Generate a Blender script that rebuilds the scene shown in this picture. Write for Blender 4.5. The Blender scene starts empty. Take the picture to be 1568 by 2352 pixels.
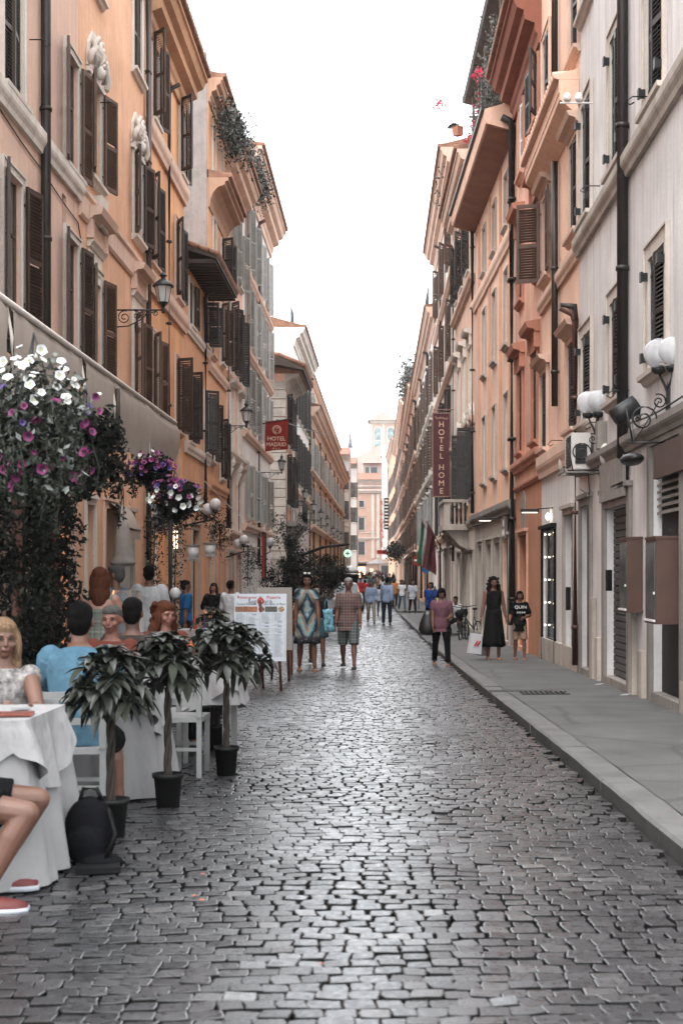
import bpy, math, random
import numpy as np
from mathutils import Vector, Matrix, Euler
R = math.radians
random.seed(7)
# ------------------------------------------------------------------ camera
CX, HY, F, EYE = 875.0, 1320.0, 3267.0, 1.5     # optical axis column, horizon row, focal length in photo pixels, eye height
scene = bpy.context.scene
cam_d = bpy.data.cameras.new("camera"); cam = bpy.data.objects.new("camera", cam_d)
scene.collection.objects.link(cam); scene.camera = cam
cam.location = (0, 0, EYE); cam.rotation_euler = (R(90), 0, 0)
cam_d.sensor_fit = 'VERTICAL'; cam_d.sensor_height = 36.0; cam_d.lens = 50.0
cam_d.shift_x = -(CX-784)/2352; cam_d.shift_y = (HY-1176)/2352
cam_d.clip_start = 0.1; cam_d.clip_end = 3000
cam_d.dof.use_dof = True; cam_d.dof.focus_distance = 22.0; cam_d.dof.aperture_fstop = 4.5
# ------------------------------------------------------------------ sky, sun, exposure
world = bpy.data.worlds.new("World"); scene.world = world; world.use_nodes = True
nt = world.node_tree; nt.nodes.clear()
wo = nt.nodes.new('ShaderNodeOutputWorld'); bg = nt.nodes.new('ShaderNodeBackground')
sky = nt.nodes.new('ShaderNodeTexSky'); sky.sky_type = 'NISHITA'; sky.sun_disc = False
SUN_EL, SUN_ROT = 62, 200
sky.sun_elevation = R(SUN_EL); sky.sun_rotation = R(SUN_ROT); sky.air_density = 1.0; sky.dust_density = 3.0
hs = nt.nodes.new('ShaderNodeHueSaturation'); hs.inputs['Saturation'].default_value = 0.10
mixw = nt.nodes.new('ShaderNodeMix'); mixw.data_type = 'RGBA'; mixw.inputs[0].default_value = 0.6
mixw.inputs[7].default_value = (8.2, 8.6, 9.0, 1)      # even overcast cloud layer
nt.links.new(sky.outputs[0], hs.inputs['Color']); nt.links.new(hs.outputs[0], mixw.inputs[6])
nt.links.new(mixw.outputs[2], bg.inputs[0]); nt.links.new(bg.outputs[0], wo.inputs[0]); bg.inputs[1].default_value = 0.15
sd = bpy.data.lights.new("sun", 'SUN'); sun = bpy.data.objects.new("sun", sd); scene.collection.objects.link(sun)
sd.energy = 0.5; sd.angle = R(25); sd.color = (1.0, 0.97, 0.94)
az = R(SUN_ROT)
sv = Vector((math.sin(az)*math.cos(R(SUN_EL)), math.cos(az)*math.cos(R(SUN_EL)), math.sin(R(SUN_EL))))
sun.rotation_euler = sv.to_track_quat('Z', 'Y').to_euler(); sun.location = (0, -5, 40)
scene.view_settings.view_transform = 'Standard'; scene.view_settings.look = 'None'
scene.view_settings.exposure = 1.95; scene.view_settings.gamma = 1.0
scene.render.resolution_x = 682; scene.render.resolution_y = 1024
scene.cycles.max_bounces = 6; scene.cycles.diffuse_bounces = 3; scene.cycles.glossy_bounces = 3
scene.cycles.transmission_bounces = 4; scene.cycles.transparent_max_bounces = 6
COL = scene.collection
# ------------------------------------------------------------------ terrain
_GD = [(-40,1.50),(0,1.50),(7,1.5),(11,1.53),(16,1.60),(21,1.68),(26,1.74),(33,1.84),(52,1.92),(80,1.90),(120,1.70),(180,1.30),(250,.85),(320,.6),(2500,.6)]
def gz(d):
    for (a, p), (b, q) in zip(_GD, _GD[1:]):
        if d <= b:
            t = max(0, (d-a)/(b-a)); return EYE-(p+(q-p)*t)
    return EYE-_GD[-1][1]
def SC(d): return F/d
def WX(vx, d): return (vx-CX)*d/F
def WZ(vy, d): return EYE+(HY-vy)*d/F
def PT(vx, vy, d): return Vector((WX(vx, d), d, WZ(vy, d)))
# ------------------------------------------------------------------ materials
MATS = {}
def _new(name):
    m = bpy.data.materials.new(name); m.use_nodes = True
    return m, m.node_tree, m.node_tree.nodes['Principled BSDF']
def ramp(nt, fac, stops):
    r = nt.nodes.new('ShaderNodeValToRGB'); cr = r.color_ramp
    while len(cr.elements) > len(stops): cr.elements.remove(cr.elements[-1])
    while len(cr.elements) < len(stops): cr.elements.new(0.5)
    for e, (p, c) in zip(cr.elements, stops): e.position = p; e.color = (*c, 1)
    nt.links.new(fac, r.inputs[0]); return r.outputs[0]
def coords(nt, scale=(1, 1, 1), kind='Object', rot=(0,0,0)):
    tc = nt.nodes.new('ShaderNodeTexCoord'); mp = nt.nodes.new('ShaderNodeMapping')
    mp.inputs['Scale'].default_value = scale; mp.inputs['Rotation'].default_value = rot
    nt.links.new(tc.outputs[kind], mp.inputs[0]); return mp.outputs[0]
def noise(nt, vec, scale, detail=5, rough=.55):
    n = nt.nodes.new('ShaderNodeTexNoise'); n.inputs['Scale'].default_value = scale
    n.inputs['Detail'].default_value = detail; n.inputs['Roughness'].default_value = rough
    nt.links.new(vec, n.inputs['Vector']); return n.outputs['Fac']
def bump(nt, b, h, strength, dist=.01):
    bp = nt.nodes.new('ShaderNodeBump'); bp.inputs['Strength'].default_value = strength
    bp.inputs['Distance'].default_value = dist; nt.links.new(h, bp.inputs['Height']); nt.links.new(bp.outputs[0], b.inputs['Normal'])
def mixc(nt, a, b, fac, mode='MIX'):
    m = nt.nodes.new('ShaderNodeMix'); m.data_type = 'RGBA'; m.blend_type = mode
    for s, v in ((6, a), (7, b)):
        if isinstance(v, tuple): m.inputs[s].default_value = (*v, 1)
        else: nt.links.new(v, m.inputs[s])
    if isinstance(fac, float): m.inputs[0].default_value = fac
    else: nt.links.new(fac, m.inputs[0])
    return m.outputs[2]
def tint(c, k): return tuple(min(1, x*k) for x in c)
def plain(name, c, rough=.6, metal=0, var=.18, nscale=6, bmp=.15, spec=.4, kind='Object'):
    if name in MATS: return MATS[name]
    m, nt, b = _new(name)
    v = coords(nt, kind=kind); n = noise(nt, v, nscale)
    nt.links.new(ramp(nt, n, [(.3, tint(c, 1-var)), (.7, tint(c, 1+var))]), b.inputs['Base Color'])
    b.inputs['Roughness'].default_value = rough; b.inputs['Metallic'].default_value = metal
    b.inputs['Specular IOR Level'].default_value = spec
    if bmp: bump(nt, b, noise(nt, v, nscale*9, 3), bmp, .004)
    MATS[name] = m; return m
def stucco(name, c, dirt=.25, streak=.3, patch=None):
    if name in MATS: return MATS[name]
    m, nt, b = _new(name)
    v = coords(nt); big = noise(nt, v, .7, 6, .6)
    vs = coords(nt, (3.2, 3.2, .22)); st = noise(nt, vs, 1.6, 6, .65)
    fine = noise(nt, v, 22, 4)
    base = ramp(nt, big, [(.32, tint(c, 1-dirt)), (.5, c), (.7, tint(patch or c, 1.14))])
    base = mixc(nt, base, tint(tuple(x*y for x, y in zip(c, (.93, .88, .85))), .62), ramp(nt, st, [(.50, (0,0,0)), (.72, (min(1, streak*1.5),)*3)]))
    base = mixc(nt, base, ramp(nt, fine, [(.3, (.86,)*3), (.7, (1.08,)*3)]), .5, 'MULTIPLY')
    st2 = noise(nt, coords(nt, (4.5, 4.5, .30)), 1.1, 8, .72)
    base = mixc(nt, base, ramp(nt, st2, [(.35, (.80, .79, .78)), (.62, (1.06,)*3)]), min(1, streak*1.1), 'MULTIPLY')
    ms = noise(nt, v, 2.3, 8, .7)
    base = mixc(nt, base, tint(c, .72), ramp(nt, ms, [(.54, (0,0,0)), (.66, (min(1, dirt*2.0),)*3)]))
    nt.links.new(base, b.inputs['Base Color']); b.inputs['Roughness'].default_value = .92; b.inputs['Specular IOR Level'].default_value = .2
    bump(nt, b, fine, .35, .012)
    MATS[name] = m; return m
def emis(name, c, s):
    if name in MATS: return MATS[name]
    m, nt, b = _new(name); b.inputs['Base Color'].default_value = (*c, 1)
    b.inputs['Emission Color'].default_value = (*c, 1); b.inputs['Emission Strength'].default_value = s
    MATS[name] = m; return m
def glass(name='window_glass', c=(.03, .035, .04), rough=.08):
    if name in MATS: return MATS[name]
    m, nt, b = _new(name); v = coords(nt); n = noise(nt, v, 1.2, 3)
    nt.links.new(ramp(nt, n, [(.35, tint(c, .5)), (.7, tint(c, 1.6))]), b.inputs['Base Color'])
    b.inputs['Roughness'].default_value = rough; bump(nt, b, noise(nt, v, 3, 2), .05, .02); MATS[name] = m; return m
# ------------------------------------------------------------------ mesh builder
class MB:
    def __init__(s): s.v = []; s.f = []; s.mi = []; s.sm = []
    def add(s, vs, fs, mi=0, smooth=False):
        o = len(s.v); s.v += [tuple(p) for p in vs]; s.f += [tuple(o+i for i in f) for f in fs]
        s.mi += [mi]*len(fs); s.sm += [smooth]*len(fs); return s
    def box(s, x0, x1, y0, y1, z0, z1, mi=0, M=None):
        if x0 > x1: x0, x1 = x1, x0
        if y0 > y1: y0, y1 = y1, y0
        vs = [Vector(p) for p in ((x0,y0,z0),(x1,y0,z0),(x1,y1,z0),(x0,y1,z0),(x0,y0,z1),(x1,y0,z1),(x1,y1,z1),(x0,y1,z1))]
        if M is not None: vs = [M @ p for p in vs]
        return s.add(vs, [(3,2,1,0),(4,5,6,7),(0,1,5,4),(1,2,6,5),(2,3,7,6),(3,0,4,7)], mi)
    def loft(s, rings, mi=0, smooth=True, cap=True, closed=True):
        n = len(rings[0]); vs = [p for r in rings for p in r]; fs = []
        for k in range(len(rings)-1):
            for i in range(n if closed else n-1):
                j = (i+1) % n; fs.append((k*n+i, k*n+j, (k+1)*n+j, (k+1)*n+i))
        s.add(vs, fs, mi, smooth)
        if cap and closed:
            o = len(s.v)-len(vs)
            s.f += [tuple(o+i for i in range(n))[::-1], tuple(o+(len(rings)-1)*n+i for i in range(n))]; s.mi += [mi]*2; s.sm += [False]*2
        return s
    def tube(s, pts, r, n=8, mi=0, smooth=True, cap=True):
        pts = [Vector(p) for p in pts]; rr = r if isinstance(r, (list, tuple)) else [r]*len(pts)
        rings = []; up = None
        for i, p in enumerate(pts):
            t = (pts[min(i+1, len(pts)-1)]-pts[max(i-1, 0)])
            if t.length < 1e-9: t = Vector((0, 0, 1))
            t.normalize()
            if up is None: up = Vector((0, 0, 1)) if abs(t.z) < .9 else Vector((1, 0, 0))
            a = t.cross(up)
            if a.length < 1e-4: a = t.cross(Vector((.3, 1, .2)))
            a.normalize(); b2 = t.cross(a).normalized(); up = b2*-1 if False else up
            rings.append([p+a*math.cos(q)*rr[i]+b2*math.sin(q)*rr[i] for q in (2*math.pi*k/n for k in range(n))])
        return s.loft(rings, mi, smooth, cap)
    def lathe(s, prof, c=(0, 0, 0), n=16, mi=0, smooth=True, M=None):
        rings = [[Vector((c[0]+r*math.cos(q), c[1]+r*math.sin(q), c[2]+z)) for q in (2*math.pi*k/n for k in range(n))] for r, z in prof]
        if M is not None: rings = [[M @ p for p in r] for r in rings]
        return s.loft(rings, mi, smooth, True)
    def ell(s, c, r, n=12, m=8, mi=0, M=None):
        rings = []
        for k in range(m+1):
            a = math.pi*(k/m)-math.pi/2; a = max(-1.5, min(1.5, a))
            ring = [Vector((r[0]*math.cos(a)*math.cos(q), r[1]*math.cos(a)*math.sin(q), r[2]*math.sin(a))) for q in (2*math.pi*j/n for j in range(n))]
            if M is not None: ring = [M @ p for p in ring]
            rings.append([p+Vector(c) for p in ring])
        return s.loft(rings, mi, True, True)
    def prism(s, poly, axis, a, b, mi=0):
        # poly: 2D points in the plane perpendicular to axis ('x': (y,z)), extruded a..b
        def P(p, t): return {'x': (t, p[0], p[1]), 'y': (p[0], t, p[1]), 'z': (p[0], p[1], t)}[axis]
        n = len(poly); vs = [P(p, a) for p in poly]+[P(p, b) for p in poly]
        fs = [tuple(range(n))[::-1], tuple(range(n, 2*n))]+[(i, (i+1) % n, (i+1) % n+n, i+n) for i in range(n)]
        return s.add(vs, fs, mi)
    def mesh(s, name, mats):
        me = bpy.data.meshes.new(name); me.from_pydata(s.v, [], s.f)
        for m in (mats if isinstance(mats, (list, tuple)) else [mats]): me.materials.append(m)
        me.polygons.foreach_set('material_index', s.mi); me.polygons.foreach_set('use_smooth', s.sm)
        me.update(); return me
    def build(s, name, mats, parent=None, loc=(0, 0, 0), rz=0, **kw):
        me = s.mesh(name, mats); return place(name, me, parent, loc, rz, **kw)
def fixn(o):
    import bmesh
    bm = bmesh.new(); bm.from_mesh(o.data); bmesh.ops.recalc_face_normals(bm, faces=bm.faces); bm.to_mesh(o.data); bm.free(); return o
def place(name, me, parent=None, loc=(0, 0, 0), rz=0, rot=None, **kw):
    o = bpy.data.objects.new(name, me); COL.objects.link(o); o.parent = parent
    o.location = loc; o.rotation_euler = rot if rot is not None else (0, 0, rz)
    if kw: tag(o, **kw)
    return o
def tag(o, label=None, cat=None, group=None, kind=None):
    if label: o['label'] = label
    if cat: o['category'] = cat
    if group: o['group'] = group
    if kind: o['kind'] = kind
    return o
def empty(name, loc=(0, 0, 0), rz=0, **kw): return place(name, None, None, loc, rz, **kw)
def copy_tree(o, parent=None):
    c = o.copy(); COL.objects.link(c); c.parent = parent
    for ch in list(o.children): copy_tree(ch, c)
    return c
def text(name, s, size, mat, parent, loc, rot, ext=.004, align='CENTER', sx=1):
    cu = bpy.data.curves.new(name, 'FONT'); cu.body = s; cu.size = size; cu.align_x = align; cu.align_y = 'CENTER'
    cu.extrude = ext; cu.materials.append(mat); cu.resolution_u = 3
    o = bpy.data.objects.new(name, cu); COL.objects.link(o); o.parent = parent; o.location = loc; o.rotation_euler = rot; o.scale = (sx, 1, 1)
    return o
# ------------------------------------------------------------------ ground
def lerp_tab(tab, d):
    if d <= tab[0][0]: return tab[0][1]
    for (a, p), (b, q) in zip(tab, tab[1:]):
        if d <= b: return p+(q-p)*(d-a)/(b-a)
    return tab[-1][1]
KERB = [(0, 1.66), (7.5, 1.575), (29, 1.36), (38.4, 1.29), (43.7, 1.22), (66, .90), (75, .8), (120, .6), (180, .7), (300, 1.0)]
def kx(d): return lerp_tab(KERB, d)
DS = [-30, -10, 0, 3, 5, 7, 9, 11, 13, 16, 18.5, 21, 23.5, 26, 29.5, 33, 37, 42, 47, 52, 60, 70, 80, 90, 100, 120, 140, 160, 180, 200, 225, 250, 285, 320, 600, 1500]
def sheet(name, xf0, xf1, dz, mat, ds=DS, nx=2, kind='structure'):
    b = MB(); vs = []
    for d in ds:
        x0, x1 = xf0(d), xf1(d)
        for i in range(nx): vs.append((x0+(x1-x0)*i/(nx-1), d, gz(d)+dz))
    fs = [(k*nx+i, k*nx+i+1, (k+1)*nx+i+1, (k+1)*nx+i) for k in range(len(ds)-1) for i in range(nx-1)]
    b.add(vs, fs, 0, False); return b.build(name, mat, kind=kind)
def cobble_mat(name, vor):
    m, nt, b = _new(name); v = coords(nt)
    if vor:
        at = None
        vo = nt.nodes.new('ShaderNodeTexVoronoi'); vo.inputs['Scale'].default_value = 8.5; vo.inputs['Randomness'].default_value = .55
        nt.links.new(v, vo.inputs['Vector']); sep = nt.nodes.new('ShaderNodeSeparateColor'); nt.links.new(vo.outputs['Color'], sep.inputs[0]); tone = sep.outputs[0]
    else:
        at = nt.nodes.new('ShaderNodeAttribute'); at.attribute_name = 'tone'; tone = at.outputs['Fac']
    base = ramp(nt, tone, [(0, (.010, .0105, .012)), (.55, (.022, .0225, .0245)), (1, (.055, .054, .055))])
    n = noise(nt, v, 26, 5, .65)
    base = mixc(nt, base, ramp(nt, n, [(.3, (.6,)*3), (.7, (1.35,)*3)]), .65, 'MULTIPLY')
    big = noise(nt, v, .8, 4)
    base = mixc(nt, base, ramp(nt, big, [(.35, (.6, .6, .62)), (.65, (1.5, 1.42, 1.35))]), .8, 'MULTIPLY')
    nt.links.new(base, b.inputs['Base Color'])
    rr = nt.nodes.new('ShaderNodeMapRange'); nt.links.new(n, rr.inputs[0]); rr.inputs[1].default_value = .3; rr.inputs[2].default_value = .7
    rr.inputs[3].default_value = .20 if not vor else .4; rr.inputs[4].default_value = .44 if not vor else .65; nt.links.new(rr.outputs[0], b.inputs['Roughness'])
    b.inputs['Specular IOR Level'].default_value = .64
    if vor:
        bump(nt, b, vo.outputs['Distance'], -.8, .03)
    else: bump(nt, b, noise(nt, v, 45, 3, .5), .16, .005)
    return m
M_COB = cobble_mat('basalt_cobble', False); M_COBF = cobble_mat('basalt_cobble_far', True)
M_COBS = plain('cobble_side', (.010, .0095, .009), .95, nscale=20, spec=.1)
M_GROUT = plain('sandy_grout', (.008, .007, .0065), .95, nscale=20)
M_EARTH = plain('city_ground', (.16, .15, .14), .95)
sheet('ground', lambda d: -120, lambda d: 120, -.35, M_EARTH, ds=[-30]+[q for q in DS if q > -30 and q < 400]+[420])
sheet('road_bed', lambda d: -7.5, lambda d: kx(d)+.05 if d < 60 else 3.0, -.03, M_GROUT, nx=3)
sheet('road', lambda d: -7.5, lambda d: 3.0, -.012, M_COBF, ds=[97.9, 100, 120, 140, 160, 180, 200, 225, 250, 285, 320], nx=2)
def cobbles():
    rng = np.random.default_rng(3); V = []; Fc = []; T = []; MI = []
    base = 0; y = 2.6
    ring = [(-1,-1),(0,-1.06),(1,-1),(1.06,0),(1,1),(0,1.06),(-1,1),(-1.06,0)]
    row = 0
    patch = lambda x, y: .5+.5*math.sin(x*1.7+y*.45+1.3)*math.sin(y*.9-x*.8)
    while y < 98:
        far = y > 24
        sy = .100 if not far else .125 if y < 45 else .17; sx = .112 if not far else .14 if y < 45 else .19
        off = rng.uniform(0, 1)*sx; x = -6.2-off
        while x < 1.9:
            w = sx*rng.uniform(.84, 1.16)
            cx = x+w/2; x += w
            jy = y+rng.normal(0, .006)
            # rows wander the way hand-laid setts do
            yy = jy + .20*math.sin(cx*.75+.10*y) + .03*math.sin(cx*2.1-y*.5) - .08*cx*math.sin(y*.13)
            xx = cx + .06*math.sin(yy*1.9+cx)
            if xx > kx(yy)-.07 or yy < 2.6 or yy > 98.2: continue
            hw = w/2-.0026-abs(rng.normal(0, .0014)); hh = sy/2-.0026-abs(rng.normal(0, .0018))
            ang = .20*.75*math.cos(cx*.75+.1*y)+.06*math.cos(cx*2.1-y*.5)-.08*math.sin(y*.13)+rng.normal(0, .05)
            ang = math.atan(ang); ca, sa = math.cos(ang*.9), math.sin(ang*.9)
            tx, ty = rng.normal(0, .026, 2); h = rng.normal(0, .0022)
            sk = rng.normal(0, .07, 2); zb = gz(yy)
            if not far:
                vs = []
                jit = rng.normal(0, .07, (8, 2))
                for (s, z) in ((1.0, -.03), (.998, -.005), (.968, -.0008), (.87, .0006)):
                    for k, (a, c) in enumerate(ring):
                        a2 = (a+jit[k,0]+sk[0]*c)*hw*s; c2 = (c+jit[k,1]+sk[1]*a)*hh*s
                        vs.append((xx+a2*ca-c2*sa, yy+a2*sa+c2*ca, zb+h+z+(tx*a2+ty*c2 if z > -.02 else 0)))
                V += vs
                for k in range(3):
                    for i in range(8):
                        j = (i+1) % 8; Fc.append((base+k*8+i, base+k*8+j, base+(k+1)*8+j, base+(k+1)*8+i))
                Fc.append(tuple(base+24+i for i in range(8))); nf = 25; base += 32; MI += [1]*16+[0]*9
            else:
                vs = []
                for (s, z) in ((1.0, -.03), (1.0, -.009), (.84, 0)):
                    for a, c in ((-1,-1),(1,-1),(1,1),(-1,1)):
                        a2 = (a+sk[0]*c)*hw*s; c2 = (c+sk[1]*a)*hh*s
                        vs.append((xx+a2*ca-c2*sa, yy+a2*sa+c2*ca, zb+h+z+(tx*a2+ty*c2 if z > -.02 else 0)))
                V += vs
                for k in range(2):
                    for i in range(4):
                        j = (i+1) % 4; Fc.append((base+k*4+i, base+k*4+j, base+(k+1)*4+j, base+(k+1)*4+i))
                Fc.append((base+8, base+9, base+10, base+11)); nf = 9; base += 12; MI += [1]*4+[0]*5
            t = min(1, max(0, rng.normal(.42, .2)+.25*(patch(xx, yy)-.5))); T += [t]*nf
        y += sy; row += 1
    me = bpy.data.meshes.new('cobbles'); me.from_pydata(V, [], Fc); me.materials.append(M_COB); me.materials.append(M_COBS); me.polygons.foreach_set('material_index', MI)
    at = me.attributes.new('tone', 'FLOAT', 'FACE'); at.data.foreach_set('value', T)
    me.update()
    place('cobbled_road', me, kind='structure')
cobbles()
# pavement and kerb on the right
def pave_mat():
    m, nt, b = _new('pavement_asphalt'); v = coords(nt)
    n = noise(nt, v, 1.1, 6, .6); f = noise(nt, v, 90, 3)
    base = ramp(nt, n, [(.3, (.045, .0435, .042)), (.7, (.088, .085, .082))])
    base = mixc(nt, base, ramp(nt, f, [(.35, (.65,)*3), (.65, (1.3,)*3)]), .7, 'MULTIPLY')
    vs = coords(nt, (.35, 1.2, 1)); st = noise(nt, vs, 2.2, 7, .7)
    base = mixc(nt, base, (.06, .057, .055), ramp(nt, st, [(.52, (0,0,0)), (.70, (.75,)*3)]))
    vo = nt.nodes.new('ShaderNodeTexVoronoi'); vo.feature = 'DISTANCE_TO_EDGE'; vo.inputs['Scale'].default_value = .55
    wv = mixc(nt, v, noise_col(nt, v, 2.0), .12); nt.links.new(wv, vo.inputs['Vector'])
    base = mixc(nt, base, (.035, .033, .03), ramp(nt, vo.outputs['Distance'], [(.0, (.9,)*3), (.018, (0, 0, 0))]))
    nt.links.new(base, b.inputs['Base Color']); b.inputs['Roughness'].default_value = .75; b.inputs['Specular IOR Level'].default_value = .35
    bump(nt, b, f, .4, .004); return m
def noise_col(nt, vec, scale):
    n = nt.nodes.new('ShaderNodeTexNoise'); n.inputs['Scale'].default_value = scale; nt.links.new(vec, n.inputs['Vector']); return n.outputs['Color']
M_PAVE = pave_mat()
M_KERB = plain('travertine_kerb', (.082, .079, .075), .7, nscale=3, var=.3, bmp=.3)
M_KSIDE = plain('kerb_side_dark', (.03, .028, .026), .85, nscale=5, var=.35)  # darker tone for the road-facing kerb sides and the pavement patch
def frange(a, b, n): return [a+(b-a)*i/n for i in range(n+1)]
def pavement(a, b, n):
    ds = frange(a, b, n)
    sheet('pavement', lambda d: kx(d)+.222, lambda d: 4.2, .087, M_PAVE, ds=ds, nx=3)
    m = MB(); rnd = random.Random(int(a)); d = a
    while d < b-.05:
        L = min(rnd.uniform(1.6, 3.4) if a < 60 else 6, b-d); e = d+L
        j = rnd.uniform(-.008, .008); hz = rnd.uniform(-.006, .006)
        d0, d1 = d+.006, e-.006; d = e
        pr = []
        for q in frange(d0, d1, 5 if a < 60 else 1):
            x = kx(q)+j+rnd.uniform(-.006, .006); z = gz(q)
            pr.append([(x+.004, q, z-.1), (x, q, z+.072), (x+.02, q, z+.088+hz), (x+.210-j, q, z+.090+hz), (x+.212-j, q, z-.1)])
        m.loft([[Vector(p) for p in r] for r in pr], 0, False)
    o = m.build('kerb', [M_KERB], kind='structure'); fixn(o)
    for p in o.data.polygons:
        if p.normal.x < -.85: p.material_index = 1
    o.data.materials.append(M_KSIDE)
pavement(-8, 38.2, 40); pavement(43.9, 66, 22); pavement(71, 285, 40)
sheet('driveway', lambda d: kx(d)+.0, lambda d: 4.2, .012, M_PAVE, ds=frange(38.2, 43.9, 4)); sheet('driveway', lambda d: kx(d), lambda d: 4.2, .012, M_PAVE, ds=frange(66, 71, 3))
for a, s in ((38.2, 1), (43.9, -1)):     # dropped kerb ends
    b = MB(); b.box(kx(a), 3.6, a-.0, a+.16*s, gz(a)-.05, gz(a)+.09); b.build('kerb', [M_KERB], kind='structure')
# iron drain grate and patch in the pavement
g = MB(); gx, gy = 2.15, 18.6
for i in range(9): g.box(gx-.3+i*.066, gx-.27+i*.066, gy-.18, gy+.18, 0, .012)
g.box(gx-.33, gx+.29, gy-.2, gy-.18, 0, .014); g.box(gx-.33, gx+.29, gy+.18, gy+.2, 0, .014); g.box(gx-.32, gx+.28, gy-.19, gy+.19, -.01, .002, 1)
M_IRON = plain('dark_iron', (.02, .02, .021), .45, .3, nscale=12)
M_BLACK = plain('matte_black', (.004, .004, .0045), .7, spec=.15)
g.build('drain_grate', [M_IRON, M_BLACK], loc=(0, 0, gz(gy)+.089), label='rectangular slotted iron grate set into the grey pavement', cat='grate')
p = MB(); p.box(-.45, .4, -.16, .16, 0, .004); p.build('pavement_patch', M_KSIDE, loc=(1.55+.35, 19.1, gz(19.1)+.088), kind='structure')
# leaf litter, butts and paper scraps
M_LEAF = plain('dry_leaf', (.25, .07, .03), .8); M_PAPER = plain('paper_scrap', (.26, .26, .25), .8)
rnd = random.Random(5)
b = MB()
for i in range(150):
    d = rnd.uniform(5, 32); x = rnd.choice([kx(d)-rnd.uniform(.0, .25), 3.27-abs(rnd.gauss(0, .22)), rnd.uniform(-1.5, 3)])
    z = gz(d)+(.095 if x > kx(d)+.02 else .012); s = rnd.uniform(.008, .022); a = rnd.uniform(0, 6)
    if x > kx(d)+.3: pass
    b.add([(x+s*math.cos(a+q)*(1 if k % 2 else .6), d+s*math.sin(a+q)*(1 if k % 2 else .6), z+rnd.uniform(0, .006)) for k, q in enumerate((0, 1.6, 3.1, 4.7))], [(0, 1, 2, 3)])
b.build('leaf_litter', M_LEAF, kind='stuff', label='scattered dry leaves and petals along the kerb and walls', cat='leaf litter')
for i, (vx, vy) in enumerate(((1408, 1552), (1475, 1580))):
    d = F*1.45/(vy-HY)*1.0; x = min(WX(vx, d), 3.1)
    m = MB(); m.add([(-.05, -.03, 0), (.05, -.02, .004), (.055, .03, .018), (-.03, .035, .006)], [(0, 1, 2, 3)]); m.add([(.05, -.02, .004), (.09, 0, .02), (.055, .03, .018)], [(0, 1, 2)])
    m.build('paper_scrap', M_PAPER, loc=(x, d, gz(d)+.092), label=['small crumpled white paper scrap by the grey roller door step', 'small white paper scrap below the nearer brown display case'][i], cat='litter', group='paper scraps by the wall')
# ------------------------------------------------------------------ facades
M_SH = plain('brown_shutter', (.033, .019, .014), .5, var=.25, nscale=5, spec=.4)
M_SHF = plain('faded_brown_shutter', (.05, .03, .022), .7, var=.45, nscale=3)
M_SHG2 = plain('weathered_grey_shutter', (.22, .22, .205), .7, var=.25, nscale=3)
M_SHB = plain('worn_brown_shutter', (.075, .042, .028), .6, var=.25, nscale=5)
M_SHK = plain('dark_shutter', (.020, .017, .016), .55, var=.2)
M_SHG = plain('grey_shutter', (.34, .345, .33), .6, var=.15)
M_SHGR = plain('green_shutter', (.03, .06, .05), .6, var=.15)
M_SHW = plain('white_shutter', (.62, .60, .56), .6, var=.1)
M_PIPE = plain('dark_pipe', (.022, .017, .015), .45, .2, nscale=3, var=.3)
M_PIPEB = plain('brown_pipe', (.075, .030, .020), .5, .1, nscale=3, var=.3)
M_TRIMW = stucco('pale_trim', (.62, .56, .50), .15, .35)
M_TRIMP = stucco('pink_trim', (.60, .42, .33), .15, .3)
M_TRAV = stucco('travertine', (.40, .355, .31), .3, .5)
M_STONE = stucco('grey_stone', (.24, .215, .195), .3, .45)
M_TILE = plain('roof_tile', (.20, .10, .065), .9, nscale=4, var=.4, bmp=.4)
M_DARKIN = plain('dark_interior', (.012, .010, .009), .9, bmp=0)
M_GLASS = glass()
M_WOODK = plain('dark_wood', (.03, .018, .012), .6, nscale=4, var=.4)
M_WHITE = plain('white_paint', (.66, .64, .62), .5, var=.06)
MESHC = {}
def leaf_mesh(w, h, s, mat, detail):
    k = ('leaf', round(w, 2), round(h, 2), s, mat.name, detail)
    if k in MESHC: return MESHC[k]
    b = MB(); st = .055 if detail < 2 else .07; t = .02
    def bx(x0, x1, z0, z1, y0=-t, y1=t): b.box(s*x0, s*x1, y0, y1, z0, z1)
    bx(0, st, 0, h); bx(w-st, w, 0, h); bx(st, w-st, 0, st*1.5, -t+.002, t-.002); bx(st, w-st, h-st*1.3, h, -t+.002, t-.002); bx(st, w-st, h*.45, h*.45+st*1.3, -t+.002, t-.002)
    pitch = (.052, .085, .15)[detail]; z = st*1.5+pitch*.5
    while z < h-st*1.4:
        if not (h*.45-pitch*.4 < z < h*.45+st*1.3+pitch*.2):
            q = pitch*.62; tt = pitch*.16
            a = [(-.016, z+q*.5), (-.016, z+q*.5+tt), (.016, z-q*.5+tt), (.016, z-q*.5)]
            x0, x1 = sorted((s*st, s*(w-st)))
            b.prism(a, 'x', x0, x1)
        z += pitch
    # hinge straps
    if detail == 0:
        for zz in (h*.12, h*.85): b.box(s*-.03, s*.10, t, t+.008, zz, zz+.035)
    me = b.mesh('shutter', mat); MESHC[k] = me; return me
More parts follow.
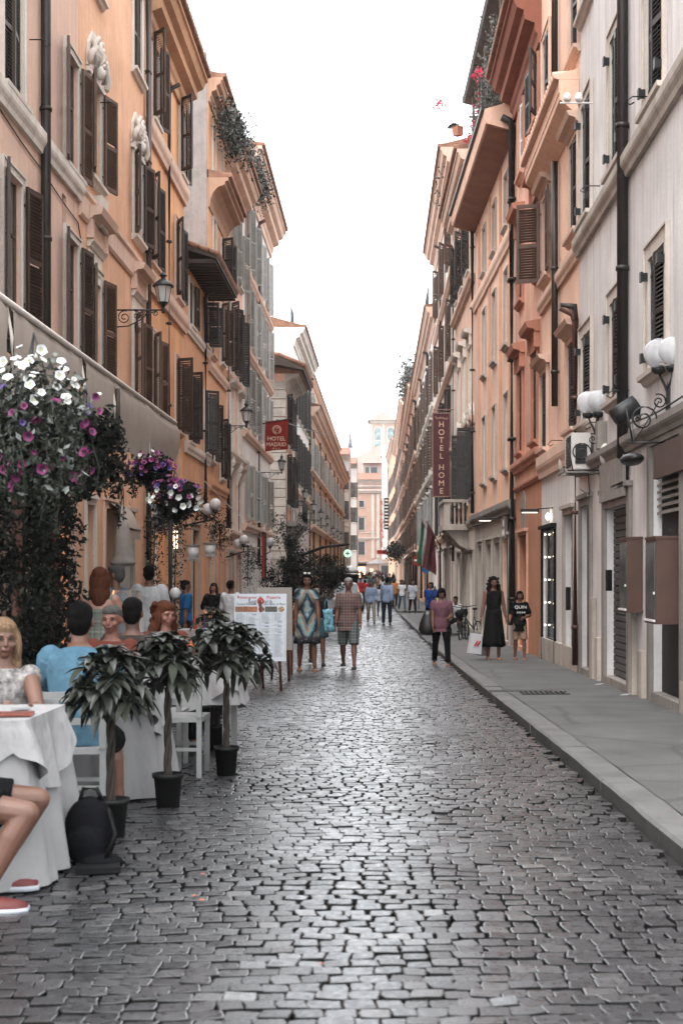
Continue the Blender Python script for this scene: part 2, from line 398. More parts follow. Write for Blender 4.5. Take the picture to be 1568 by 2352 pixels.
def frame_mesh(w, h, mat, fw, fd, hood, sill, reveal):
    k = ('frame', round(w, 2), round(h, 2), mat.name, fw, fd, hood, sill, reveal)
    if k in MESHC: return MESHC[k]
    b = MB(); a = w/2
    if fw > 0:
        b.box(-a-fw, -a, .003, fd, -.0, h+fw); b.box(a, a+fw, .003, fd, 0, h+fw); b.box(-a, a, .003, fd, h, h+fw)
        b.box(-a-fw+.0, -a-fw+.03, fd, fd+.02, 0, h+fw-.03); b.box(a+fw-.03, a+fw, fd, fd+.02, 0, h+fw-.03); b.box(-a-fw, a+fw, fd, fd+.024, h+fw-.03, h+fw)
    b.box(-a-.004, a+.004, -reveal, -reveal+.03, -.004, .04)   # inner sash bottom rail
    me = b.mesh('window', mat); MESHC[k] = me; return me
def hood_mesh(w, kind, mat):
    k = ('hood', round(w, 2), kind, mat.name)
    if k in MESHC: return MESHC[k]
    b = MB(); a = w/2+.24
    if kind == 'flat':
        b.prism([(0, 0), (.07, 0), (.10, .05), (.20, .08), (.24, .16), (0, .17)], 'x', -a, a)
    elif kind == 'box':
        b.prism([(0, 0), (.10, 0), (.14, .05), (.26, .07), (.30, .19), (.0, .24)], 'x', -a, a)
        b.box(-a+.10, a-.10, 0, .07, -.34, -.002); b.box(-a+.04, -a+.16, 0, .12, -.32, -.003); b.box(a-.16, a-.04, 0, .12, -.32, -.003)
    elif kind == 'bracket':
        b.prism([(0, 0), (.10, 0), (.20, .08), (.26, .18), (0, .22)], 'x', -a, a)
        for s in (-1, 1):
            b.prism([(0, -.45), (.06, -.42), (.10, -.25), (.20, -.05), (.20, -.003), (0, -.003)], 'x', s*(a-.02)-.07, s*(a-.02)+.07)
        b.prism([(-a*.8, .2), (a*.8, .2), (0, .46)], 'y', .01, .14)
    elif kind == 'shell':
        b.box(-a, a, .003, .07, -.10, -.02); b.prism([(-a, 0), (a, 0), (a*.9, .42), (a*.45, .72), (-a*.45, .72), (-a*.9, .42)], 'y', .003, .05)
        for s in (-1, 1):
            b.tube([(s*a*.95, .08, .02), (s*a*1.05, .1, .18), (s*a*.7, .12, .36), (s*a*.8, .1, .5)], [.05, .06, .05, .03], 8)
            b.tube([(s*a*.5, .09, .02), (s*a*.35, .12, .2), (s*a*.65, .1, .3)], [.04, .05, .02], 8)
            for q in range(4): b.ell((s*(a*.2+q*a*.16), .10, .64-q*.07), (.055, .05, .06), 8, 6)
        for i in range(7):
            an = math.pi*(.12+.76*i/6); b.tube([(0, .07, .20), (math.cos(an)*a*.30, .13, .20+math.sin(an)*.26), (math.cos(an)*a*.5, .09, .20+math.sin(an)*.44)], [.015, .045, .03], 6)
        b.ell((0, .10, .10), (.10, .09, .12), 10, 8)
    me = b.mesh('hood', mat); MESHC[k] = me; return me
WR = random.Random(99)
class Fac:
    """A street front between two points; local x runs along the wall, y points into the street, z up."""
    def __init__(s, side, va, vb, xa, xb, ztop, mat, label, base=None, depth=7.0, name='building', extra=None, zbot=None):
        s.sg = side
        s.p0 = Vector((side*xa, xa*F/abs(va-CX))); s.p1 = Vector((side*xb, xb*F/abs(vb-CX)))
        s.init2(ztop, mat, label, depth, name, extra, zbot)
    def init2(s, ztop, mat, label, depth, name, extra, zbot):
        dv = s.p1-s.p0; s.L = dv.length; s.t = dv/s.L; side = s.sg
        # local +x = direction so that local y is street-ward normal
        nrm = Vector((-side*abs(s.t.y), side*s.t.x*(1 if s.t.y > 0 else -1)))
        s.n = Vector((nrm.x, nrm.y)).normalized()
        lx = Vector((s.n.y, -s.n.x)); s.dirs = 1 if lx.dot(s.t) > 0 else -1
        s.rz = math.atan2(lx.y, lx.x)
        s.zb = min(gz(s.p0.y), gz(s.p1.y))-.3 if zbot is None else zbot
        s.root = empty(name, (s.p0.x, s.p0.y, 0), s.rz, label=label, cat='building')
        s.ztop = ztop; s.mat = mat; s.depth = depth; s.holes = []; s.bands = []; s.name = name; s.extra = extra
    def u(s, vx):
        k = (vx-CX)/F   # ray x = k*y
        den = s.t.x-k*s.t.y
        return (k*s.p0.y-s.p0.x)/den
    def d(s, u): return s.p0.y+s.t.y*u
    def x(s, u): return s.p0.x+s.t.x*u
    def z(s, vx, vy): return EYE+(HY-vy)*s.d(s.u(vx))/F
    def lx(s, u): return s.dirs*u
    def W(s, u, n, z):   # to world
        p = s.p0+s.t*u+s.n*n; return Vector((p.x, p.y, z))
    def bx(s, b, u0, u1, n0, n1, z0, z1, mi=0): b.box(s.lx(u0), s.lx(u1), n0, n1, z0, z1, mi); return b
    def hole(s, u0, u1, z0, z1, depth=.24): s.holes.append((min(u0, u1), max(u0, u1), z0, z1, depth))
    def wall(s, zones=None, reveal=None):
        """front with real openings; zones = [(z, material index)] from bottom."""
        b = MB(); rv = MB(); L = s.L
        us = sorted({0, L}|{max(0, min(L, h[i])) for h in s.holes for i in (0, 1)})
        zs = sorted({s.zb, s.ztop}|{h[i] for h in s.holes for i in (2, 3) if h[i] > s.zb}|{z for z, _ in (zones or [])})
        zs = [z for z in zs if s.zb <= z <= s.ztop]
        def zone(z):
            k = 0
            for zz, mi in (zones or []):
                if z >= zz: k = mi
            return k
        for i in range(len(us)-1):
            for j in range(len(zs)-1):
                uc, zc = (us[i]+us[i+1])/2, (zs[j]+zs[j+1])/2
                if us[i+1]-us[i] < 1e-6 or zs[j+1]-zs[j] < 1e-6: continue
                if any(h[0] < uc < h[1] and h[2] < zc < h[3] for h in s.holes): continue
                a, c = s.lx(us[i]), s.lx(us[i+1])
                b.add([(a, 0, zs[j]), (c, 0, zs[j]), (c, 0, zs[j+1]), (a, 0, zs[j+1])], [(0, 1, 2, 3)], zone(zc))
        for h in s.holes:
            a, c = s.lx(h[0]), s.lx(h[1]); D = -h[4]; zz = max(h[2], s.zb); zi = zone((h[2]+h[3])/2)
            b.add([(a, 0, zz), (c, 0, zz), (c, 0, h[3]), (a, 0, h[3]), (a, D, zz), (c, D, zz), (c, D, h[3]), (a, D, h[3])],
                  [(0, 1, 5, 4), (1, 2, 6, 5), (2, 3, 7, 6), (3, 0, 4, 7)], zi)
        # volume behind the front
        x0, x1 = s.lx(0), s.lx(L); D = -s.depth; D0 = -.9
        zz = sorted({s.zb, s.ztop}|{z for z, _ in (zones or []) if s.zb < z < s.ztop})
        for z0, z1 in zip(zz, zz[1:]):
            mi = zone((z0+z1)/2)
            for xx in (x0, x1): b.add([(xx, 0, z0), (xx, D, z0), (xx, D, z1), (xx, 0, z1)], [(0, 1, 2, 3)], mi)
        b.add([(x0, 0, s.ztop), (x1, 0, s.ztop), (x1, D, s.ztop), (x0, D, s.ztop)], [(0, 1, 2, 3)], 0)
        b.add([(x0, D, s.zb), (x1, D, s.zb), (x1, D, s.ztop), (x0, D, s.ztop)], [(0, 1, 2, 3)], 0)
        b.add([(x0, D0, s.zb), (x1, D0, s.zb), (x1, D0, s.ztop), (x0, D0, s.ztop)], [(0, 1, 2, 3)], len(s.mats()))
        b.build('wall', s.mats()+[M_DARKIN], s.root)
    def mats(s): return [s.mat]+(s.extra or [])
    def window(s, uc, w, z0, h, sh=None, an=(0, 0), trim=None, fw=.12, fd=.04, hood=None, sill=True, detail=0, glassm=None, reveal=None, hoodm=None, cross=True, hz=None):
        """an = opening angles (near leaf, far leaf) in degrees; 0 closed, 180 flat on the wall."""
        if reveal is None: reveal = (.075, .04, .03)[detail]
        if sh is M_SH: sh = WR.choice((M_SH, M_SH, M_SHF))
        elif sh is M_SHG: sh = WR.choice((M_SHG, M_SHG, M_SHG2))
        s.hole(uc-w/2, uc+w/2, z0, z0+h, reveal+.03)
        tm = trim or M_TRIMW
        wd = place('window', frame_mesh(w, h, tm, fw, fd, None, sill, reveal), s.root, (s.lx(uc), 0, z0))
        pk = ('pane', round(w, 2), round(h, 2), (glassm or M_GLASS).name, reveal, cross)
        if pk not in MESHC:
            b = MB(); b.box(-w/2, w/2, -reveal-.01, -reveal, 0, h)
            if cross:
                b.box(-.025, .025, -reveal, -reveal+.02, .04, h, 1)
                if detail < 2:
                    b.box(-w/2+.0, -w/2+.05, -reveal, -reveal+.02, .04, h, 1); b.box(w/2-.05, w/2, -reveal, -reveal+.02, .04, h, 1)
                    b.box(-w/2+.05, -.025, -reveal, -reveal+.018, h*.6, h*.6+.03, 1); b.box(.025, w/2-.05, -reveal, -reveal+.018, h*.6, h*.6+.03, 1)
            MESHC[pk] = b.mesh('pane', [glassm or M_GLASS, M_SHB])
        place('pane', MESHC[pk], wd)
        if sill:
            k = ('sill', round(w+2*fw, 2), tm.name)
            if k not in MESHC:
                b = MB(); q = w/2+fw+.05; b.prism([(-.0, -.13), (.05, -.12), (.08, -.07), (.13, -.06), (.135, -.003), (0, -.003)], 'x', -q, q); MESHC[k] = b.mesh('sill', tm)
            place('sill', MESHC[k], wd)
        if hood: place('hood', hood_mesh(w, hood, hoodm or tm), wd, (0, 0, h+(fw if fw else .0)+.003 if hz is None else hz))
        if sh:
            for near, a in ((True, an[0]), (False, an[1])):
                if a is None: continue
                if 15 < a < 175: a = max(20, min(176, a+WR.uniform(-7, 5)))
                elif a <= 15: a = a+WR.uniform(-1, 2)
                # near leaf sits at the smaller u
                sx = -1 if (near == (s.dirs > 0)) else 1
                xh = sx*(w/2-.002); me = leaf_mesh(w/2-.004, h-.02, -sx, sh, detail)
                off = -.022 if a < 17 else .045+fd
                rot = R(a)*(-sx) if False else (R(a) if -sx > 0 else -R(a))
                place('shutter', me, wd, (xh+(sx*.02 if a > 15 else 0), off, .01), rot)
    def band(s, z0, z1, out, mat, name='string_course', u0=None, u1=None, prof=None):
        b = MB(); a = s.lx(0 if u0 is None else u0); c = s.lx(s.L if u1 is None else u1); h = z1-z0
        if a > c: a, c = c, a
        pr = prof or [(.0, 0), (.5, 0), (.62, .25), (.9, .45), (1, .6), (1, 1), (0, 1)]
        b.prism([(.003+p*out, z0+q*h) for p, q in pr], 'x', a, c); return b.build(name, mat, s.root)
    def cornice(s, z0, z1, out, mat, soffit=None, u0=None, u1=None, steps='class', edge=None):
        """eave: overhanging cornice with mouldings, soffit and a thin dark roof edge"""
        a = s.lx(-.0 if u0 is None else u0); c = s.lx(s.L if u1 is None else u1)
        if a > c: a, c = c, a
        h = z1-z0
        if steps == 'class': pr = [(0, 0), (.10, 0), (.12, .18), (.20, .24), (.22, .40), (.55, .48), (.58, .66), (.80, .72), (.92, .88), (1, .9), (1, 1), (0, 1)]
        elif steps == 'flat': pr = [(0, .35), (.02, .0), (.95, .45), (.96, .62), (1, .65), (1, 1), (0, 1)]
        elif steps == 'cove': pr = [(0, 0), (.06, 0), (.10, .25), (.25, .5), (.5, .68), (.82, .75), (.84, .86), (1, .9), (1, 1), (0, 1)]
        b = MB(); b.prism([(.004+p*out, z0+q*h) for p, q in pr], 'x', a, c); o = b.build('cornice', mat, s.root)
        b = MB(); b.prism([(-.3, z1+.004), (out+.02, z1+.004), (out+.09, z1+.03), (out+.09, z1+.09), (out, z1+.10), (-s.depth*.4, z1+.10+s.depth*.12), (-s.depth, z1+.05)], 'x', a-.0, c+.0)
        n = int((c-a)/.22)
        if n < 140:
            for i in range(n): b.tube([(a+(i+.5)*(c-a)/n, out+.10, z1+.085), (a+(i+.5)*(c-a)/n, -.3, z1+.14)], .075, 6)
        b.build('roof', edge or M_TILE, s.root); return o
    def pipe(s, vx, z0, z1, r=.055, mat=None, off=.09, u=None, label=None, elbow=True):
        u = s.u(vx) if u is None else u; b = MB(); X = s.lx(u)
        pts = [(X, off, z1), (X, off, z0)]
        if elbow: pts = [(X, off+.25, z1+.18), (X, off+.05, z1+.08), (X, off, z1-.05), (X, off, z0)]
        b.tube(pts, r, 10)
        z = z0+.6
        while z < z1-.1:
            b.tube([(X, off, z), (X, off, z+.06)], r*1.22, 10); b.box(X-.012, X+.012, .0, off, z+.015, z+.04); z += 1.9
        return b.build('drainpipe', mat or M_PIPE, s.root, label=label)
    def opening(s, u0, u1, z1, depth=.15, z0=None, fill=None, name='doorway', trim=None, fw=.14, fd=.05, mats=None, arch=False):
        """ground-floor opening with a door leaf or shop front set back inside a stone surround"""
        zf = gz(s.d((u0+u1)/2))+(.09 if s.sg > 0 else .02) if z0 is None else z0
        s.hole(u0, u1, zf-.3 if z0 is None else z0, z1, depth)
        tm = trim or M_TRAV; b = MB()
        if fw:
            s.bx(b, u0-fw, u0, .003, fd, zf-.2, z1+fw); s.bx(b, u1, u1+fw, .003, fd, zf-.2, z1+fw); s.bx(b, u0, u1, .003, fd, z1, z1+fw)
            s.bx(b, u0-fw-.03, u1+fw+.03, .003, fd+.05, z1+fw+.002, z1+fw+.07)
        s.bx(b, u0, u1, -depth+.0, .04, zf-.3, zf+.10)
        o = b.build(name, tm, s.root)
        f = MB(); D = -depth+.02; X0, X1 = u0+.005, u1-.005; zt = z1-.005; zf2 = zf+.105
        if fill == 'roller':
            z = zf2
            while z < zt:
                zz = min(z+.10, zt); f.prism([(D, z), (D+.035, z+.012), (D+.035, zz-.012), (D, zz-.0)], 'x', min(s.lx(X0), s.lx(X1)), max(s.lx(X0), s.lx(X1))); z += .10
            m = mats or [plain('roller_grey', (.07, .067, .066), .7, 0, nscale=3, var=.2, spec=.2)]
            f.build('roller_shutter', m, o)
        elif fill == 'door':
            s.bx(f, X0, X1, D-.03, D, zf2, zt); n = 2
            for k in range(n):
                a = X0+(X1-X0)*k/n; c = X0+(X1-X0)*(k+1)/n; q = (c-a)*.16
                for (p, r_) in ((.06, .38), (.44, .78), (.83, .96)):
                    s.bx(f, a+q, c-q, D, D+.02, zf2+(zt-zf2)*p, zf2+(zt-zf2)*r_)
            f.build('door', mats or [M_WOODK], o)
            h = MB(); X = s.lx((X0+X1)/2+.05); h.ell((X, D+.05, zf2+1.05), (.025, .03, .025), 8, 6); h.build('handle', plain('brass', (.5, .35, .12), .3, 1), o)
        elif fill == 'shop':
            s.bx(f, X0, X1, D-.02, D, zf2+.0, zt, 0)
            s.bx(f, X0, X0+.06, D, D+.04, zf2, zt, 1); s.bx(f, X1-.06, X1, D, D+.04, zf2, zt, 1); s.bx(f, X0+.06, X1-.06, D, D+.038, zf2, zf2+.3, 1)
            s.bx(f, X0+.06, X1-.06, D, D+.038, zt-.35, zt-.29, 1); s.bx(f, (X0+X1)/2-.03, (X0+X1)/2+.03, D, D+.036, zf2+.3, zt-.35, 1)
            f.build('shop_window', mats or [M_GLASS, M_WOODK], o)
        elif fill == 'lit':
            s.bx(f, X0, X1, D-.02, D, zf2, zt, 0); s.bx(f, X0, X0+.05, D, D+.04, zf2, zt, 1); s.bx(f, X1-.05, X1, D, D+.04, zf2, zt, 1)
            s.bx(f, X0+.05, X1-.05, D, D+.03, zf2, zf2+.12, 1); s.bx(f, X0+.05, X1-.05, D, D+.03, zt-.4, zt-.35, 1)
            f.build('lit_shop_window', mats or [emis('warm_shop_light', (1.0, .50, .25), .75), M_WOODK], o)
        else:
            s.bx(f, X0, X1, D-.02, D, zf2, zt, 0); f.build('door', mats or [M_DARKIN], o)
        return o
def FacP(p0, p1, side, ztop, mat, label, depth=7.0, name='building', extra=None, zbot=None):
    f = Fac.__new__(Fac); f.sg = side; f.p0 = Vector(p0); f.p1 = Vector(p1); f.init2(ztop, mat, label, depth, name, extra, zbot); return f
def wrow(F, vxs, w, z0, z1, **k):
    for v in vxs: F.window(F.u(v), w, z0, z1-z0, **k)
S_PINK = stucco('stucco_blush', (.62, .42, .33), .14, .25)
S_PEACH = stucco('stucco_peach', (.66, .385, .245), .16, .35, patch=(.70, .44, .30))
S_ORANGE = stucco('stucco_orange', (.62, .32, .165), .18, .40, patch=(.66, .37, .20))
S_ORANGE2 = stucco('stucco_amber', (.60, .325, .185), .22, .45)
S_ROUGH = stucco('rough_grey_render', (.25, .225, .21), .38, .35)
S_PALE = stucco('stucco_pale_pink', (.74, .61, .55), .12, .25)
S_CREAM = stucco('stucco_cream', (.72, .68, .66), .12, .25)
S_WHITE = stucco('stucco_white', (.60, .575, .565), .13, .45, patch=(.62, .60, .59))
S_RPEACH = stucco('stucco_apricot', (.70, .46, .345), .12, .25)
S_SALMON = stucco('stucco_salmon', (.60, .33, .24), .20, .45, patch=(.64, .38, .28))
S_RPEACH2 = stucco('stucco_light_orange', (.70, .47, .36), .14, .3)
S_RUSTR = stucco('terracotta_trim', (.44, .20, .135), .15, .3)
XL = 5.0
S_PALEF = stucco('stucco_far_pale_pink', (.40, .30, .265), .12, .25); M_TRIMF = stucco('far_trim', (.44, .39, .35), .12, .3)
# ================================================= LEFT SIDE
A1 = Fac(-1, -870, 180, XL, XL, 17.5, S_PINK, 'blush pink building nearest on the left with a black drainpipe', name='apartment_house')
A1.band(7.66, 7.95, .12, M_TRIMW)
for v, zr in ((27, 0), (163, 1)):
    A1.window(A1.u(v), .95, 8.0, 1.85, sh=M_SHB if zr else M_SH, an=(168, 172) if zr else (4, 6), fw=.13, trim=M_TRIMW)
    A1.window(A1.u(v), .95, 5.0, 1.9, sh=M_SH, an=(168, 165) if not zr else (170, 172), fw=.13, trim=M_TRIMW)
    A1.window(A1.u(v), .95, 11.6, 1.9, sh=M_SHB, an=(6, 6), fw=.13)
A1.window(A1.u(-160), .95, 5.0, 1.9, sh=M_SH, an=(160, 160)); A1.window(A1.u(-160), .95, 8.0, 1.85, sh=M_SH, an=(160, 160))
A1.hole(A1.u(143), A1.u(143)+.32, 6.9, 7.5, .3)
b = MB(); A1.bx(b, A1.u(143)+.01, A1.u(143)+.31, -.28, -.25, 6.9, 7.5); b.build('vent', M_DARKIN, A1.root)
A1.pipe(92, .1, 17.4, r=.075, elbow=False)
A1.opening(A1.u(20), A1.u(20)+1.3, 3.0, fill='shop'); A1.opening(A1.u(110), A1.u(110)+1.2, 2.9, fill='lit', mats=[emis('warm_glow', (1, .42, .18), .9), M_WOODK])
A1.opening(A1.u(-300), A1.u(-300)+1.4, 3.0, fill='shop')
A1.wall()
A2 = Fac(-1, 180, 335, XL, XL, 15.9, S_PEACH, 'peach building on the left with white shell ornaments over its upper windows', name='apartment_house')
for v in (217, 314):
    u = A2.u(v)
    A2.window(u, .95, 8.35, 1.7, sh=M_SHB if v == 217 else M_SH, an=(161, 166), fw=.10, hood='shell', hoodm=M_TRIMW)
    A2.window(u, .95, 5.0, 1.75, sh=M_SHB, an=(158, 166), fw=.12, hood='box', hz=2.55, hoodm=M_TRIMP)
    b = MB(); b.prism([(0, 0), (.05, 0), (.08, .06), (.12, .10), (0, .12)], 'x', A2.lx(u)-.62, A2.lx(u)+.62)
    b.box(A2.lx(u)-.55, A2.lx(u)+.55, .003, .03, -.5, -.002); b.build('window_head', M_TRIMW, A2.root, (0, 0, 7.1))
    A2.window(u, .95, 11.7, 1.75, sh=M_SH, an=(3, 4), fw=.14, hood='flat')
A2.band(7.45, 7.95, .10, M_TRIMP, prof=[(0, 0), (.3, 0), (.6, .1), (.6, .75), (1, .85), (1, 1), (0, 1)])
b = MB(); A2.bx(b, A2.u(215), A2.u(215)+.5, .003, .16, 7.55, 8.1); b.build('sill_block', M_TRIMW, A2.root)
A2.pipe(0, .1, 15.8, u=A2.L-.10, r=.05, mat=M_PIPEB, elbow=False); A2.pipe(0, .1, 15.8, u=A2.L-.24, r=.04, mat=M_PIPE, elbow=False)
A2.opening(A2.u(196), A2.u(214), 2.7, fill='shop', fw=.1, trim=M_TRIMW)
A2.opening(A2.u(239), A2.u(262), 2.7, fill=None, mats=[plain('grey_door', (.08, .075, .072), .5)], trim=S_PINK)
A2.opening(A2.u(291), A2.u(304), 2.65, fill=None, mats=[plain('grey_door2', (.05, .045, .042), .5)], fw=.1)
A2.hole(A2.u(270), A2.u(282), 2.0, 3.2, .2)
b = MB(); u0, u1 = A2.u(270), A2.u(282); A2.bx(b, u0, u1, -.18, -.16, 2.0, 3.2)
for q in range(5): b.tube([(A2.lx(u0+(u1-u0)*(q+.5)/5), -.06, 2.0), (A2.lx(u0+(u1-u0)*(q+.5)/5), -.06, 3.2)], .012, 6, mi=1)
for q in range(4): b.tube([(A2.lx(u0), -.06, 2.15+q*.3), (A2.lx(u1), -.06, 2.15+q*.3)], .012, 6, mi=1)
b.build('barred_window', [M_DARKIN, M_IRON], A2.root)
A2.wall()
A3 = Fac(-1, 335, 423, XL, XL, 14.1, S_ORANGE, 'deep orange building on the left under a wide moulded cornice', name='apartment_house')
wrow(A3, (354, 416), .85, 11.45, 13.3, sh=M_SH, an=(140, 168), fw=.06)
wrow(A3, (349, 407), .85, 8.25, 10.1, sh=M_SHK, an=(155, 168), fw=.12, trim=M_TRIMP)
A3.window(A3.u(333)+1.3, .85, 5.0, 1.75, sh=M_SHB, an=(150, 168), fw=.12)
A3.window(A3.u(407), .85, 5.0, 1.75, sh=M_SH, an=(120, 168), fw=.12, trim=M_TRIMP)
A3.band(10.85, 11.25, .14, M_TRIMP); A3.band(7.6, 8.0, .14, M_TRIMP)
A3.cornice(13.1, 14.1, .60, stucco('cornice_umber', (.42, .24, .14), .2, .3), u0=.02)
A3.pipe(380, 2.9, 12.7, r=.05)
A3.opening(A3.u(338), A3.u(352), 2.6, fill=None, mats=[M_SHG], trim=M_TRIMW); A3.opening(A3.u(372), A3.u(385), 3.1, fill=None, mats=[M_SHW], fw=.05, trim=S_ORANGE)
A3.opening(A3.u(398), A3.u(412), 2.8, fill='door', arch=True)
A3.wall()
A4 = Fac(-1, 423, 478, XL, XL, 9.75, S_ORANGE2, 'low orange house with dark timber eaves before a rough grey wall on the left', name='house', depth=6)
A4.window(A4.u(437), .75, 8.0, 1.15, fw=.10, glassm=M_DARKIN, sh=M_SHK, an=(8, 172)); A4.window(A4.u(470), .75, 8.0, 1.15, sh=M_SHK, an=(90, 95), fw=.08, glassm=glass('green_glass', (.10, .16, .14)))
A4.window(A4.u(433), .8, 4.95, 1.75, sh=M_SHK, an=(120, 165), fw=.12, trim=M_TRIMW); A4.window(A4.u(471), .8, 4.95, 1.75, sh=M_SHK, an=(60, 165), fw=.05)
A4.band(7.72, 7.95, .10, M_TRIMW); A4.band(4.62, 4.9, .10, M_TRIMW)
b = MB(); L = A4.L; a, c = sorted((A4.lx(0.02), A4.lx(L+.2)))
b.prism([(-.2, 9.98), (.82, 9.60), (.82, 9.53), (-.2, 9.85)], 'x', a, c); o = b.build('roof', M_WOODK, A4.root)
b = MB()
for i in range(16): b.box(a+.1+i*(c-a-.2)/15-.05, a+.1+i*(c-a-.2)/15+.05, .0, .78, 9.44, 9.54)
b.build('rafter', M_WOODK, o)
b = MB()
for i in range(24):
    X = a+.1+(c-a-.2)*i/23
    for k in range(5): b.tube([(X, .86-k*.26, 9.66+k*.095), (X, .62-k*.26, 9.77+k*.095)], [.085, .065], 7)
b.build('tiles', M_TILE, o)
A4.pipe(465, 3.0, 9.3, r=.06, mat=M_PIPE); A4.opening(A4.u(440), A4.u(455), 2.7, fill='shop')
A4.wall()
A5 = Fac(-1, 478, 519, XL, XL, 15.9, S_ORANGE2, 'tall narrow orange building with two cornices and a bare grey side wall', name='apartment_house', depth=5)
sidew = MB(); xx = A5.lx(-.012); sidew.box(min(xx, A5.lx(-.06)), max(xx, A5.lx(-.06)), -5, -.03, 8.5, 16.6); sidew.build('side_wall', S_ROUGH, A5.root)
A5.cornice(15.2, 15.9, .42, stucco('cornice_brown', (.36, .22, .15), .2, .3)); 
A5.cornice(12.15, 13.0, .58, stucco('cornice_brown', (.36, .22, .15)), steps='cove')
A5.window(A5.u(490), .7, 13.3, 1.5, fw=.06, trim=M_TRIMW, glassm=M_SHW); A5.window(A5.u(508), .7, 13.3, 1.5, fw=.06, trim=M_TRIMW, glassm=M_SHW)
A5.window(A5.u(491), .7, 11.0-.2, 1.3, sh=M_SH, an=(4, None), fw=.05); A5.window(A5.u(509), .8, 10.6, 1.35, sh=M_SHK, an=(120, 130), fw=.05)
A5.window(A5.u(488), .75, 8.0, 1.75, sh=M_SHB, an=(5, 5), fw=.12, trim=M_TRIMP); A5.window(A5.u(508), .8, 8.1, 1.8, sh=M_SH, an=(140, 150), fw=.05)
A5.window(A5.u(486), .8, 4.85, 1.75, sh=M_SHK, an=(168, 156), fw=.05); A5.window(A5.u(507), .8, 4.5, 1.8, sh=M_SHK, an=(150, 158), fw=.05)
A5.band(10.1, 10.4, .1, M_TRIMP); A5.band(7.4, 7.7, .1, M_TRIMP); A5.band(3.95, 4.25, .12, S_ORANGE2)
A5.pipe(0, 3.0, 11.9, u=A5.L-.08, r=.07, mat=M_PIPEB)
A5.opening(A5.u(482), A5.u(492), 2.8, fill=None, mats=[M_WHITE]); A5.opening(A5.u(499), A5.u(508), 2.9, fill='door', trim=S_SALMON)
A5.wall()
A6 = Fac(-1, 519, 557, XL, XL, 15.2, S_RPEACH, 'pink and white building on the left with hooded white window frames', name='apartment_house', depth=6)
A6.cornice(14.2, 15.2, .62, M_TRIMP)
wrow(A6, (534, 550), .9, 11.6, 13.6, sh=M_SHG, an=(166, 158), fw=.05, detail=1)
A6.window(A6.u(531), .9, 8.2, 2.3, sh=M_SHK, an=(150, 152), fw=.05, detail=1); A6.window(A6.u(549), .9, 8.2, 2.3, sh=M_SHK, an=(150, 155), fw=.05, detail=1)
wrow(A6, (529, 547), .85, 5.9-.2, 7.6, sh=M_SHW, an=(3, 3), fw=.13, hood='flat', detail=1)
wrow(A6, (529, 547), .85, 3.0, 4.9, sh=M_SHK, an=(3, 3), fw=.10, hood='bracket', detail=1)
A6.band(7.85, 8.1, .15, M_TRIMP); A6.band(5.35, 5.6, .18, M_TRIMW); A6.band(2.7, 2.95, .16, M_TRIMP)
A6.opening(A6.u(527), A6.u(534), 2.2, fill='shop', fw=.05); A6.opening(A6.u(543), A6.u(550), 2.2, fill='shop', fw=.05)
A6.wall()
A7 = Fac(-1, 557, 621, XL, XL, 17.0, S_CREAM, 'white building on the left with rows of tall grey louvred shutters', name='apartment_house', depth=7)
A7.cornice(15.8, 17.0, .70, M_TRIMP)
cols = (566, 581, 596, 612)
wrow(A7, cols, .82, 12.9, 15.2, sh=M_SHG, an=(168, 156), fw=.05, detail=1, trim=M_TRIMP)
wrow(A7, cols, .82, 10.0, 12.2, sh=M_SHG, an=(166, 157), fw=.05, detail=1, trim=M_TRIMP)
wrow(A7, cols, .82, 7.0, 9.2, sh=M_SHG, an=(168, 155), fw=.05, detail=1)
wrow(A7, cols, .82, 3.55, 5.6, sh=M_SHG, an=(172, 160), fw=.12, detail=1, trim=M_TRIMP)
for z in (12.45, 9.55, 6.5, 3.1): A7.band(z, z+.28, .16, M_TRIMP)
A7.pipe(594, 2.0, 15.6, r=.07, mat=M_PIPEB, u=A7.u(590))
for v in (563, 575, 588, 603): A7.opening(A7.u(v), A7.u(v)+1.5, 2.4, fill='shop', trim=M_TRIMW)
A7.wall()
# cross street, then the corner house with tiled eaves
A8 = FacP((-4.75, 70.0), (-4.75, 77), -1, 11.4, S_SALMON, 'tile-eaved corner house with rusticated flank', name='house', depth=9)
A8.window(1.6, 1.0, 8.0, 2.5, sh=M_SHK, an=(150, 155), fw=.1, detail=1); A8.window(4.2, 1.0, 8.0, 2.5, sh=M_SHK, an=(150, 155), fw=.1, detail=1)
A8.window(1.6, 1.0, 5.0, 2.5, sh=M_SHK, an=(150, 150), fw=.1, detail=1); A8.window(4.2, 1.0, 5.0, 2.5, sh=M_SHK, an=(150, 150), fw=.1, detail=1)
A8.window(1.6, 1.0, .9, 2.2, sh=M_SHK, an=(150, 150), fw=.1, detail=1)
b = MB(); a, c = sorted((A8.lx(-.9), A8.lx(A8.L)))
b.prism([(-9, 13), (-.2, 12.1), (1.0, 11.55), (1.0, 11.45), (-.2, 11.7), (-9, 11.6)], 'x', a, c); o = b.build('roof', M_WOODK, A8.root)
b = MB()
for i in range(30):
    X = a+.1+(c-a-.2)*i/29; b.tube([(X, 1.08, 11.66), (X, -.2, 12.2), (X, -4, 12.7)], .12, 6)
b.build('tiles', M_TILE, o)
A8.cornice(10.7, 11.4, .7, M_TRAV, steps='cove')
b = MB()    # rusticated corner: courses of stone on the flank facing the camera
z = -.4; k = 0
while z < 10.8:
    w = 1.75 if k % 2 else 1.55; b.box(A8.lx(-.12), A8.lx(.35 if k % 2 else .25), -w, .06, z, z+.40); z += .44; k += 1
b.build('rusticated_corner', M_TRAV, A8.root)
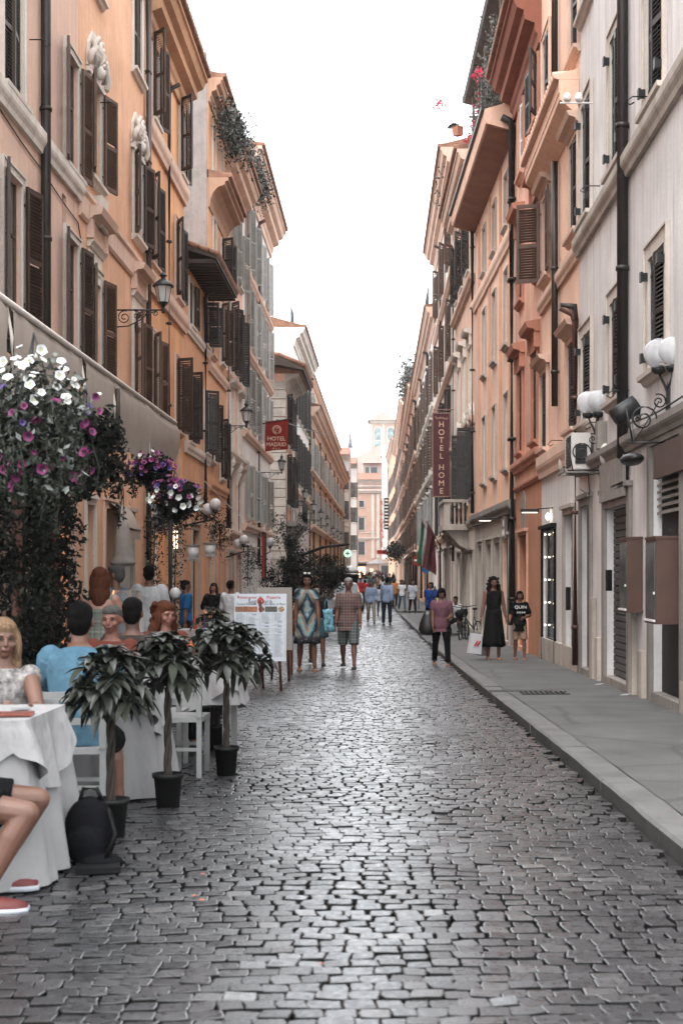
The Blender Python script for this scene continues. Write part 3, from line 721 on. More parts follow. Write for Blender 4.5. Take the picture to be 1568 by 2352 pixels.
b = MB(); b.box(min(A8.lx(.3), A8.lx(5)), max(A8.lx(.3), A8.lx(5)), .02, .9, 3.9, 4.15); b.prism([(.02, 3.1), (.3, 3.2), (.85, 3.9), (.02, 3.9)], 'x', min(A8.lx(.6), A8.lx(4.6)), max(A8.lx(.6), A8.lx(4.6))); bal = b.build('balcony', M_STONE, A8.root)
b = MB()
for i in range(22): X = A8.lx(.32+i*4.66/21); b.tube([(X, .87, 4.15), (X, .87, 5.15)], .016, 5)
for uu in (.32, 4.98):
    for i in range(5): b.tube([(A8.lx(uu), .1+i*.19, 4.15), (A8.lx(uu), .1+i*.19, 5.15)], .016, 5)
    b.tube([(A8.lx(uu), .02, 5.15), (A8.lx(uu), .87, 5.15)], .025, 6)
b.tube([(A8.lx(.32), .87, 5.15), (A8.lx(4.98), .87, 5.15)], .03, 6); b.build('railing', M_IRON, bal)
A8.wall()
A9 = FacP((-4.75, 77), (-4.7, 92), -1, 14.9, S_CREAM, 'tall pale building with a bare pink flank and a roof terrace railing', name='apartment_house', depth=12)
b = MB(); b.box(A9.lx(-.02), A9.lx(-.08), -8, -.02, 8, 14.8); b.build('side_wall', S_PALE, A9.root)
A9.cornice(13.9, 14.9, .62, M_TRIMW)
cols = [1.6+2.5*i for i in range(6)]
for u in cols:
    A9.window(u, 1.0, 10.3, 2.7, sh=M_SHK, an=(172, 166), fw=.08, detail=2); A9.window(u, 1.0, 6.6, 2.7, sh=M_SHK, an=(172, 166), fw=.08, detail=2)
    A9.window(u, 1.0, 3.3, 1.6, fw=.1, detail=2)
A9.band(5.7, 6.1, .3, M_TRIMP); A9.band(4.9, 5.7, .06, M_TRIMW)
b = MB()
for i in range(14): b.tube([(A9.lx(.1), -3.4+i*.25, 15.0), (A9.lx(.1), -3.4+i*.25, 16.1)], .014, 5)
for i in range(8): b.tube([(A9.lx(.1+i*.4), -.15, 15.0), (A9.lx(.1+i*.4), -.15, 16.1)], .014, 5)
b.tube([(A9.lx(.1), -3.4, 16.1), (A9.lx(.1), -.15, 16.1), (A9.lx(3), -.15, 16.1)], .025, 6); b.build('terrace_railing', M_IRON, A9.root)
A9.pipe(0, -.2, 14, u=A9.L-.05, r=.09); A9.opening(2, 4.2, 2.4, fill='shop'); A9.opening(6, 8.2, 2.4, fill='shop')
A9.wall()
A10 = FacP((-4.7, 92), (-4.4, 163), -1, 12.4, stucco('stucco_palazzo_orange', (.60, .39, .25), .12, .25), 'long orange palazzo far along the left side with rows of grey shutters', name='palazzo', depth=9)
A10.cornice(11.3, 12.4, .75, M_TRIMP)
for i in range(15):
    u = 2.2+i*4.7
    A10.window(u, 1.15, 8.6, 2.0, sh=M_SHG, an=(173, 168), fw=.14, detail=2); A10.window(u, 1.15, 5.0, 2.3, sh=M_SHG, an=(173, 168), fw=.16, detail=2, hood='bracket' if i % 2 else 'flat', hoodm=M_TRIMP)
    if i % 2 == 0:
        b = MB(); X = A10.lx(u+2.3); b.tube([(X, .12, .3), (X, .12, 11.3)], .07, 6); b.build('drainpipe', M_PIPEB, A10.root)
    if i % 3 == 0: A10.opening(u-.9, u+.9, 2.8, fill='shop')
A10.band(8.1, 8.4, .3, M_TRIMP); A10.band(4.4, 4.8, .35, M_TRIMP)
A10.wall()
A11 = FacP((-5.2, 96), (-4.95, 163), -1, 15.8, S_PALE, 'pale attic storey set back above the great cornice of the orange palazzo', name='attic_storey', depth=6, zbot=12.5)
for i in range(20): A11.window(3+i*3.15, 1.1, 13.0, 1.7, sh=M_SHG, an=(10, 160), fw=.1, detail=2)
A11.cornice(15.2, 15.8, .35, M_TRIMP); A11.wall()
def front(x0, x1, d, ztop, mat, label, name='palazzo', depth=10, extra=None, zbot=None):
    f = Fac.__new__(Fac); f.sg = -1; f.p0 = Vector((x0, d)); f.p1 = Vector((x1, d)); dv = f.p1-f.p0; f.L = dv.length; f.t = dv/f.L
    f.n = Vector((0, -1)); f.dirs = -1; f.rz = math.pi; f.zb = gz(d)-.3 if zbot is None else zbot
    f.root = empty(name, (x0, d, 0), f.rz, label=label, cat='building'); f.ztop = ztop; f.mat = mat; f.depth = depth; f.holes = []; f.name = name; f.extra = extra; return f
A12 = front(-6.5, -3.75, 166, 15.4, stucco('far_cream', (.40, .37, .35), .1, .2), 'white house facing down the street at the far end of the orange palazzo', name='apartment_house')
for u in (1.75, 2.35):
    for z in (11.4, 7.9, 4.3): A12.window(u-.05, .42, z, 2.2, sh=M_SHK, an=(172, 172) if u > 2 else (8, 8), fw=.06, detail=2)
A12.cornice(14.8, 15.4, .45, M_TRAV); A12.band(7.1, 7.3, .1, M_TRIMW); A12.band(3.6, 3.8, .2, M_TRIMW); A12.wall()
A13 = front(-6.2, -3.5, 205, 17.4, MATS['far_cream'], 'off-white house behind it, last on the left before the pink palazzo', name='apartment_house')
for u in (1.8, 2.35):
    for z in (12.6, 9.0, 5.0): A13.window(u, .4, z, 2.2, sh=M_SHK, an=(172, 172) if u > 2 else (8, 8), fw=.05, detail=2)
A13.cornice(16.8, 17.4, .5, M_STONE); A13.wall()
# ================================================= END OF THE STREET
P1 = front(-5.6, 2.5, 268, 19.3, stucco('palazzo_pink', (.36, .235, .185), .08, .15), 'pink palazzo closing the far end of the street', depth=14)
for u, w in ((1.9, 1.0), (7.0, 1.0), (3.9, .1)):
    if w < .5: continue
    P1.window(u, .95, 14.2, 1.25, fw=.12, trim=M_TRIMF, detail=2, sill=True); P1.window(u, 1.1, 9.9, 2.3, fw=.16, trim=M_TRIMF, detail=2, hood='flat'); P1.window(u, 1.2, 5.2, 2.5, fw=.16, trim=M_TRIMF, detail=2, hood='bracket')
for uu in (3.75, 4.75):
    b = MB(); P1.bx(b, uu, uu+.55, .003, .14, 4.6, 16.7); b.build('pilaster', M_TRIMF, P1.root)
P1.band(16.9, 17.6, .5, M_TRIMF); P1.band(17.9, 18.3, .4, M_TRIMF); P1.band(8.1, 8.5, .3, M_TRIMF); P1.band(9.3, 9.5, .12, M_TRIMF); P1.band(3.7, 4.0, .7, M_TRAV)
P1.cornice(18.7, 19.3, .6, M_TRIMF)
P1.opening(.9, 2.7, 3.0, fill='lit', mats=[emis('warm_far', (1, .5, .25), .9), M_WOODK]); P1.opening(3.4, 4.2, 2.6, fill='lit', mats=[emis('warm_far', (1, .5, .25), .9), M_WOODK]); P1.opening(5.6, 7.2, 3.2, fill='shop')
b = MB(); P1.bx(b, .8, 2.8, .02, .1, 3.05, 3.6); b.build('fascia', M_BLACK, P1.root)
P1.wall()
P2 = front(-4.6, 3.0, 276, 24.5, S_PALEF, 'pale pink gabled house with a loggia rising behind the pink palazzo', name='house', depth=12, zbot=15)
b = MB(); b.prism([(P2.lx(0), 24.5), (P2.lx(7.6), 24.5), (P2.lx(7.6), 27.6), (P2.lx(6.3), 27.6), (P2.lx(0), 24.5)][:4], 'y', -6, .0); b.build('gable', S_PALEF, P2.root)
P2.window(5.0, 1.1, 24.0, .9, fw=.1, detail=2, sill=False); P2.window(1.9, .8, 20.6, 1.8, fw=.1, detail=2); P2.window(3.2, 1.3, 20.4, 2.0, fw=.1, detail=2); P2.window(5.6, 1.0, 20.6, 1.7, fw=.1, detail=2)
b = MB(); P2.bx(b, .9, 4.9, .02, 1.6, 23.1, 23.3); P2.bx(b, .9, 1.1, 1.4, 1.6, 19.6, 23.1); P2.bx(b, 4.7, 4.9, 1.4, 1.6, 19.6, 23.1); b.build('loggia', M_TRIMF, P2.root)
P2.wall()
T1 = front(-2.25, 2.8, 284, 32.2, stucco('tower_pink', (.38, .27, .225), .08, .15), 'pink belvedere tower with tall arched windows above the far roofs', name='tower', depth=6, zbot=20)
for uc in (1.55, 4.2):
    n = 10; T1.hole(uc-.62, uc+.62, 26.9, 30.3, .5)
    b = MB(); pts = [(T1.lx(uc-.62), 26.9), (T1.lx(uc+.62), 26.9)]+[(T1.lx(uc)+(-1)*.62*math.cos(math.pi*k/n), 30.28+.62*math.sin(math.pi*k/n)) for k in range(n+1)]
    b.prism(pts, 'y', .01, .03); b.build('arched_window', glass('tower_glass', (.16, .21, .21)), T1.root)
    b = MB()
    for k in range(n): 
        a0, a1 = math.pi*k/n, math.pi*(k+1)/n
        b.prism([(T1.lx(uc)+.62*math.cos(a0), 30.28+.62*math.sin(a0)), (T1.lx(uc)+.85*math.cos(a0), 30.28+.85*math.sin(a0)), (T1.lx(uc)+.85*math.cos(a1), 30.28+.85*math.sin(a1)), (T1.lx(uc)+.62*math.cos(a1), 30.28+.62*math.sin(a1))], 'y', .0, .12)
    for s_ in (-1, 1): b.box(T1.lx(uc)+s_*.62, T1.lx(uc)+s_*.85, .0, .12, 26.9, 30.28)
    b.box(T1.lx(uc)-.62, T1.lx(uc)+.62, .03, .06, 28.2, 28.4); b.build('arch_surround', M_TRIMF, T1.root)
for uu in (0, 2.45): 
    b = MB(); T1.bx(b, uu, uu+.5, .01, .10, 24, 31.6); b.build('pilaster', M_TRIMF, T1.root)
T1.band(31.7, 32.2, .4, M_TRIMF)
b = MB(); a, c = sorted((T1.lx(-.5), T1.lx(T1.L+.5)))
b.add([(a, .7, 32.25), (c, .7, 32.25), (c, -6.5, 32.25), (a, -6.5, 32.25), ((a+c)/2-.3, -2.9, 34.3), ((a+c)/2+.3, -2.9, 34.3)], [(0, 1, 5, 4), (1, 2, 5), (2, 3, 4, 5), (3, 0, 4), (0, 3, 2, 1)]); b.box((a+c)/2-.1, (a+c)/2+.1, -3, -2.8, 34.2, 35.1)
b.build('roof', plain('pale_tile', (.22, .165, .14), .9, nscale=3, var=.3), T1.root); T1.wall()
dm = MB(); dm.lathe([(2.1, 0), (2.1, 1.2), (1.5, 1.3), (1.35, 2.3), (.95, 2.9), (.55, 3.4)], n=20, mi=0); dm.lathe([(.62, 3.4), (.5, 4.3), (.30, 5.3), (.24, 6.4), (.1, 6.8), (.04, 7.8)], n=14, mi=1)
dm.ell((0, 0, 7.2), (.18, .18, .2), 8, 6, 1)
dm.build('dome_lantern', [plain('lead_dome', (.25, .25, .26), .6), plain('slate_spire', (.10, .10, .11), .6)], None, (WX(804, 330), 330, WZ(1062, 330)), label='small grey dome with a slender dark spire over the far roofs', cat='dome')
b = MB(); b.box(-4, 4.5, 0, 6, 0, 6.2); b.box(-2.6, -1.4, .0, 1, 6.2, 7.6); b.box(1.4, 2.2, 0, 1, 6.2, 8.2); b.box(3, 3.6, 0, 1, 6.2, 7.2)
b.build('far_house', [stucco('far_house_wall', (.36, .24, .19), .1, .15)], None, (WX(815, 320), 318, WZ(1128, 320)), label='terracotta rooftop block with chimneys below the grey dome', cat='building')
# wrapped scaffold strip
b = MB(); b.box(-.55, .55, 0, 1.2, 0, 20.5)
for i in range(9): b.box(-.56, .56, -.03, 0, 1.5+i*2.2, 1.56+i*2.2, 1)
M_SHEET = plain('white_sheeting', (.50, .51, .53), .7, nscale=1.2, var=.06)
b.build('scaffold_wrap', [M_SHEET, M_SHG], None, (WX(883, 255), 255, gz(255)+3.6), label='tall scaffold wrapped in white sheeting at the far end of the right side', cat='scaffold')
# ================================================= RIGHT SIDE
B1 = Fac(1, 2200, 1330, 3.3, 3.3, 17.5, S_WHITE, 'off-white building nearest on the right with closed dark shutters', name='apartment_house')
B1.band(6.78, 7.05, .13, M_TRAV)
M_FR = stucco('stone_frame', (.52, .46, .41), .15, .45)
for v, o1 in ((1506, 1), (1418, 0), (1348, 0)):
    u = B1.u(v)
    B1.window(u, 1.0, 7.2, 1.9, sh=M_SHK, an=(7, 5), fw=.16, trim=M_FR, detail=0)
    B1.window(u+(.0 if v < 1500 else -.15), 1.0, 3.95, 1.4, sh=M_SHK, an=(8, 6), fw=.20, trim=M_FR)
    B1.window(u, 1.0, 10.6, 1.9, sh=M_SHK, an=(7, 5), fw=.16, trim=M_FR)
    for q in (-1, 1):
        for zz in (4.1, 5.1, 7.4, 8.8):
            b = MB(); X = B1.lx(u+q*.52-(0 if v < 1500 or zz > 6 else .15)); b.box(X-.03, X+.03, .04, .10, zz, zz+.10); b.box(X-.05, X+.05, .10, .13, zz-.01, zz+.11); b.build('hinge', M_IRON, B1.root)
B1.window(B1.u(1680), 1.0, 7.2, 1.9, sh=M_SHB, an=(7, 5), fw=.16, trim=M_FR); B1.window(B1.u(1680), 1.0, 3.95, 1.4, sh=M_SHB, an=(7, 5), fw=.16, trim=M_FR)
B1.pipe(1444, 3.05, 17.3, r=.075, elbow=False); B1.pipe(1322.5, .0, 5.75, r=.055, mat=M_PIPEB, u=B1.L-.12)
b = MB(); b.tube([(B1.lx(B1.L-.12), .34, 5.95), (B1.lx(B1.L-.12), .1, 5.95), (B1.lx(B1.L-.12), .09, 5.7)], .06, 8); b.build('pipe_elbow', M_PIPE, B1.root)
# shopfronts
u0, u1 = B1.u(1445), B1.u(1393)
B1.opening(u0, u1, 2.45, fill='roller', depth=.15, trim=M_STONE, fw=.22)
b = MB(); B1.bx(b, u0-.05, u1+.1, .06, .10, 2.55, 3.1); b.build('blank_sign', plain('grey_board', (.20, .18, .165), .7), B1.root)
u2, u3 = B1.u(1568), B1.u(1500)
B1.opening(u2, u3, 3.05, fill=None, depth=.12, trim=M_STONE, fw=.20, mats=[plain('dark_shop_panel', (.022, .02, .02), .7, spec=.15)])
b = MB()
for k in range(9): b.prism([(-.09, 2.25+k*.085), (-.03, 2.22+k*.085), (-.03, 2.25+k*.085), (-.09, 2.28+k*.085)], 'x', B1.lx(u2)+.05, B1.lx(u3)-.05)
b.build('vent_louvres', M_STONE, B1.root)
b = MB(); B1.bx(b, u2-.6, u3-.5, .05, .10, 2.62, 3.0); b.build('fascia', plain('brown_fascia', (.07, .045, .038), .6), B1.root)
B1.opening(B1.u(1358), B1.u(1336), 2.6, fill=None, depth=.10, trim=M_STONE, fw=.12, mats=[plain('taupe_door', (.07, .058, .053), .8, spec=.15)])
B1.band(3.12, 3.32, .14, M_STONE)
for v in (1480, 1378, 1458, 1366): 
    b = MB(); u = B1.u(v); B1.bx(b, u-.14, u+.14, .004, .07, -.6, 1.15 if v in (1458, 1366) else .55); b.build('plinth', M_TRAV, B1.root)
B1.band(-.5, .35, .05, M_TRAV, u1=B1.u(1570)); B1.wall()
B2 = Fac(1, 1330, 1243, 3.3, 3.25, 16, S_RPEACH, 'apricot building on the right with a projecting ledge halfway up and a whitewashed ground floor', name='apartment_house', extra=[S_WHITE])
u = B2.u(1319)
B2.window(u, .95, 7.3, 1.6, sh=M_SHK, an=(5, 5), fw=.12, trim=M_TRIMP, hood='flat'); B2.window(B2.u(1255), .95, 7.35, 1.6, sh=M_SHB, an=(178, 115), fw=.12, trim=M_TRIMP, hood='flat')
wrow(B2, (1314, 1251), .95, 4.0, 5.5, sh=M_SHK, an=(5, 5), fw=.12, trim=M_TRIMP, hood='flat')
wrow(B2, (1320, 1256), .95, 10.3, 12.1, sh=M_SHK, an=(6, 6), fw=.14, trim=M_TRIMP)
B2.cornice(9.15, 9.75, .34, S_RPEACH, steps='flat', edge=S_RPEACH); B2.band(6.75, 7.0, .10, M_TRIMP); B2.band(3.42, 3.85, .12, M_TRIMP)
B2.pipe(1284, 9.9, 15.9, r=.06, elbow=False); B2.pipe(1284, 4.6, 9.1, r=.06, elbow=False)
B2.opening(B2.u(1320), B2.u(1298), 2.55, fill='door', depth=.13, trim=M_TRAV, fw=.10)
o = B2.opening(B2.u(1276), B2.u(1247), 2.35, fill=None, depth=.06, trim=M_BLACK, fw=.05, mats=[glass('black_glass', (.004, .004, .005), .12)])
b = MB()
for k in range(6):
    for q in (.15, .85):
        uu = B2.u(1276)+(B2.u(1247)-B2.u(1276))*q; b.ell((B2.lx(uu), .0, .05+k*.45), (.018, .018, .018), 6, 4)
b.build('door_lights', emis('tiny_bulb', (1, .85, .6), 2.5), o)
B2.band(-.6, .25, .04, M_TRAV); B2.wall(zones=[(-9, 1), (3.45, 0)])
B3 = Fac(1, 1243, 1183, 3.25, 3.2, 13.3, S_SALMON, 'salmon red building on the right under a dark red cornice', name='apartment_house', extra=[stucco('stucco_burnt_orange', (.44, .20, .115), .2, .4)])
wrow(B3, (1232,), .9, 10.9, 12.2, sh=M_SHK, an=(160, 170), fw=.05, trim=S_SALMON); B3.window(B3.u(1199), .9, 10.6, 1.6, sh=M_SHW, an=(8, 8), fw=.06, trim=S_SALMON)
wrow(B3, (1197,), .9, 7.75, 9.4, sh=M_SHK, an=(4, 4), fw=.08, trim=S_RUSTR, hood='box', hz=1.9); B3.window(B3.u(1234), .9, 7.75, 1.65, sh=M_SHK, an=(4, 4), fw=.08, trim=S_RUSTR, hood='box', hz=1.9)
wrow(B3, (1230, 1197), .9, 4.3, 6.2, sh=M_SHK, an=(4, 4), fw=.08, trim=S_RUSTR, hood='box', hz=2.2, hoodm=S_RUSTR)
B3.cornice(12.3, 13.3, .62, stucco('cornice_red', (.24, .095, .065), .15, .2)); B3.band(3.85, 4.1, .14, S_RUSTR); B3.band(3.45, 3.55, .07, S_RUSTR)
B3.pipe(0, .3, 12.2, u=B3.L-.12, r=.085); 
B3.opening(B3.u(1212), B3.u(1193), 2.4, fill=None, depth=.15, trim=S_SALMON, fw=.06, mats=[plain('oxblood_door', (.03, .012, .009), .8, spec=.15)])
b = MB(); u = B3.u(1203); X = B3.lx(u); n = 8
b.prism([(X-.42, 2.5), (X+.42, 2.5), (X+.42, 3.05)]+[(X+.42*math.cos(math.pi*k/n), 3.05+.35*math.sin(math.pi*k/n)) for k in range(1, n)]+[(X-.42, 3.05)], 'y', .004, .03); b.build('blind_arch', M_STONE, B3.root)
B3.wall(zones=[(-9, 1), (3.5, 0)])
B4 = Fac(1, 1183, 1090, 3.2, 2.9, 12.5, S_RPEACH2, 'light orange building on the right with unshuttered grey window recesses and a deep timber soffit', name='apartment_house', extra=[M_TRAV])
M_REV = stucco('grey_reveal', (.42, .37, .33), .12, .2)
cols = [B4.u(v) for v in (1164, 1136, 1113)]
for z0, z1 in ((10.2, 11.5), (7.25, 9.1), (4.15, 6.0)):
    for u in cols: B4.window(u, .8, z0, z1-z0, fw=.07, fd=.03, trim=M_REV, reveal=.20, glassm=glass('pale_pane', (.10, .09, .085), .2))
for k, u in enumerate([B4.u(v) for v in (1173, 1150, 1125, 1101)]):
    for q in (-.16, .10):
        b = MB(); B4.bx(b, u+q, u+q+.07, .003, .04, 3.35, 9.5); B4.bx(b, u+q, u+q+.07, .003, .04, 9.95, 12); b.build('pilaster_strip', stucco('orange_strip', (.58, .33, .22), .1, .2), B4.root)
B4.band(9.55, 9.9, .12, S_RPEACH2); B4.band(2.98, 3.3, .18, M_STONE)
b = MB(); a, c = sorted((B4.lx(.02), B4.lx(B4.L)))
b.prism([(.003, 12.1), (.70, 12.28), (.74, 12.45), (.74, 12.62), (-1, 13.1), (-7, 13.0), (.0, 12.2)][:5], 'x', a, c); o = b.build('roof', S_RPEACH, B4.root)
b = MB(); b.prism([(.01, 12.06), (.66, 12.235), (.66, 12.26), (.01, 12.09)], 'x', a+.1, c-.1); b.build('timber_soffit', plain('timber_soffit_red', (.24, .115, .075), .8, nscale=2), o)
b = MB(); b.box(a, c, .72, .82, 12.6, 12.68); b.build('roof_edge', M_PIPE, o)
B4.pipe(0, .3, 12.1, u=.15, r=.075); B4.pipe(0, 3.4, 12.1, u=B4.L-.1, r=.06)
M_GREYSH = plain('grey_stone_door', (.13, .12, .11), .7)
B4.opening(B4.u(1170), B4.u(1158), 2.35, fill='lit', depth=.12, trim=M_TRAV, fw=.14, mats=[emis('orange_shop', (1, .40, .19), .45), M_WOODK])
B4.opening(B4.u(1150), B4.u(1138), 2.35, fill=None, depth=.15, trim=M_TRAV, fw=.12, mats=[M_GREYSH]); B4.opening(B4.u(1130), B4.u(1119), 2.35, fill=None, depth=.15, trim=M_TRAV, fw=.12, mats=[M_GREYSH])
B4.opening(B4.u(1108), B4.u(1100), 2.35, fill='shop', depth=.13, trim=M_TRAV, fw=.12)
b = MB(); uu = B4.u(1166); B4.bx(b, uu-.35, uu+.35, .05, .12, 2.40, 2.95); sg = b.build('shop_sign', plain('brown_sign', (.13, .10, .085), .6), B4.root)
b = MB()
for zz, n_, w_ in ((2.72, 4, .30), (2.49, 6, .50)):
    for q in range(n_): xx = B4.lx(uu)-w_/2+w_*q/n_; b.box(xx, xx+w_/n_*.62, .12, .126, zz, zz+.12)
    b.box(B4.lx(uu)-w_/2-.02, B4.lx(uu)+w_/2, .12, .127, zz-.03, zz-.015); b.box(B4.lx(uu)-w_/2-.02, B4.lx(uu)+w_/2, .12, .127, zz+.135, zz+.15)
b.build('sign_lettering', M_WHITE, sg)
B4.wall(zones=[(-9, 1), (3.05, 0)])
B5 = Fac(1, 1090, 1045, 2.9, 2.75, 14.7, S_RPEACH, 'pink building on the right with carved window hoods and a stone corner balcony', name='apartment_house', extra=[M_TRIMW])
B5.cornice(13.7, 14.7, .55, M_TRIMP)
wrow(B5, (1078, 1064, 1052), .9, 11.3, 13.1, sh=M_SHK, an=(150, 165), fw=.05, detail=1)
wrow(B5, (1081, 1067, 1055), .85, 6.75, 8.7, sh=M_SHW, an=(4, 4), fw=.10, hood='box', hz=2.35, detail=1)
B5.window(B5.u(1085), .9, 3.9, 2.2, sh=M_SHK, an=(90, 170), fw=.08, hood='shell', detail=0); B5.window(B5.u(1071), .9, 3.9, 2.2, sh=M_SHK, an=(92, 170), fw=.08, hood='shell', detail=0); B5.window(B5.u(1056), .9, 3.9, 2.2, sh=M_SHK, an=(150, 170), fw=.08, hood='shell', detail=1)
B5.band(10.6, 10.85, .2, M_TRIMP); B5.band(6.2, 6.45, .16, M_TRIMP); B5.band(3.0, 3.25, .12, M_TRAV)
ub = B5.u(1070); b = MB(); B5.bx(b, ub-1.3, ub+1.3, .01, .85, 2.95, 3.15); B5.bx(b, ub-1.3, ub+1.3, .60, .85, 3.86, 3.96)
for uu in (ub-1.25, ub+1.05, ub-.1): B5.bx(b, uu, uu+.2, .62, .82, 3.15, 3.86)
b.prism([(.01, 2.3), (.3, 2.45), (.75, 2.95), (.01, 2.95)], 'x', B5.lx(ub-1.1), B5.lx(ub-.85)); b.prism([(.01, 2.3), (.3, 2.45), (.75, 2.95), (.01, 2.95)], 'x', B5.lx(ub+.85), B5.lx(ub+1.1))
for uu in (ub-1.28, ub+1.08): B5.bx(b, uu, uu+.2, .02, .6, 3.86, 3.96)
bal = b.build('balcony', M_TRAV, B5.root)
b = MB()
for k in range(14):
    X = B5.lx(ub-1.02+k*.158); b.lathe([(.03, 0), (.05, .12), (.03, .3), (.05, .5), (.03, .7)], (X, .72, 3.15), 6)
for k in range(4): b.lathe([(.03, 0), (.05, .12), (.03, .3), (.05, .5), (.03, .7)], (B5.lx(ub-1.18), .12+k*.14, 3.15), 6)
b.build('balusters', M_IRON, bal)
B5.pipe(0, 2, 13.6, u=B5.L-.1, r=.05, mat=M_PIPEB)
B5.opening(B5.u(1087), B5.u(1078), 2.2, fill='door', fw=.08); B5.opening(B5.u(1073), B5.u(1064), 2.2, fill='shop', fw=.08); B5.opening(B5.u(1059), B5.u(1051), 2.2, fill='shop', fw=.08)
B5.wall(zones=[(-9, 1), (3.1, 0)])
B6 = Fac(1, 1045, 1000, 2.75, 2.7, 17.4, S_PALE, 'pale pink building behind the tall maroon hotel sign with many brown shutters ajar', name='apartment_house')
B6.cornice(16.4, 17.4, .55, M_TRIMP)
for z0, z1, m, a in ((13.4, 15.6, M_SHB, 148), (9.9, 12.1, M_SHB, 152), (6.6, 8.8, M_SHK, 160), (3.3, 5.6, M_SHK, 160)):
    for v in (1037, 1021, 1008): B6.window(B6.u(v), .85, z0, z1-z0, sh=m, an=(a, 164), fw=.06, detail=1)
for z in (12.8, 9.3, 6.0, 2.9): B6.band(z, z+.25, .18, M_TRIMP)
B6.pipe(0, 0, 16, u=B6.L*.6, r=.06)
for q in (.1, .4, .7): B6.opening(B6.L*q, B6.L*q+1.6, 2.4, fill='shop')
B6.wall()
B7 = Fac(1, 1000, 958, 2.7, 2.6, 14.8, S_CREAM, 'cream building with stone courses and a terrace behind its cornice on the right', name='apartment_house')
B7.cornice(13.9, 14.8, .5, M_TRIMP)
for z0, z1, m in ((10.4, 12.8, M_SHB), (7.0, 9.3, M_SHB), (3.5, 5.8, M_SHG)):
    for k in range(5): B7.window(3.2+k*5.8, 1.1, z0, z1-z0, sh=m, an=(173, 168), fw=.1, detail=2, hood='flat')
for z in range(30): 
    b = MB(); B7.bx(b, .05, .9 if z % 2 else .6, .004, .07, z*.45, z*.45+.4); b.build('quoin', M_TRIMW, B7.root)
for z in (9.8, 6.4, 2.9): B7.band(z, z+.25, .2, M_TRIMW)
b = MB()
for k in range(60): b.tube([(B7.lx(.2+k*.5), .35, 14.9), (B7.lx(.2+k*.5), .35, 15.9)], .015, 4)
b.tube([(B7.lx(.2), .35, 15.9), (B7.lx(29.8), .35, 15.9)], .025, 5); b.build('terrace_railing', M_IRON, B7.root)
for k in range(4): B7.opening(2+k*7, 4.5+k*7, 2.7, fill='lit' if k == 2 else 'shop', trim=S_ORANGE if k % 2 else M_TRAV)
B7.pipe(0, 0, 13.8, u=9, r=.08); B7.pipe(0, 0, 13.8, u=20, r=.08, mat=M_PIPEB); B7.wall()
B8 = Fac(1, 958, 930, 2.6, 2.55, 15.2, stucco('stucco_far_orange', (.56, .345, .22), .15, .3), 'orange building far down the right side with a pink cornice', name='apartment_house')
B8.cornice(14.2, 15.2, .7, M_TRIMP)
for z0, z1 in ((10.8, 13.2), (7.2, 9.6), (3.8, 6.0)):
    for k in range(7): B8.window(4+k*7.4, 1.2, z0, z1-z0, sh=M_SHB, an=(174, 170), fw=.1, detail=2, hood='flat', hoodm=M_TRIMP)
for z in (10.1, 6.5, 3.0): B8.band(z, z+.3, .25, M_TRIMP)
for k in range(6): B8.opening(3+k*8, 6+k*8, 2.6, fill='lit' if k % 3 == 1 else 'shop'); B8.pipe(0, 0, 14, u=1+k*8.5, r=.09, mat=M_PIPEB if k % 2 else M_PIPE)
B8.wall()
B9 = Fac(1, 930, 908, 2.55, 2.2, 20.2, S_PEACH, 'narrow peach house fronts with roof terraces near the far right end', name='apartment_house')
B9.cornice(19.2, 20.2, .6, M_TRIMP)
for z0, z1 in ((15.6, 18), (11.6, 14), (7.6, 10), (4.0, 6.2)):
    for k in range(10): B9.window(4+k*8, 1.3, z0, z1-z0, sh=M_SHB, an=(174, 170), fw=.1, detail=2)
for z in (14.8, 10.8, 6.8): B9.band(z, z+.3, .25, M_TRIMP)
for k in range(8): B9.opening(3+k*9, 6.5+k*9, 2.8, fill='lit' if k % 3 == 1 else 'shop')
B9.wall()
x9 = B9.p1.x
B10 = FacP((x9, B9.p1.y), (1.35, 262), 1, 22.5, S_PEACH, 'orange-brown house front closing the far right side by the scaffold', name='apartment_house')
for z0, z1 in ((15.6, 18), (11.6, 14), (7.6, 10)):
    for k in range(max(1, int(B10.L/6))): B10.window(3+k*6, 1.3, z0, z1-z0, sh=M_SHB, an=(174, 170), fw=.1, detail=2)
B10.cornice(21.5, 22.5, .6, M_TRIMP); B10.wall()
# ------------------------------------------------------------------ baking queue (remeshed bodies and lettering become plain meshes)
BAKE = []
def remesh(o, vox, sm=3):
    m = o.modifiers.new('r', 'REMESH'); m.mode = 'VOXEL'; m.voxel_size = vox; m.use_smooth_shade = True
    s = o.modifiers.new('s', 'SMOOTH'); s.factor = .5; s.iterations = sm; BAKE.append(o); return o
def bake_all():
    for o in list(COL.objects):
        if o.type == 'FONT': BAKE.append(o)
    bpy.context.view_layer.update(); dg = bpy.context.evaluated_depsgraph_get(); out = []
    for o in BAKE:
        me = bpy.data.meshes.new_from_object(o.evaluated_get(dg), depsgraph=dg); out.append((o, me))
    for o, me in out:
        if o.type == 'FONT':
            n = bpy.data.objects.new(o.name, me); COL.objects.link(n); nm = o.name
            n.parent = o.parent; n.location = o.location; n.rotation_euler = o.rotation_euler; n.scale = o.scale
            for k in o.keys(): n[k] = o[k]
            bpy.data.objects.remove(o); n.name = nm
        else:
            o.modifiers.clear(); o.data = me
            me.polygons.foreach_set('use_smooth', [True]*len(me.polygons))
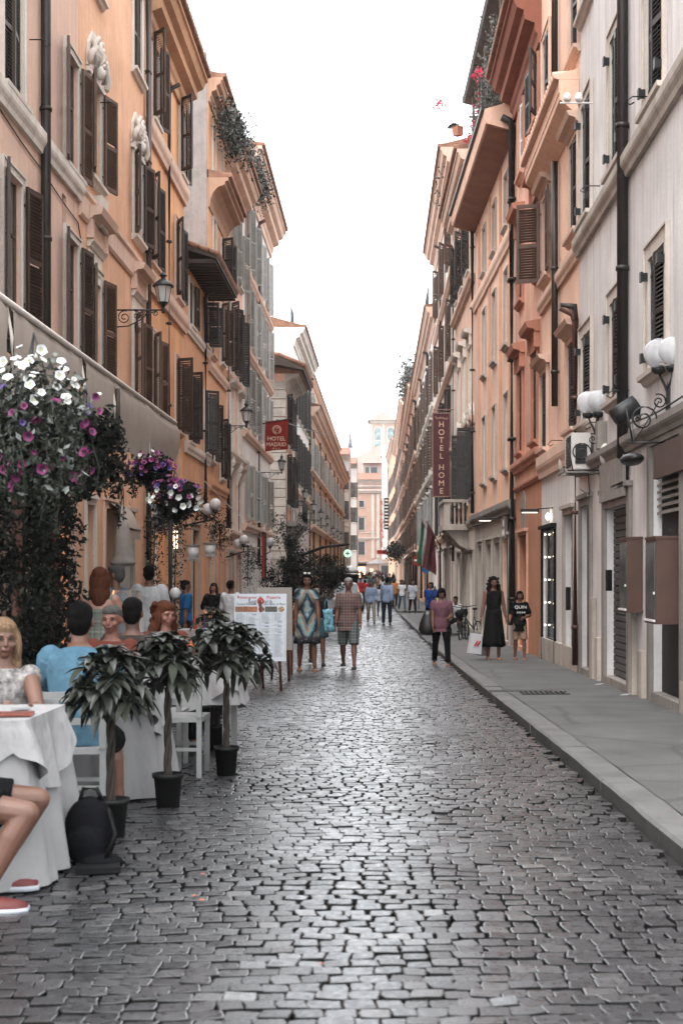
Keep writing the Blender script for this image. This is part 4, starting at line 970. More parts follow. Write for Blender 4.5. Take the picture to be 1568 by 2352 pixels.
def skinm(name, c):
    if name in MATS: return MATS[name]
    m, nt, b = _new(name); v = coords(nt); n = noise(nt, v, 9, 4)
    nt.links.new(ramp(nt, n, [(.3, tint(c, .82)), (.7, tint(c, 1.12))]), b.inputs['Base Color']); b.inputs['Roughness'].default_value = .55
    b.inputs['Subsurface Weight'].default_value = .08; b.inputs['Subsurface Radius'].default_value = (.02, .008, .005); MATS[name] = m; return m
def cloth(name, c, var=.12, fold=.5, rough=.85):
    if name in MATS: return MATS[name]
    m, nt, b = _new(name); v = coords(nt); n = noise(nt, v, 5, 3)
    nt.links.new(ramp(nt, n, [(.3, tint(c, 1-var)), (.7, tint(c, 1+var))]), b.inputs['Base Color']); b.inputs['Roughness'].default_value = rough
    b.inputs['Specular IOR Level'].default_value = .08
    vs = coords(nt, (1, 1, .55)); f = noise(nt, vs, 9, 3, .5); bump(nt, b, f, fold, .05); MATS[name] = m; return m
SK = {'fair': skinm('skin_fair', (.21, .10, .066)), 'tan': skinm('skin_tan', (.125, .052, .031)), 'red': skinm('skin_ruddy', (.155, .060, .041)), 'olive': skinm('skin_olive', (.098, .043, .026))}
def hairm(name, c):
    m, nt, b = _new('hair_'+name); v = coords(nt, (1, 1, .16)); n = noise(nt, v, 110, 4, .6)
    nt.links.new(ramp(nt, n, [(.3, tint(c, .45)), (.7, tint(c, 1.6))]), b.inputs['Base Color']); b.inputs['Roughness'].default_value = .7; b.inputs['Specular IOR Level'].default_value = .05; bump(nt, b, n, .9, .008); return m
HR = {'black': hairm('black', (.0032, .0027, .0025)), 'brown': hairm('brown', (.014, .008, .0055)), 'auburn': hairm('auburn', (.05, .017, .009)), 'blonde': hairm('blonde', (.13, .082, .05)), 'grey': hairm('grey', (.20, .19, .18)), 'dark_grey': hairm('dark_grey', (.055, .05, .047))}
M_EYE = plain('eye_dark', (.012, .01, .01), .3, bmp=0); M_LIP = plain('lip', (.085, .026, .022), .5, bmp=0); M_SHOE = plain('dark_shoe', (.014, .012, .012), .5)
M_TANSH = plain('tan_sandal', (.22, .10, .05), .6)
def DV(f, s=0):
    f, s = R(f), R(s); return Vector((math.sin(s), -math.sin(f)*math.cos(s), -math.cos(f)*math.cos(s)))
def person(label, x, d, H=1.7, face=0, skin='tan', hair=('short', 'black'), top=None, bottom=None, shoes=M_SHOE, thigh=((16, 3), (-14, 3)), knee=(4, 22), arm=((14, 6), (-16, 6)), fore=((30, 2), (-4, 3)),
           lean=0, side=0, seat=None, head=(0, 0), group=None, vox=.009, build=1.0, hands=True, z=None, far=False, sandals=False, curl=.5, hat=None):
    k = H/1.75; root = empty('person', (x, d, (gz(d) if z is None else z)), R(face), label=label, cat='person', group=group)
    T = Vector((math.sin(R(side)), -math.sin(R(lean)), math.cos(R(lean)))).normalized(); S = Vector((1, 0, 0)); Fw = S.cross(T)*-1   # Fw: forward (-y) when upright
    Fw = Vector((0, -math.cos(R(lean)), -math.sin(R(lean))))
    P = Vector((0, 0, .93*k)) if seat is None else Vector((0, 0, seat))
    w = build
    def legs(P):
        out = []
        for i, sg in enumerate((1, -1)):
            hip = P+S*(.092*w*k*sg)-T*.02*k; th = DV(thigh[i][0], thigh[i][1]*sg); kn = hip+th*.43*k
            sh = DV(thigh[i][0]-knee[i], thigh[i][1]*sg*.6); an = kn+sh*.40*k; out.append((hip, kn, an, sh))
        return out
    L = legs(P)
    if seat is None:
        low = min(l[2].z for l in L)-.075*k; P = P-Vector((0, 0, low)); L = legs(P)
    sh0 = P+T*.50*k; neck = P+T*.55*k; hd = neck+(T*.7+Vector((0, 0, .3)))*.146*k
    hy, hp = R(head[0]), R(head[1]); HM = Matrix.Translation(hd) @ Euler((hp, 0, hy)).to_matrix().to_4x4()
    A = []
    for i, sg in enumerate((1, -1)):
        s0 = sh0+S*(.152*w*k*sg)-T*.030*k; e = s0+DV(arm[i][0], arm[i][1]*sg)*.285*k; fd = DV(fore[i][0], fore[i][1]*sg); wr = e+fd*.245*k; A.append((s0, e, wr, fd))
    nr = 8 if far else 12
    # ---- body
    b = MB()
    def tor(scale, z0, z1, add=0.0):
        pr = [(-.10, .150, .105), (-.02, .165, .115), (.08, .150, .105), (.17, .132, .095), (.28, .150, .105), (.38, .164, .106), (.455, .172, .088), (.49, .135, .075), (.52, .080, .060), (.545, .055, .052)]
        rings = []
        for t, rx, ry in pr:
            if t < z0-.001 or t > z1+.001: continue
            c = P+T*t*k; rx = (rx*w+add)*k*scale; ry = (ry*(.6+.4*w)*(w if w > 1 else 1)+add)*k*scale
            rings.append([c+S*rx*math.cos(q)+Fw*ry*math.sin(q) for q in (2*math.pi*j/20 for j in range(20))])
        return rings
    b.loft(tor(1, -.11, .6))
    b.tube([P+T*.50*k, neck+T*.02*k, hd-T*.02*k], [.062*k, .054*k, .052*k], nr)
    for (hip, kn, an, sd), (s0, e, wr, fd), sg in zip(L, A, (1, -1)):
        b.tube([hip+T*.03*k, hip.lerp(kn, .35), kn, kn.lerp(an, .05)], [.082*w*k, .080*w*k, .055*k, .052*k], nr); b.ell(kn, (.054*k,)*3, 10, 8)
        b.tube([kn, kn.lerp(an, .3)+Vector((0, .012*k, 0)), kn.lerp(an, .75), an], [.052*k, .058*k, .038*k, .036*k], nr)
        ff = Vector((0, -1, 0)) if seat is None else Vector((0, -1, 0))
        if an.y-kn.y > .25*k and seat is None: ff = Vector((0, -.75, -.6)).normalized()
        b.tube([an+Vector((0, .03*k, -.03*k)), an+Vector((0, .0, -.045*k)), an+ff*.10*k+Vector((0, 0, -.055*k)), an+ff*.155*k+Vector((0, 0, -.06*k))], [.034*k, .032*k, .026*k, .014*k], 10)
        b.ell(s0, (.062*k,)*3, 10, 8)
        b.tube([s0, s0.lerp(e, .4), e], [.058*w*k, .050*w*k, .041*k], nr); b.ell(e, (.041*k,)*3, 10, 8); b.tube([e, e.lerp(wr, .3), wr], [.042*k, .043*k, .028*k], nr)
        if hands:
            side_ = fd.cross(Vector((0, 1, 0)) if abs(fd.y) < .8 else Vector((0, 0, 1))).normalized()   # across the palm normal choice
            nrm = Vector((sg, 0, 0)); ac = fd.cross(nrm)
            ac = ac.normalized() if ac.length > .1 else side_; pn = ac.cross(fd).normalized()
            inn = pn if pn.dot(-nrm) > 0 else -pn
            pc = wr+fd*.045*k
            Mh = Matrix((ac, fd, inn)).transposed().to_4x4()
            b.ell(pc, (.038*k, .052*k, .017*k), 10, 8, M=Mh)
            for q in range(4):
                o = ac*(q-1.5)*.0205*k; l = (.066, .078, .073, .058)[q]*k
                p0 = pc+fd*.030*k+o*.9; p1 = p0+(fd+inn*curl*.45).normalized()*l*.52+o*.15; p2 = p1+(fd*.8+inn*curl*1.5).normalized()*l*.5
                b.tube([p0, p1, p2], [.0092*k, .0085*k, .0065*k], 7)
            tq = -1 if ac.dot(Vector((0, -1, 0))) > 0 else 1
            ts = ac*(-tq); b.tube([wr+fd*.015*k+ts*.018*k, wr+fd*.05*k+ts*.047*k+inn*.01*k, wr+fd*.085*k+ts*.052*k+inn*.022*k], [.013*k, .011*k, .008*k], 7)
    # head
    def HP(p): return HM @ (Vector(p)*k)
    def hell(c, r): b.ell(HP(c), tuple(q*k for q in r), 14, 10, M=HM.to_3x3().to_4x4())
    hell((0, .008, .018), (.077, .097, .098)); hell((0, -.020, -.045), (.058, .072, .068)); hell((0, -.052, -.088), (.028, .028, .024))
    if not far:
        hell((0, -.098, -.022), (.012, .017, .026)); hell((0, -.104, -.036), (.015, .013, .010))
        for sg in (1, -1):
            hell((sg*.040, -.066, -.035), (.026, .022, .022)); hell((sg*.031, -.084, .014), (.024, .013, .009)); hell((sg*.078, .012, -.012), (.010, .018, .030))
        hell((0, -.090, -.060), (.024, .010, .006)); hell((0, -.088, -.068), (.021, .010, .006))
    bd = b.build('body', SK[skin], root); remesh(bd, vox)
    if not far:
        for sg in (1, -1):
            e = MB(); e.ell((0, 0, 0), (.0125*k, .008*k, .0055*k), 8, 6, M=HM.to_3x3().to_4x4()); e.build('eye', M_EYE, root, HP((sg*.031, -.0865, -.001)))
            e = MB(); e.ell((0, 0, 0), (.017*k, .005*k, .003*k), 8, 6, M=HM.to_3x3().to_4x4()); e.build('eyebrow', HR['brown' if hair[1] in ('blonde', 'auburn') else 'black' if hair[1] != 'grey' else 'dark_grey'], root, HP((sg*.031, -.0955, .019)))
        e = MB(); e.ell((0, 0, 0), (.021*k, .006*k, .0075*k), 10, 6, M=HM.to_3x3().to_4x4()); e.build('lips', M_LIP, root, HP((0, -.0975, -.064)))
    # ---- hair
    hs_, hc = hair
    if hs_ != 'bald':
        b = MB(); rnd = random.Random(hash(label) % 1000 if False else len(label)*7+int(abs(x)*100))
        def hh(c, r): b.ell(HP(c), tuple(q*k for q in r), 14, 10, M=HM.to_3x3().to_4x4())
        hh((0, -.001, .064), (.079, .0925, .056))
        if hs_ == 'short':
            hh((0, .022, .040), (.083, .097, .086)); hh((0, .050, -.005), (.078, .068, .075)); hh((0, .052, -.050), (.060, .045, .045))
        elif hs_ == 'thin': hh((0, .038, .028), (.082, .090, .082)); hh((0, .052, -.01), (.076, .06, .07))
        elif hs_ == 'bob':
            hh((0, .020, .042), (.088, .102, .086)); hh((0, .045, -.03), (.092, .075, .10))
            for sg in (1, -1): hh((sg*.074, .0, -.03), (.030, .055, .085))
        elif hs_ in ('long', 'curly'):
            hh((0, .020, .042), (.090, .105, .088)); hh((0, .05, -.05), (.10, .075, .14)); q = .155 if hs_ == 'curly' else .11
            for sg in (1, -1): hh((sg*.078, .012, -.05), (.034, .06, .11)); hh((sg*(.07 if hs_ == 'long' else .095), .03, -.16), (.045 if hs_ == 'long' else .06, .055, .10))
            hh((0, .07, -.18), (q*.8, .06, .13))
            if hs_ == 'curly':
                for i in range(46):
                    an = rnd.uniform(0, 6.28); zz = rnd.uniform(-.26, .10); rr = .095+.035*rnd.random()
                    if math.sin(an) < -.35 and zz > -.3: continue
                    hh((rr*math.cos(an), .03+rr*.75*math.sin(an), zz), (.028, .028, .03))
        elif hs_ == 'tied': hh((0, .024, .038), (.082, .098, .085)); hh((0, .11, .0), (.035, .04, .045))
        hb = b.build('hair', HR[hc], root); remesh(hb, max(vox, .007), 2)
    if hat:
        b = MB(); b.lathe([(.16*k, -.005), (.155*k, .01), (.09*k, .02), (.085*k, .09), (.04*k, .11)], n=18, M=HM @ Matrix.Translation((0, .01*k, .055*k))); b.build('hat', hat, root)
    # ---- clothes
    def sleeves(b, ln, add):
        for s0, e, wr, fd in A:
            if ln <= 0: b.ell(s0-S*.02*(1 if s0.x > 0 else -1), ((.05+add)*k,)*3, 10, 8); continue
            b.ell(s0, ((.062+add)*k,)*3, 10, 8)
            e1 = s0.lerp(e, min(1, ln*2)); b.tube([s0, s0.lerp(e1, .5), e1], [(.060+add)*w*k, (.056+add)*w*k, (.047+add*1.4)*k], nr)
            if ln > .5:
                w1 = e.lerp(wr, (ln-.5)*2); b.ell(e, ((.046+add)*k,)*3, 10, 8); b.tube([e, e.lerp(w1, .4), w1], [(.046+add)*k, (.047+add)*k, (.034+add)*k], nr)
    if top:
        tm, sl, hem = top[:3]; b = MB(); add = top[3] if len(top) > 3 else .012
        r = tor(1, .02 if hem <= 0 else -.11, .53 if not (len(top) > 4) else top[4], add)
        if hem > .1:
            c = P-T*hem*k; r = [[c+S*(.17*w+add*1.3)*k*math.cos(q)+Fw*(.125*w+add*1.3)*k*math.sin(q) for q in (2*math.pi*j/20 for j in range(20))]]+r
        b.loft(r); sleeves(b, sl, add); o = b.build('shirt' if len(top) < 6 else top[5], tm, root); remesh(o, vox*1.1)
    if bottom:
        kind, bm_, ln = bottom; b = MB()
        if kind in ('trousers', 'shorts'):
            b.loft(tor(1.0, -.11, .09, .008)); fl = .012 if kind == 'trousers' else .022
            for hip, kn, an, sd in L:
                if kind == 'trousers':
                    e = kn.lerp(an, ln); b.tube([hip+T*.02*k, hip.lerp(kn, .4), kn, kn.lerp(e, .5), e], [(.088*w+.006)*k, (.086*w+fl*.5)*k, (.058+fl)*k, (.056+fl)*k, (.050+fl)*k], 12); b.ell(kn, ((.058+fl)*k,)*3, 10, 8)
                else:
                    e = hip.lerp(kn, ln); b.tube([hip+T*.02*k, hip.lerp(e, .5), e], [(.088*w+.008)*k, (.086*w+fl*.6)*k, (.070+fl)*k], 12)
            o = b.build(kind, bm_, root); remesh(o, vox*1.1)
        else:
            z1 = .02 if kind == 'skirt' else .30; rings = []; top_c = P+T*(.10)*k; hemz = ln
            n = 40; mid = (L[0][2]+L[1][2])/2
            for i in range(9):
                t = i/8; c = top_c.lerp(Vector((mid.x*.6, mid.y*.6, hemz)), t); rx = (.155*w+.012+.075*t)*k; ry = (.115*w+.014+.075*t)*k
                rings.append([c+S*(rx*(1+.07*t*math.sin(q*9)))*math.cos(q)+Vector((0, -1, 0))*(ry*(1+.07*t*math.sin(q*9)))*math.sin(q)+Vector((0, 0, .012*t*math.sin(q*5))) for q in (2*math.pi*j/n for j in range(n))])
            b.loft(rings); o = b.build('skirt', bm_, root)
    if shoes and not far:
        for (hip, kn, an, sd) in L:
            b = MB(); base = an+Vector((0, 0, -.075*k)); ff = Vector((0, -1, 0)); up = Vector((0, 0, 1)); rings = []
            if an.y-kn.y > .25*k and seat is None: ff = Vector((0, -.8, -.5)).normalized(); up = Vector((0, -.5, .8)).normalized(); base = an-up*.075*k
            hh_ = .035 if sandals else .07
            for t, wd, h in ((-.065, .030, hh_*.85), (-.04, .044, hh_*1.15), (.02, .047, hh_*1.1), (.09, .052, .065), (.15, .049, .055), (.195, .026, .04)):
                c = base+ff*t*k; h = min(h, hh_*1.2)
                rings.append([c+S*wd*k*math.cos(q)+up*(max(0, math.sin(q))*h*k+.002) for q in (2*math.pi*j/12 for j in range(12))])
            b.loft(rings); so = b.build('sandal' if sandals else 'shoe', shoes, root)
            if 'trainer' in shoes.name:
                b = MB(); b.loft([[base+ff*t*k+S*wd*k*math.cos(q)+up*((.022 if math.sin(q) > 0 else 0)+.001) for q in (2*math.pi*j/12+.1 for j in range(12))] for t, wd in ((-.07, .034), (-.04, .050), (.02, .052), (.09, .058), (.15, .055), (.20, .03))]); b.build('sole', K_GREYT, so)
    return root, dict(P=P, L=L, A=A, head=hd, k=k, HM=HM, T=T)
# ------------------------------------------------------------------ patterned cloth
def plaid(name, c1, c2, c3, s=26):
    m, nt, b = _new(name)
    def stripes(axis, sc, stops):
        tc = nt.nodes.new('ShaderNodeTexCoord'); sp = nt.nodes.new('ShaderNodeSeparateXYZ'); nt.links.new(tc.outputs['Object'], sp.inputs[0])
        mu = nt.nodes.new('ShaderNodeMath'); mu.operation = 'MULTIPLY'; mu.inputs[1].default_value = sc; nt.links.new(sp.outputs[axis], mu.inputs[0])
        fr = nt.nodes.new('ShaderNodeMath'); fr.operation = 'FRACT'; nt.links.new(mu.outputs[0], fr.inputs[0]); r = ramp(nt, fr.outputs[0], stops)
        r.node.color_ramp.interpolation = 'CONSTANT'; return r
    st = [(0, c1), (.28, c2), (.36, c1), (.5, c3), (.62, c1), (.8, c2), (.86, c3), (.92, c1)]
    a = stripes(0, 9.5, st); z = stripes(2, 9.5, st)
    v = coords(nt); n = noise(nt, v, 6, 3)
    base = mixc(nt, a, z, .5); nt.links.new(mixc(nt, base, ramp(nt, n, [(.3, (.8,)*3), (.7, (1.15,)*3)]), .6, 'MULTIPLY'), b.inputs['Base Color'])
    b.inputs['Roughness'].default_value = .9; bump(nt, b, noise(nt, coords(nt, (1, 1, .5)), 9, 3), .5, .04); return m
M_PLAID = plaid('plaid_shirt', (.085, .055, .05), (.22, .20, .185), (.12, .022, .022)); M_PLAID2 = plaid('plaid_shorts', (.05, .065, .06), (.24, .24, .23), (.025, .03, .03))
def batik():
    m, nt, b = _new('batik_dress'); tc = nt.nodes.new('ShaderNodeTexCoord'); sp = nt.nodes.new('ShaderNodeSeparateXYZ'); nt.links.new(tc.outputs['Object'], sp.inputs[0])
    def M(op, a, b_=None):
        n = nt.nodes.new('ShaderNodeMath'); n.operation = op
        for i, v in enumerate((a, b_)):
            if v is None: continue
            if isinstance(v, (int, float)): n.inputs[i].default_value = v
            else: nt.links.new(v, n.inputs[i])
        return n.outputs[0]
    ax = M('ABSOLUTE', sp.outputs[0]); nz = M('MULTIPLY', noise(nt, tc.outputs['Object'], 6, 3), .30)
    dz = M('ABSOLUTE', M('SUBTRACT', sp.outputs[2], 1.12)); t = M('ADD', M('ADD', M('MULTIPLY', ax, 1.7), M('MULTIPLY', dz, .85)), nz)
    fr = M('FRACT', M('MULTIPLY', t, 2.9))
    r = ramp(nt, fr, [(0, (.01, .012, .015)), (.12, (.10, .13, .12)), (.3, (.16, .12, .10)), (.42, (.30, .19, .15)), (.55, (.10, .33, .32)), (.66, (.22, .20, .18)), (.8, (.02, .10, .17)), (.9, (.01, .012, .015))])
    r.node.color_ramp.interpolation = 'CONSTANT'
    low = ramp(nt, M('MULTIPLY', sp.outputs[2], .5), [(.30, (1, 1, 1)), (.33, (0, 0, 0))]); blob = noise(nt, tc.outputs['Object'], 30, 2)
    c = mixc(nt, r, ramp(nt, blob, [(.60, (.008, .009, .012)), (.68, (.12, .15, .18))]), low)
    nt.links.new(c, b.inputs['Base Color']); b.inputs['Roughness'].default_value = .8; bump(nt, b, noise(nt, coords(nt, (1, 1, .4)), 8, 3), .5, .05); return m
M_BATIK = batik()
K_BLACK = cloth('black_cloth', (.004, .004, .0045)); K_BLACK2 = cloth('charcoal_cloth', (.010, .0095, .0095)); K_MAUVE = cloth('mauve_cloth', (.11, .05, .065), fold=.8); K_BLUE = cloth('blue_shirt', (.06, .12, .165), .2, fold=1.0)
K_LBLUE = cloth('light_blue_shirt', (.19, .24, .34), fold=.8); K_WHITE = cloth('white_shirt', (.42, .42, .43), fold=.9); K_KHAKI = cloth('khaki_cloth', (.21, .18, .145)); K_NAVY = cloth('navy_cloth', (.012, .014, .022))
K_ROYAL = cloth('royal_blue', (.006, .028, .13)); K_BROWN = cloth('brown_shirt', (.035, .027, .023)); K_DENIM = cloth('denim', (.05, .075, .10)); K_ORANGE = cloth('ochre_shirt', (.33, .13, .04)); K_TEAL = cloth('slate_shirt', (.06, .09, .12))
K_GREYT = cloth('pale_grey_tee', (.30, .31, .34)); K_TAN = cloth('tan_shorts', (.22, .14, .10)); K_RED = cloth('red_cloth', (.28, .02, .025)); K_CORAL = cloth('coral_cloth', (.20, .05, .03)); K_PATT = plaid('leaf_print_top', (.10, .11, .09), (.02, .03, .03), (.2, .2, .17)); K_FLOR = plain('floral_top', (.14, .13, .125), .85, nscale=26, var=.85)
K_MCO2 = cloth('rust_blouse', (.085, .025, .017)); K_GREEN = cloth('green_cloth', (.05, .10, .06)); K_BBLUE = cloth('bright_blue_tee', (.012, .075, .19))
PAV = .09
def bag(root, M, mat, name='handbag'): return M.build(name, mat, root)
# ---- walkers in the road
r1, i1 = person('woman in a patterned teal and black knee-length dress walking towards the camera', WX(705, 25.6), 25.6, 1.78, 4, 'tan', ('bob', 'black'), (M_BATIK, .22, .10, .018), ('dress', M_BATIK, .50), M_TANSH, thigh=((7, 4), (-4, 4)), knee=(3, 10), arm=((8, 9), (-8, 9)), fore=((16, 4), (2, 4)), vox=.007, sandals=True, build=.94)
sg = MB(); 
for s_ in (-1, 1): sg.ell(i1['HM'] @ Vector((s_*.035, -.065, .118)), (.028, .012, .02), 8, 6)
sg.build('sunglasses', M_SHW, r1)
r2, i2 = person('older man in a dark red plaid shirt and checked shorts walking towards the camera', WX(800, 26.3), 26.3, 1.72, -4, 'red', ('short', 'grey'), (M_PLAID, .40, .18, .014), ('shorts', M_PLAID2, 1.0), M_SHOE, thigh=((15, 2), (-10, 2)), knee=(6, 20), arm=((4, 9), (-4, 9)), fore=((14, 6), (8, 6)), vox=.007, build=1.08)
b = MB(); 
for s_ in (-1, 1): b.lathe([(.020, -.002), (.024, 0), (.020, .002)], n=12, M=i2['HM'] @ Matrix.Translation((s_*.031, -.104, -.001)) @ Matrix.Rotation(R(90), 4, 'X'))
b.build('spectacles', M_IRON, r2)
b = MB(); wr = i2['A'][1][2]; b.lathe([(.031, -.008), (.034, 0), (.031, .008)], wr, 12); b.build('watch', M_BLACK, r2)
person('woman in black shoes walking half hidden behind the patterned dress', WX(728, 27.6), 27.6, 1.6, 5, 'tan', ('bob', 'brown'), (K_BLACK2, .4, .15), ('dress', cloth('teal_print', (.05, .09, .10)), .55), M_SHOE, thigh=((10, 3), (-14, 3)), knee=(4, 14), vox=.009)
# blue tote carried by her
def tote(label, x, d, z, w, h, dp, mat, strap=.25, rot=0, tilt=0):
    b = MB(); rings = []
    for t in (0, .15, .5, .85, 1.0):
        ww = w/2*(1.0-.10*t); dd = dp/2*(1.05-.75*t); zz = -h+h*t
        rings.append([Vector((ww*math.copysign(abs(math.cos(q))**.5, math.cos(q)), dd*math.copysign(abs(math.sin(q))**.6, math.sin(q)), zz+.012*math.sin(3*q))) for q in (2*math.pi*j/20 for j in range(20))])
    b.loft(rings, 0); o = b.build('bag', mat, None, (x, d, z), label=label, cat='bag'); o.rotation_euler = (0, R(tilt), R(rot))
    s = MB()
    for yy in (-dp*.12, dp*.12): s.tube([(-w*.25, yy, -.01), (-w*.18, yy, strap*.7), (0, yy, strap), (w*.18, yy, strap*.7), (w*.25, yy, -.01)], .008, 6)
    s.build('strap', mat, o); return o
M_TOTE = plain('blue_print_bag', (.10, .25, .32), .6, nscale=14, var=.9)
tote('blue and white patterned shopping bag hanging beside the woman in the teal dress', WX(752, 26.6), 26.6, WZ(1400, 26.6), .20, .42, .14, M_TOTE, .2, tilt=-6)
r3, i3 = person('older man in light blue shirt and khaki trousers walking behind the plaid shirt man', WX(852, 56), 56, 1.72, 0, 'tan', ('thin', 'dark_grey'), (K_LBLUE, .95, .02, .016), ('trousers', K_KHAKI, .96), thigh=((12, 3), (-8, 3)), arm=((0, 10), (0, 10)), vox=.012, build=1.0)
r4, i4 = person('man in light blue shirt and dark trousers walking away down the road', WX(888, 54), 54, 1.84, 176, 'olive', ('short', 'black'), (K_LBLUE, .95, .02, .016), ('trousers', K_NAVY, .96), thigh=((6, 3), (-9, 3)), knee=(2, 6), vox=.012, build=1.02)
r5, i5 = person('woman in mauve top and black trousers looking down beside the kerb', WX(1013, 27.6), 27.6, 1.52, 3, 'tan', ('bob', 'black'), (K_MAUVE, .28, .16, .014), ('trousers', K_BLACK, .97), M_TANSH, thigh=((10, 3), (-9, 3)), knee=(2, 12), arm=((2, 12), (10, 6)), fore=((75, -25), (15, 0)), head=(0, 22), vox=.008, build=1.12, sandals=True)
b = MB(); b.loft([[Vector((a*math.cos(q), c*math.sin(q), z)) for q in (2*math.pi*j/16 for j in range(16))] for a, c, z in ((.06, .02, 0), (.11, .05, -.1), (.17, .08, -.25), (.19, .085, -.38), (.15, .07, -.46), (.05, .03, -.48))])
o = b.build('bag', plain('black_leather', (.009, .008, .008), .35), None, (WX(983, 27.7), 27.7, WZ(1408, 27.7)+.05), label='slouchy black shoulder bag on the arm of the woman in mauve', cat='bag'); s_ = MB(); s_.tube([(-.04, 0, -.02), (.05, -.03, .25), (.13, 0, .47), (.15, .1, .4)], .012, 6); s_.build('strap', M_BLACK, o)
zp = lambda d: gz(d)+PAV
r6, i6 = person('woman with long dark curly hair in a long black sleeveless dress carrying shopping bags', WX(1133, 28.2), 28.2, 1.66, 6, 'tan', ('curly', 'black'), (K_BLACK, 0, .10, .016), ('dress', K_BLACK, .26), M_TANSH, thigh=((3, 1), (-3, 1)), knee=(2, 6), arm=((2, 12), (4, 14)), fore=((10, 8), (8, 12)), vox=.008, sandals=True, z=zp(28.2))
r7, i7 = person('boy in a black lettered T-shirt and pale shorts walking along the pavement', WX(1193, 28.0), 28.0, 1.37, 0, 'tan', ('bob', 'black'), (K_BLACK, .44, .20, .018), ('shorts', K_TAN, .9), M_TANSH, thigh=((6, 2), (-5, 2)), knee=(2, 6), arm=((6, 22), (6, 18)), fore=((70, -40), (60, 10)), vox=.008, sandals=True, z=zp(28.0), build=.95)
K1 = i7['P']; text('shirt_lettering', 'QUIN', .085, M_WHITE, r7, (0, K1.y-.155, K1.z+.32), (R(90), 0, 0), .002, sx=1.1)
b = MB()
for q in range(4): b.box(-.075+q*.045, -.045+q*.045, -.002, 0, 0, .035)
b.build('shirt_mark', M_SHG, r7, (0, K1.y-.16, K1.z+.20))
def paper_bag(label, vx, vy, d, w, h, dp, mat, mark=None):
    b = MB(); b.add([(-w/2, -dp/2, -h), (w/2, -dp/2, -h), (w/2, dp/2, -h), (-w/2, dp/2, -h), (-w*.45, -dp*.25, 0), (w*.45, -dp*.25, 0), (w*.45, dp*.25, 0), (-w*.45, dp*.25, 0)], [(3, 2, 1, 0), (0, 1, 5, 4), (1, 2, 6, 5), (2, 3, 7, 6), (3, 0, 4, 7)])
    o = b.build('shopping_bag', mat, None, (WX(vx, d), d, WZ(vy, d)), label=label, cat='shopping bag', group='shopping bags in the hand of the woman in black'); o.rotation_euler = (0, R(7), R(20))
    s = MB(); s.tube([(-w*.2, -dp*.2, 0), (-.02, 0, .14), (.02, 0, .14), (w*.2, -dp*.2, 0)], .004, 5); s.build('handle', M_WHITE, o)
    if mark: 
        s = MB(); s.prism([(-.05, -h*.62), (-.02, -h*.62), (.035, -h*.36), (.01, -h*.36)], 'y', -dp/2-.004, -dp/2+.02); s.prism([(.02, -h*.6), (.04, -h*.62), (.09, -h*.34), (.07, -h*.33)], 'y', -dp/2-.004, -dp/2+.02); s.build('logo', mark, o)
M_PBAG = plain('white_paper_bag', (.42, .42, .43), .5, var=.08, bmp=.5)
paper_bag('large white shopping bag with a red mark held by the woman in black', 1093, 1455, 28.0, .26, .40, .12, M_PBAG, plain('red_print', (.45, .03, .03), .6))
paper_bag('grey shopping bag behind the white one beside the black dress', 1108, 1462, 28.3, .22, .38, .10, plain('grey_bag', (.16, .16, .16), .6))
person('woman in bright royal blue top standing on the pavement', WX(989, 47), 47, 1.60, -14, 'tan', ('bob', 'brown'), (K_ROYAL, .35, .12, .03), ('trousers', K_BLACK, .96), z=zp(47)+.0, vox=.012, build=1.1, head=(-20, 0))
person('young man in pale grey T-shirt with black rucksack straps and dark shorts', WX(947, 68), 68, 1.72, 5, 'olive', ('short', 'black'), (K_GREYT, .45, .14, .02), ('trousers', K_BLACK2, .7), z=zp(68)-.1, vox=.014)
person('woman in white top and jeans walking on the far pavement', WX(923, 72), 72, 1.6, 10, 'tan', ('curly', 'auburn'), (K_WHITE, .3, .05), ('trousers', K_DENIM, .95), z=zp(72), vox=.014)
person('man in ochre orange shirt walking away on the kerb', WX(906, 80), 80, 1.75, 170, 'olive', ('short', 'dark_grey'), (K_ORANGE, .5, .08, .02), ('trousers', K_BLACK, .96), vox=.014)
person('woman with dark bob in striped top behind the man with dark trousers', WX(873, 66), 66, 1.5, 180, 'tan', ('bob', 'black'), (K_GREYT, .4, .1), ('trousers', K_DENIM, .6), vox=.014)
person('woman in dark red top in the crowd left of the khaki trousers man', WX(838, 86), 86, 1.62, 170, 'tan', ('bob', 'brown'), (K_RED, .5, .1), ('trousers', K_NAVY, .95), vox=.014)
person('man in dark red shirt beside the parked scooters', WX(828, 84), 84, 1.74, 10, 'tan', ('short', 'black'), (K_RED, .5, .1), ('trousers', K_BLACK, .95), vox=.014)
# ---- crowd at the far end
K_MOR = cloth('muted_ochre', (.16, .09, .05)); K_MRE = cloth('muted_red', (.12, .03, .03)); K_MCO = cloth('muted_coral', (.17, .06, .04))
ck = [K_WHITE, K_BLACK, K_MCO, K_MRE, K_GREYT, K_NAVY, K_TEAL, K_GREEN, K_MOR, K_BLACK2]; cn = ['white', 'black', 'coral', 'dark red', 'pale grey', 'navy', 'slate', 'green', 'ochre', 'charcoal']
rnd = random.Random(21); protos = []
for i in range(10):
    p, _ = person(f'distant stroller in {cn[i]} top in the crowd at the far end of the street', 0, 150, 1.7, 0 if i % 2 else 180, 'tan', ('short', 'black') if i % 3 else ('long', 'brown'), (ck[i], .45, .1, .02), ('trousers', [K_NAVY, K_DENIM, K_KHAKI, K_BLACK][i % 4], .95), vox=.025, far=True, hands=False, group=f'people in {cn[i]} tops in the distant crowd')
    protos.append(p)
CROWD = []
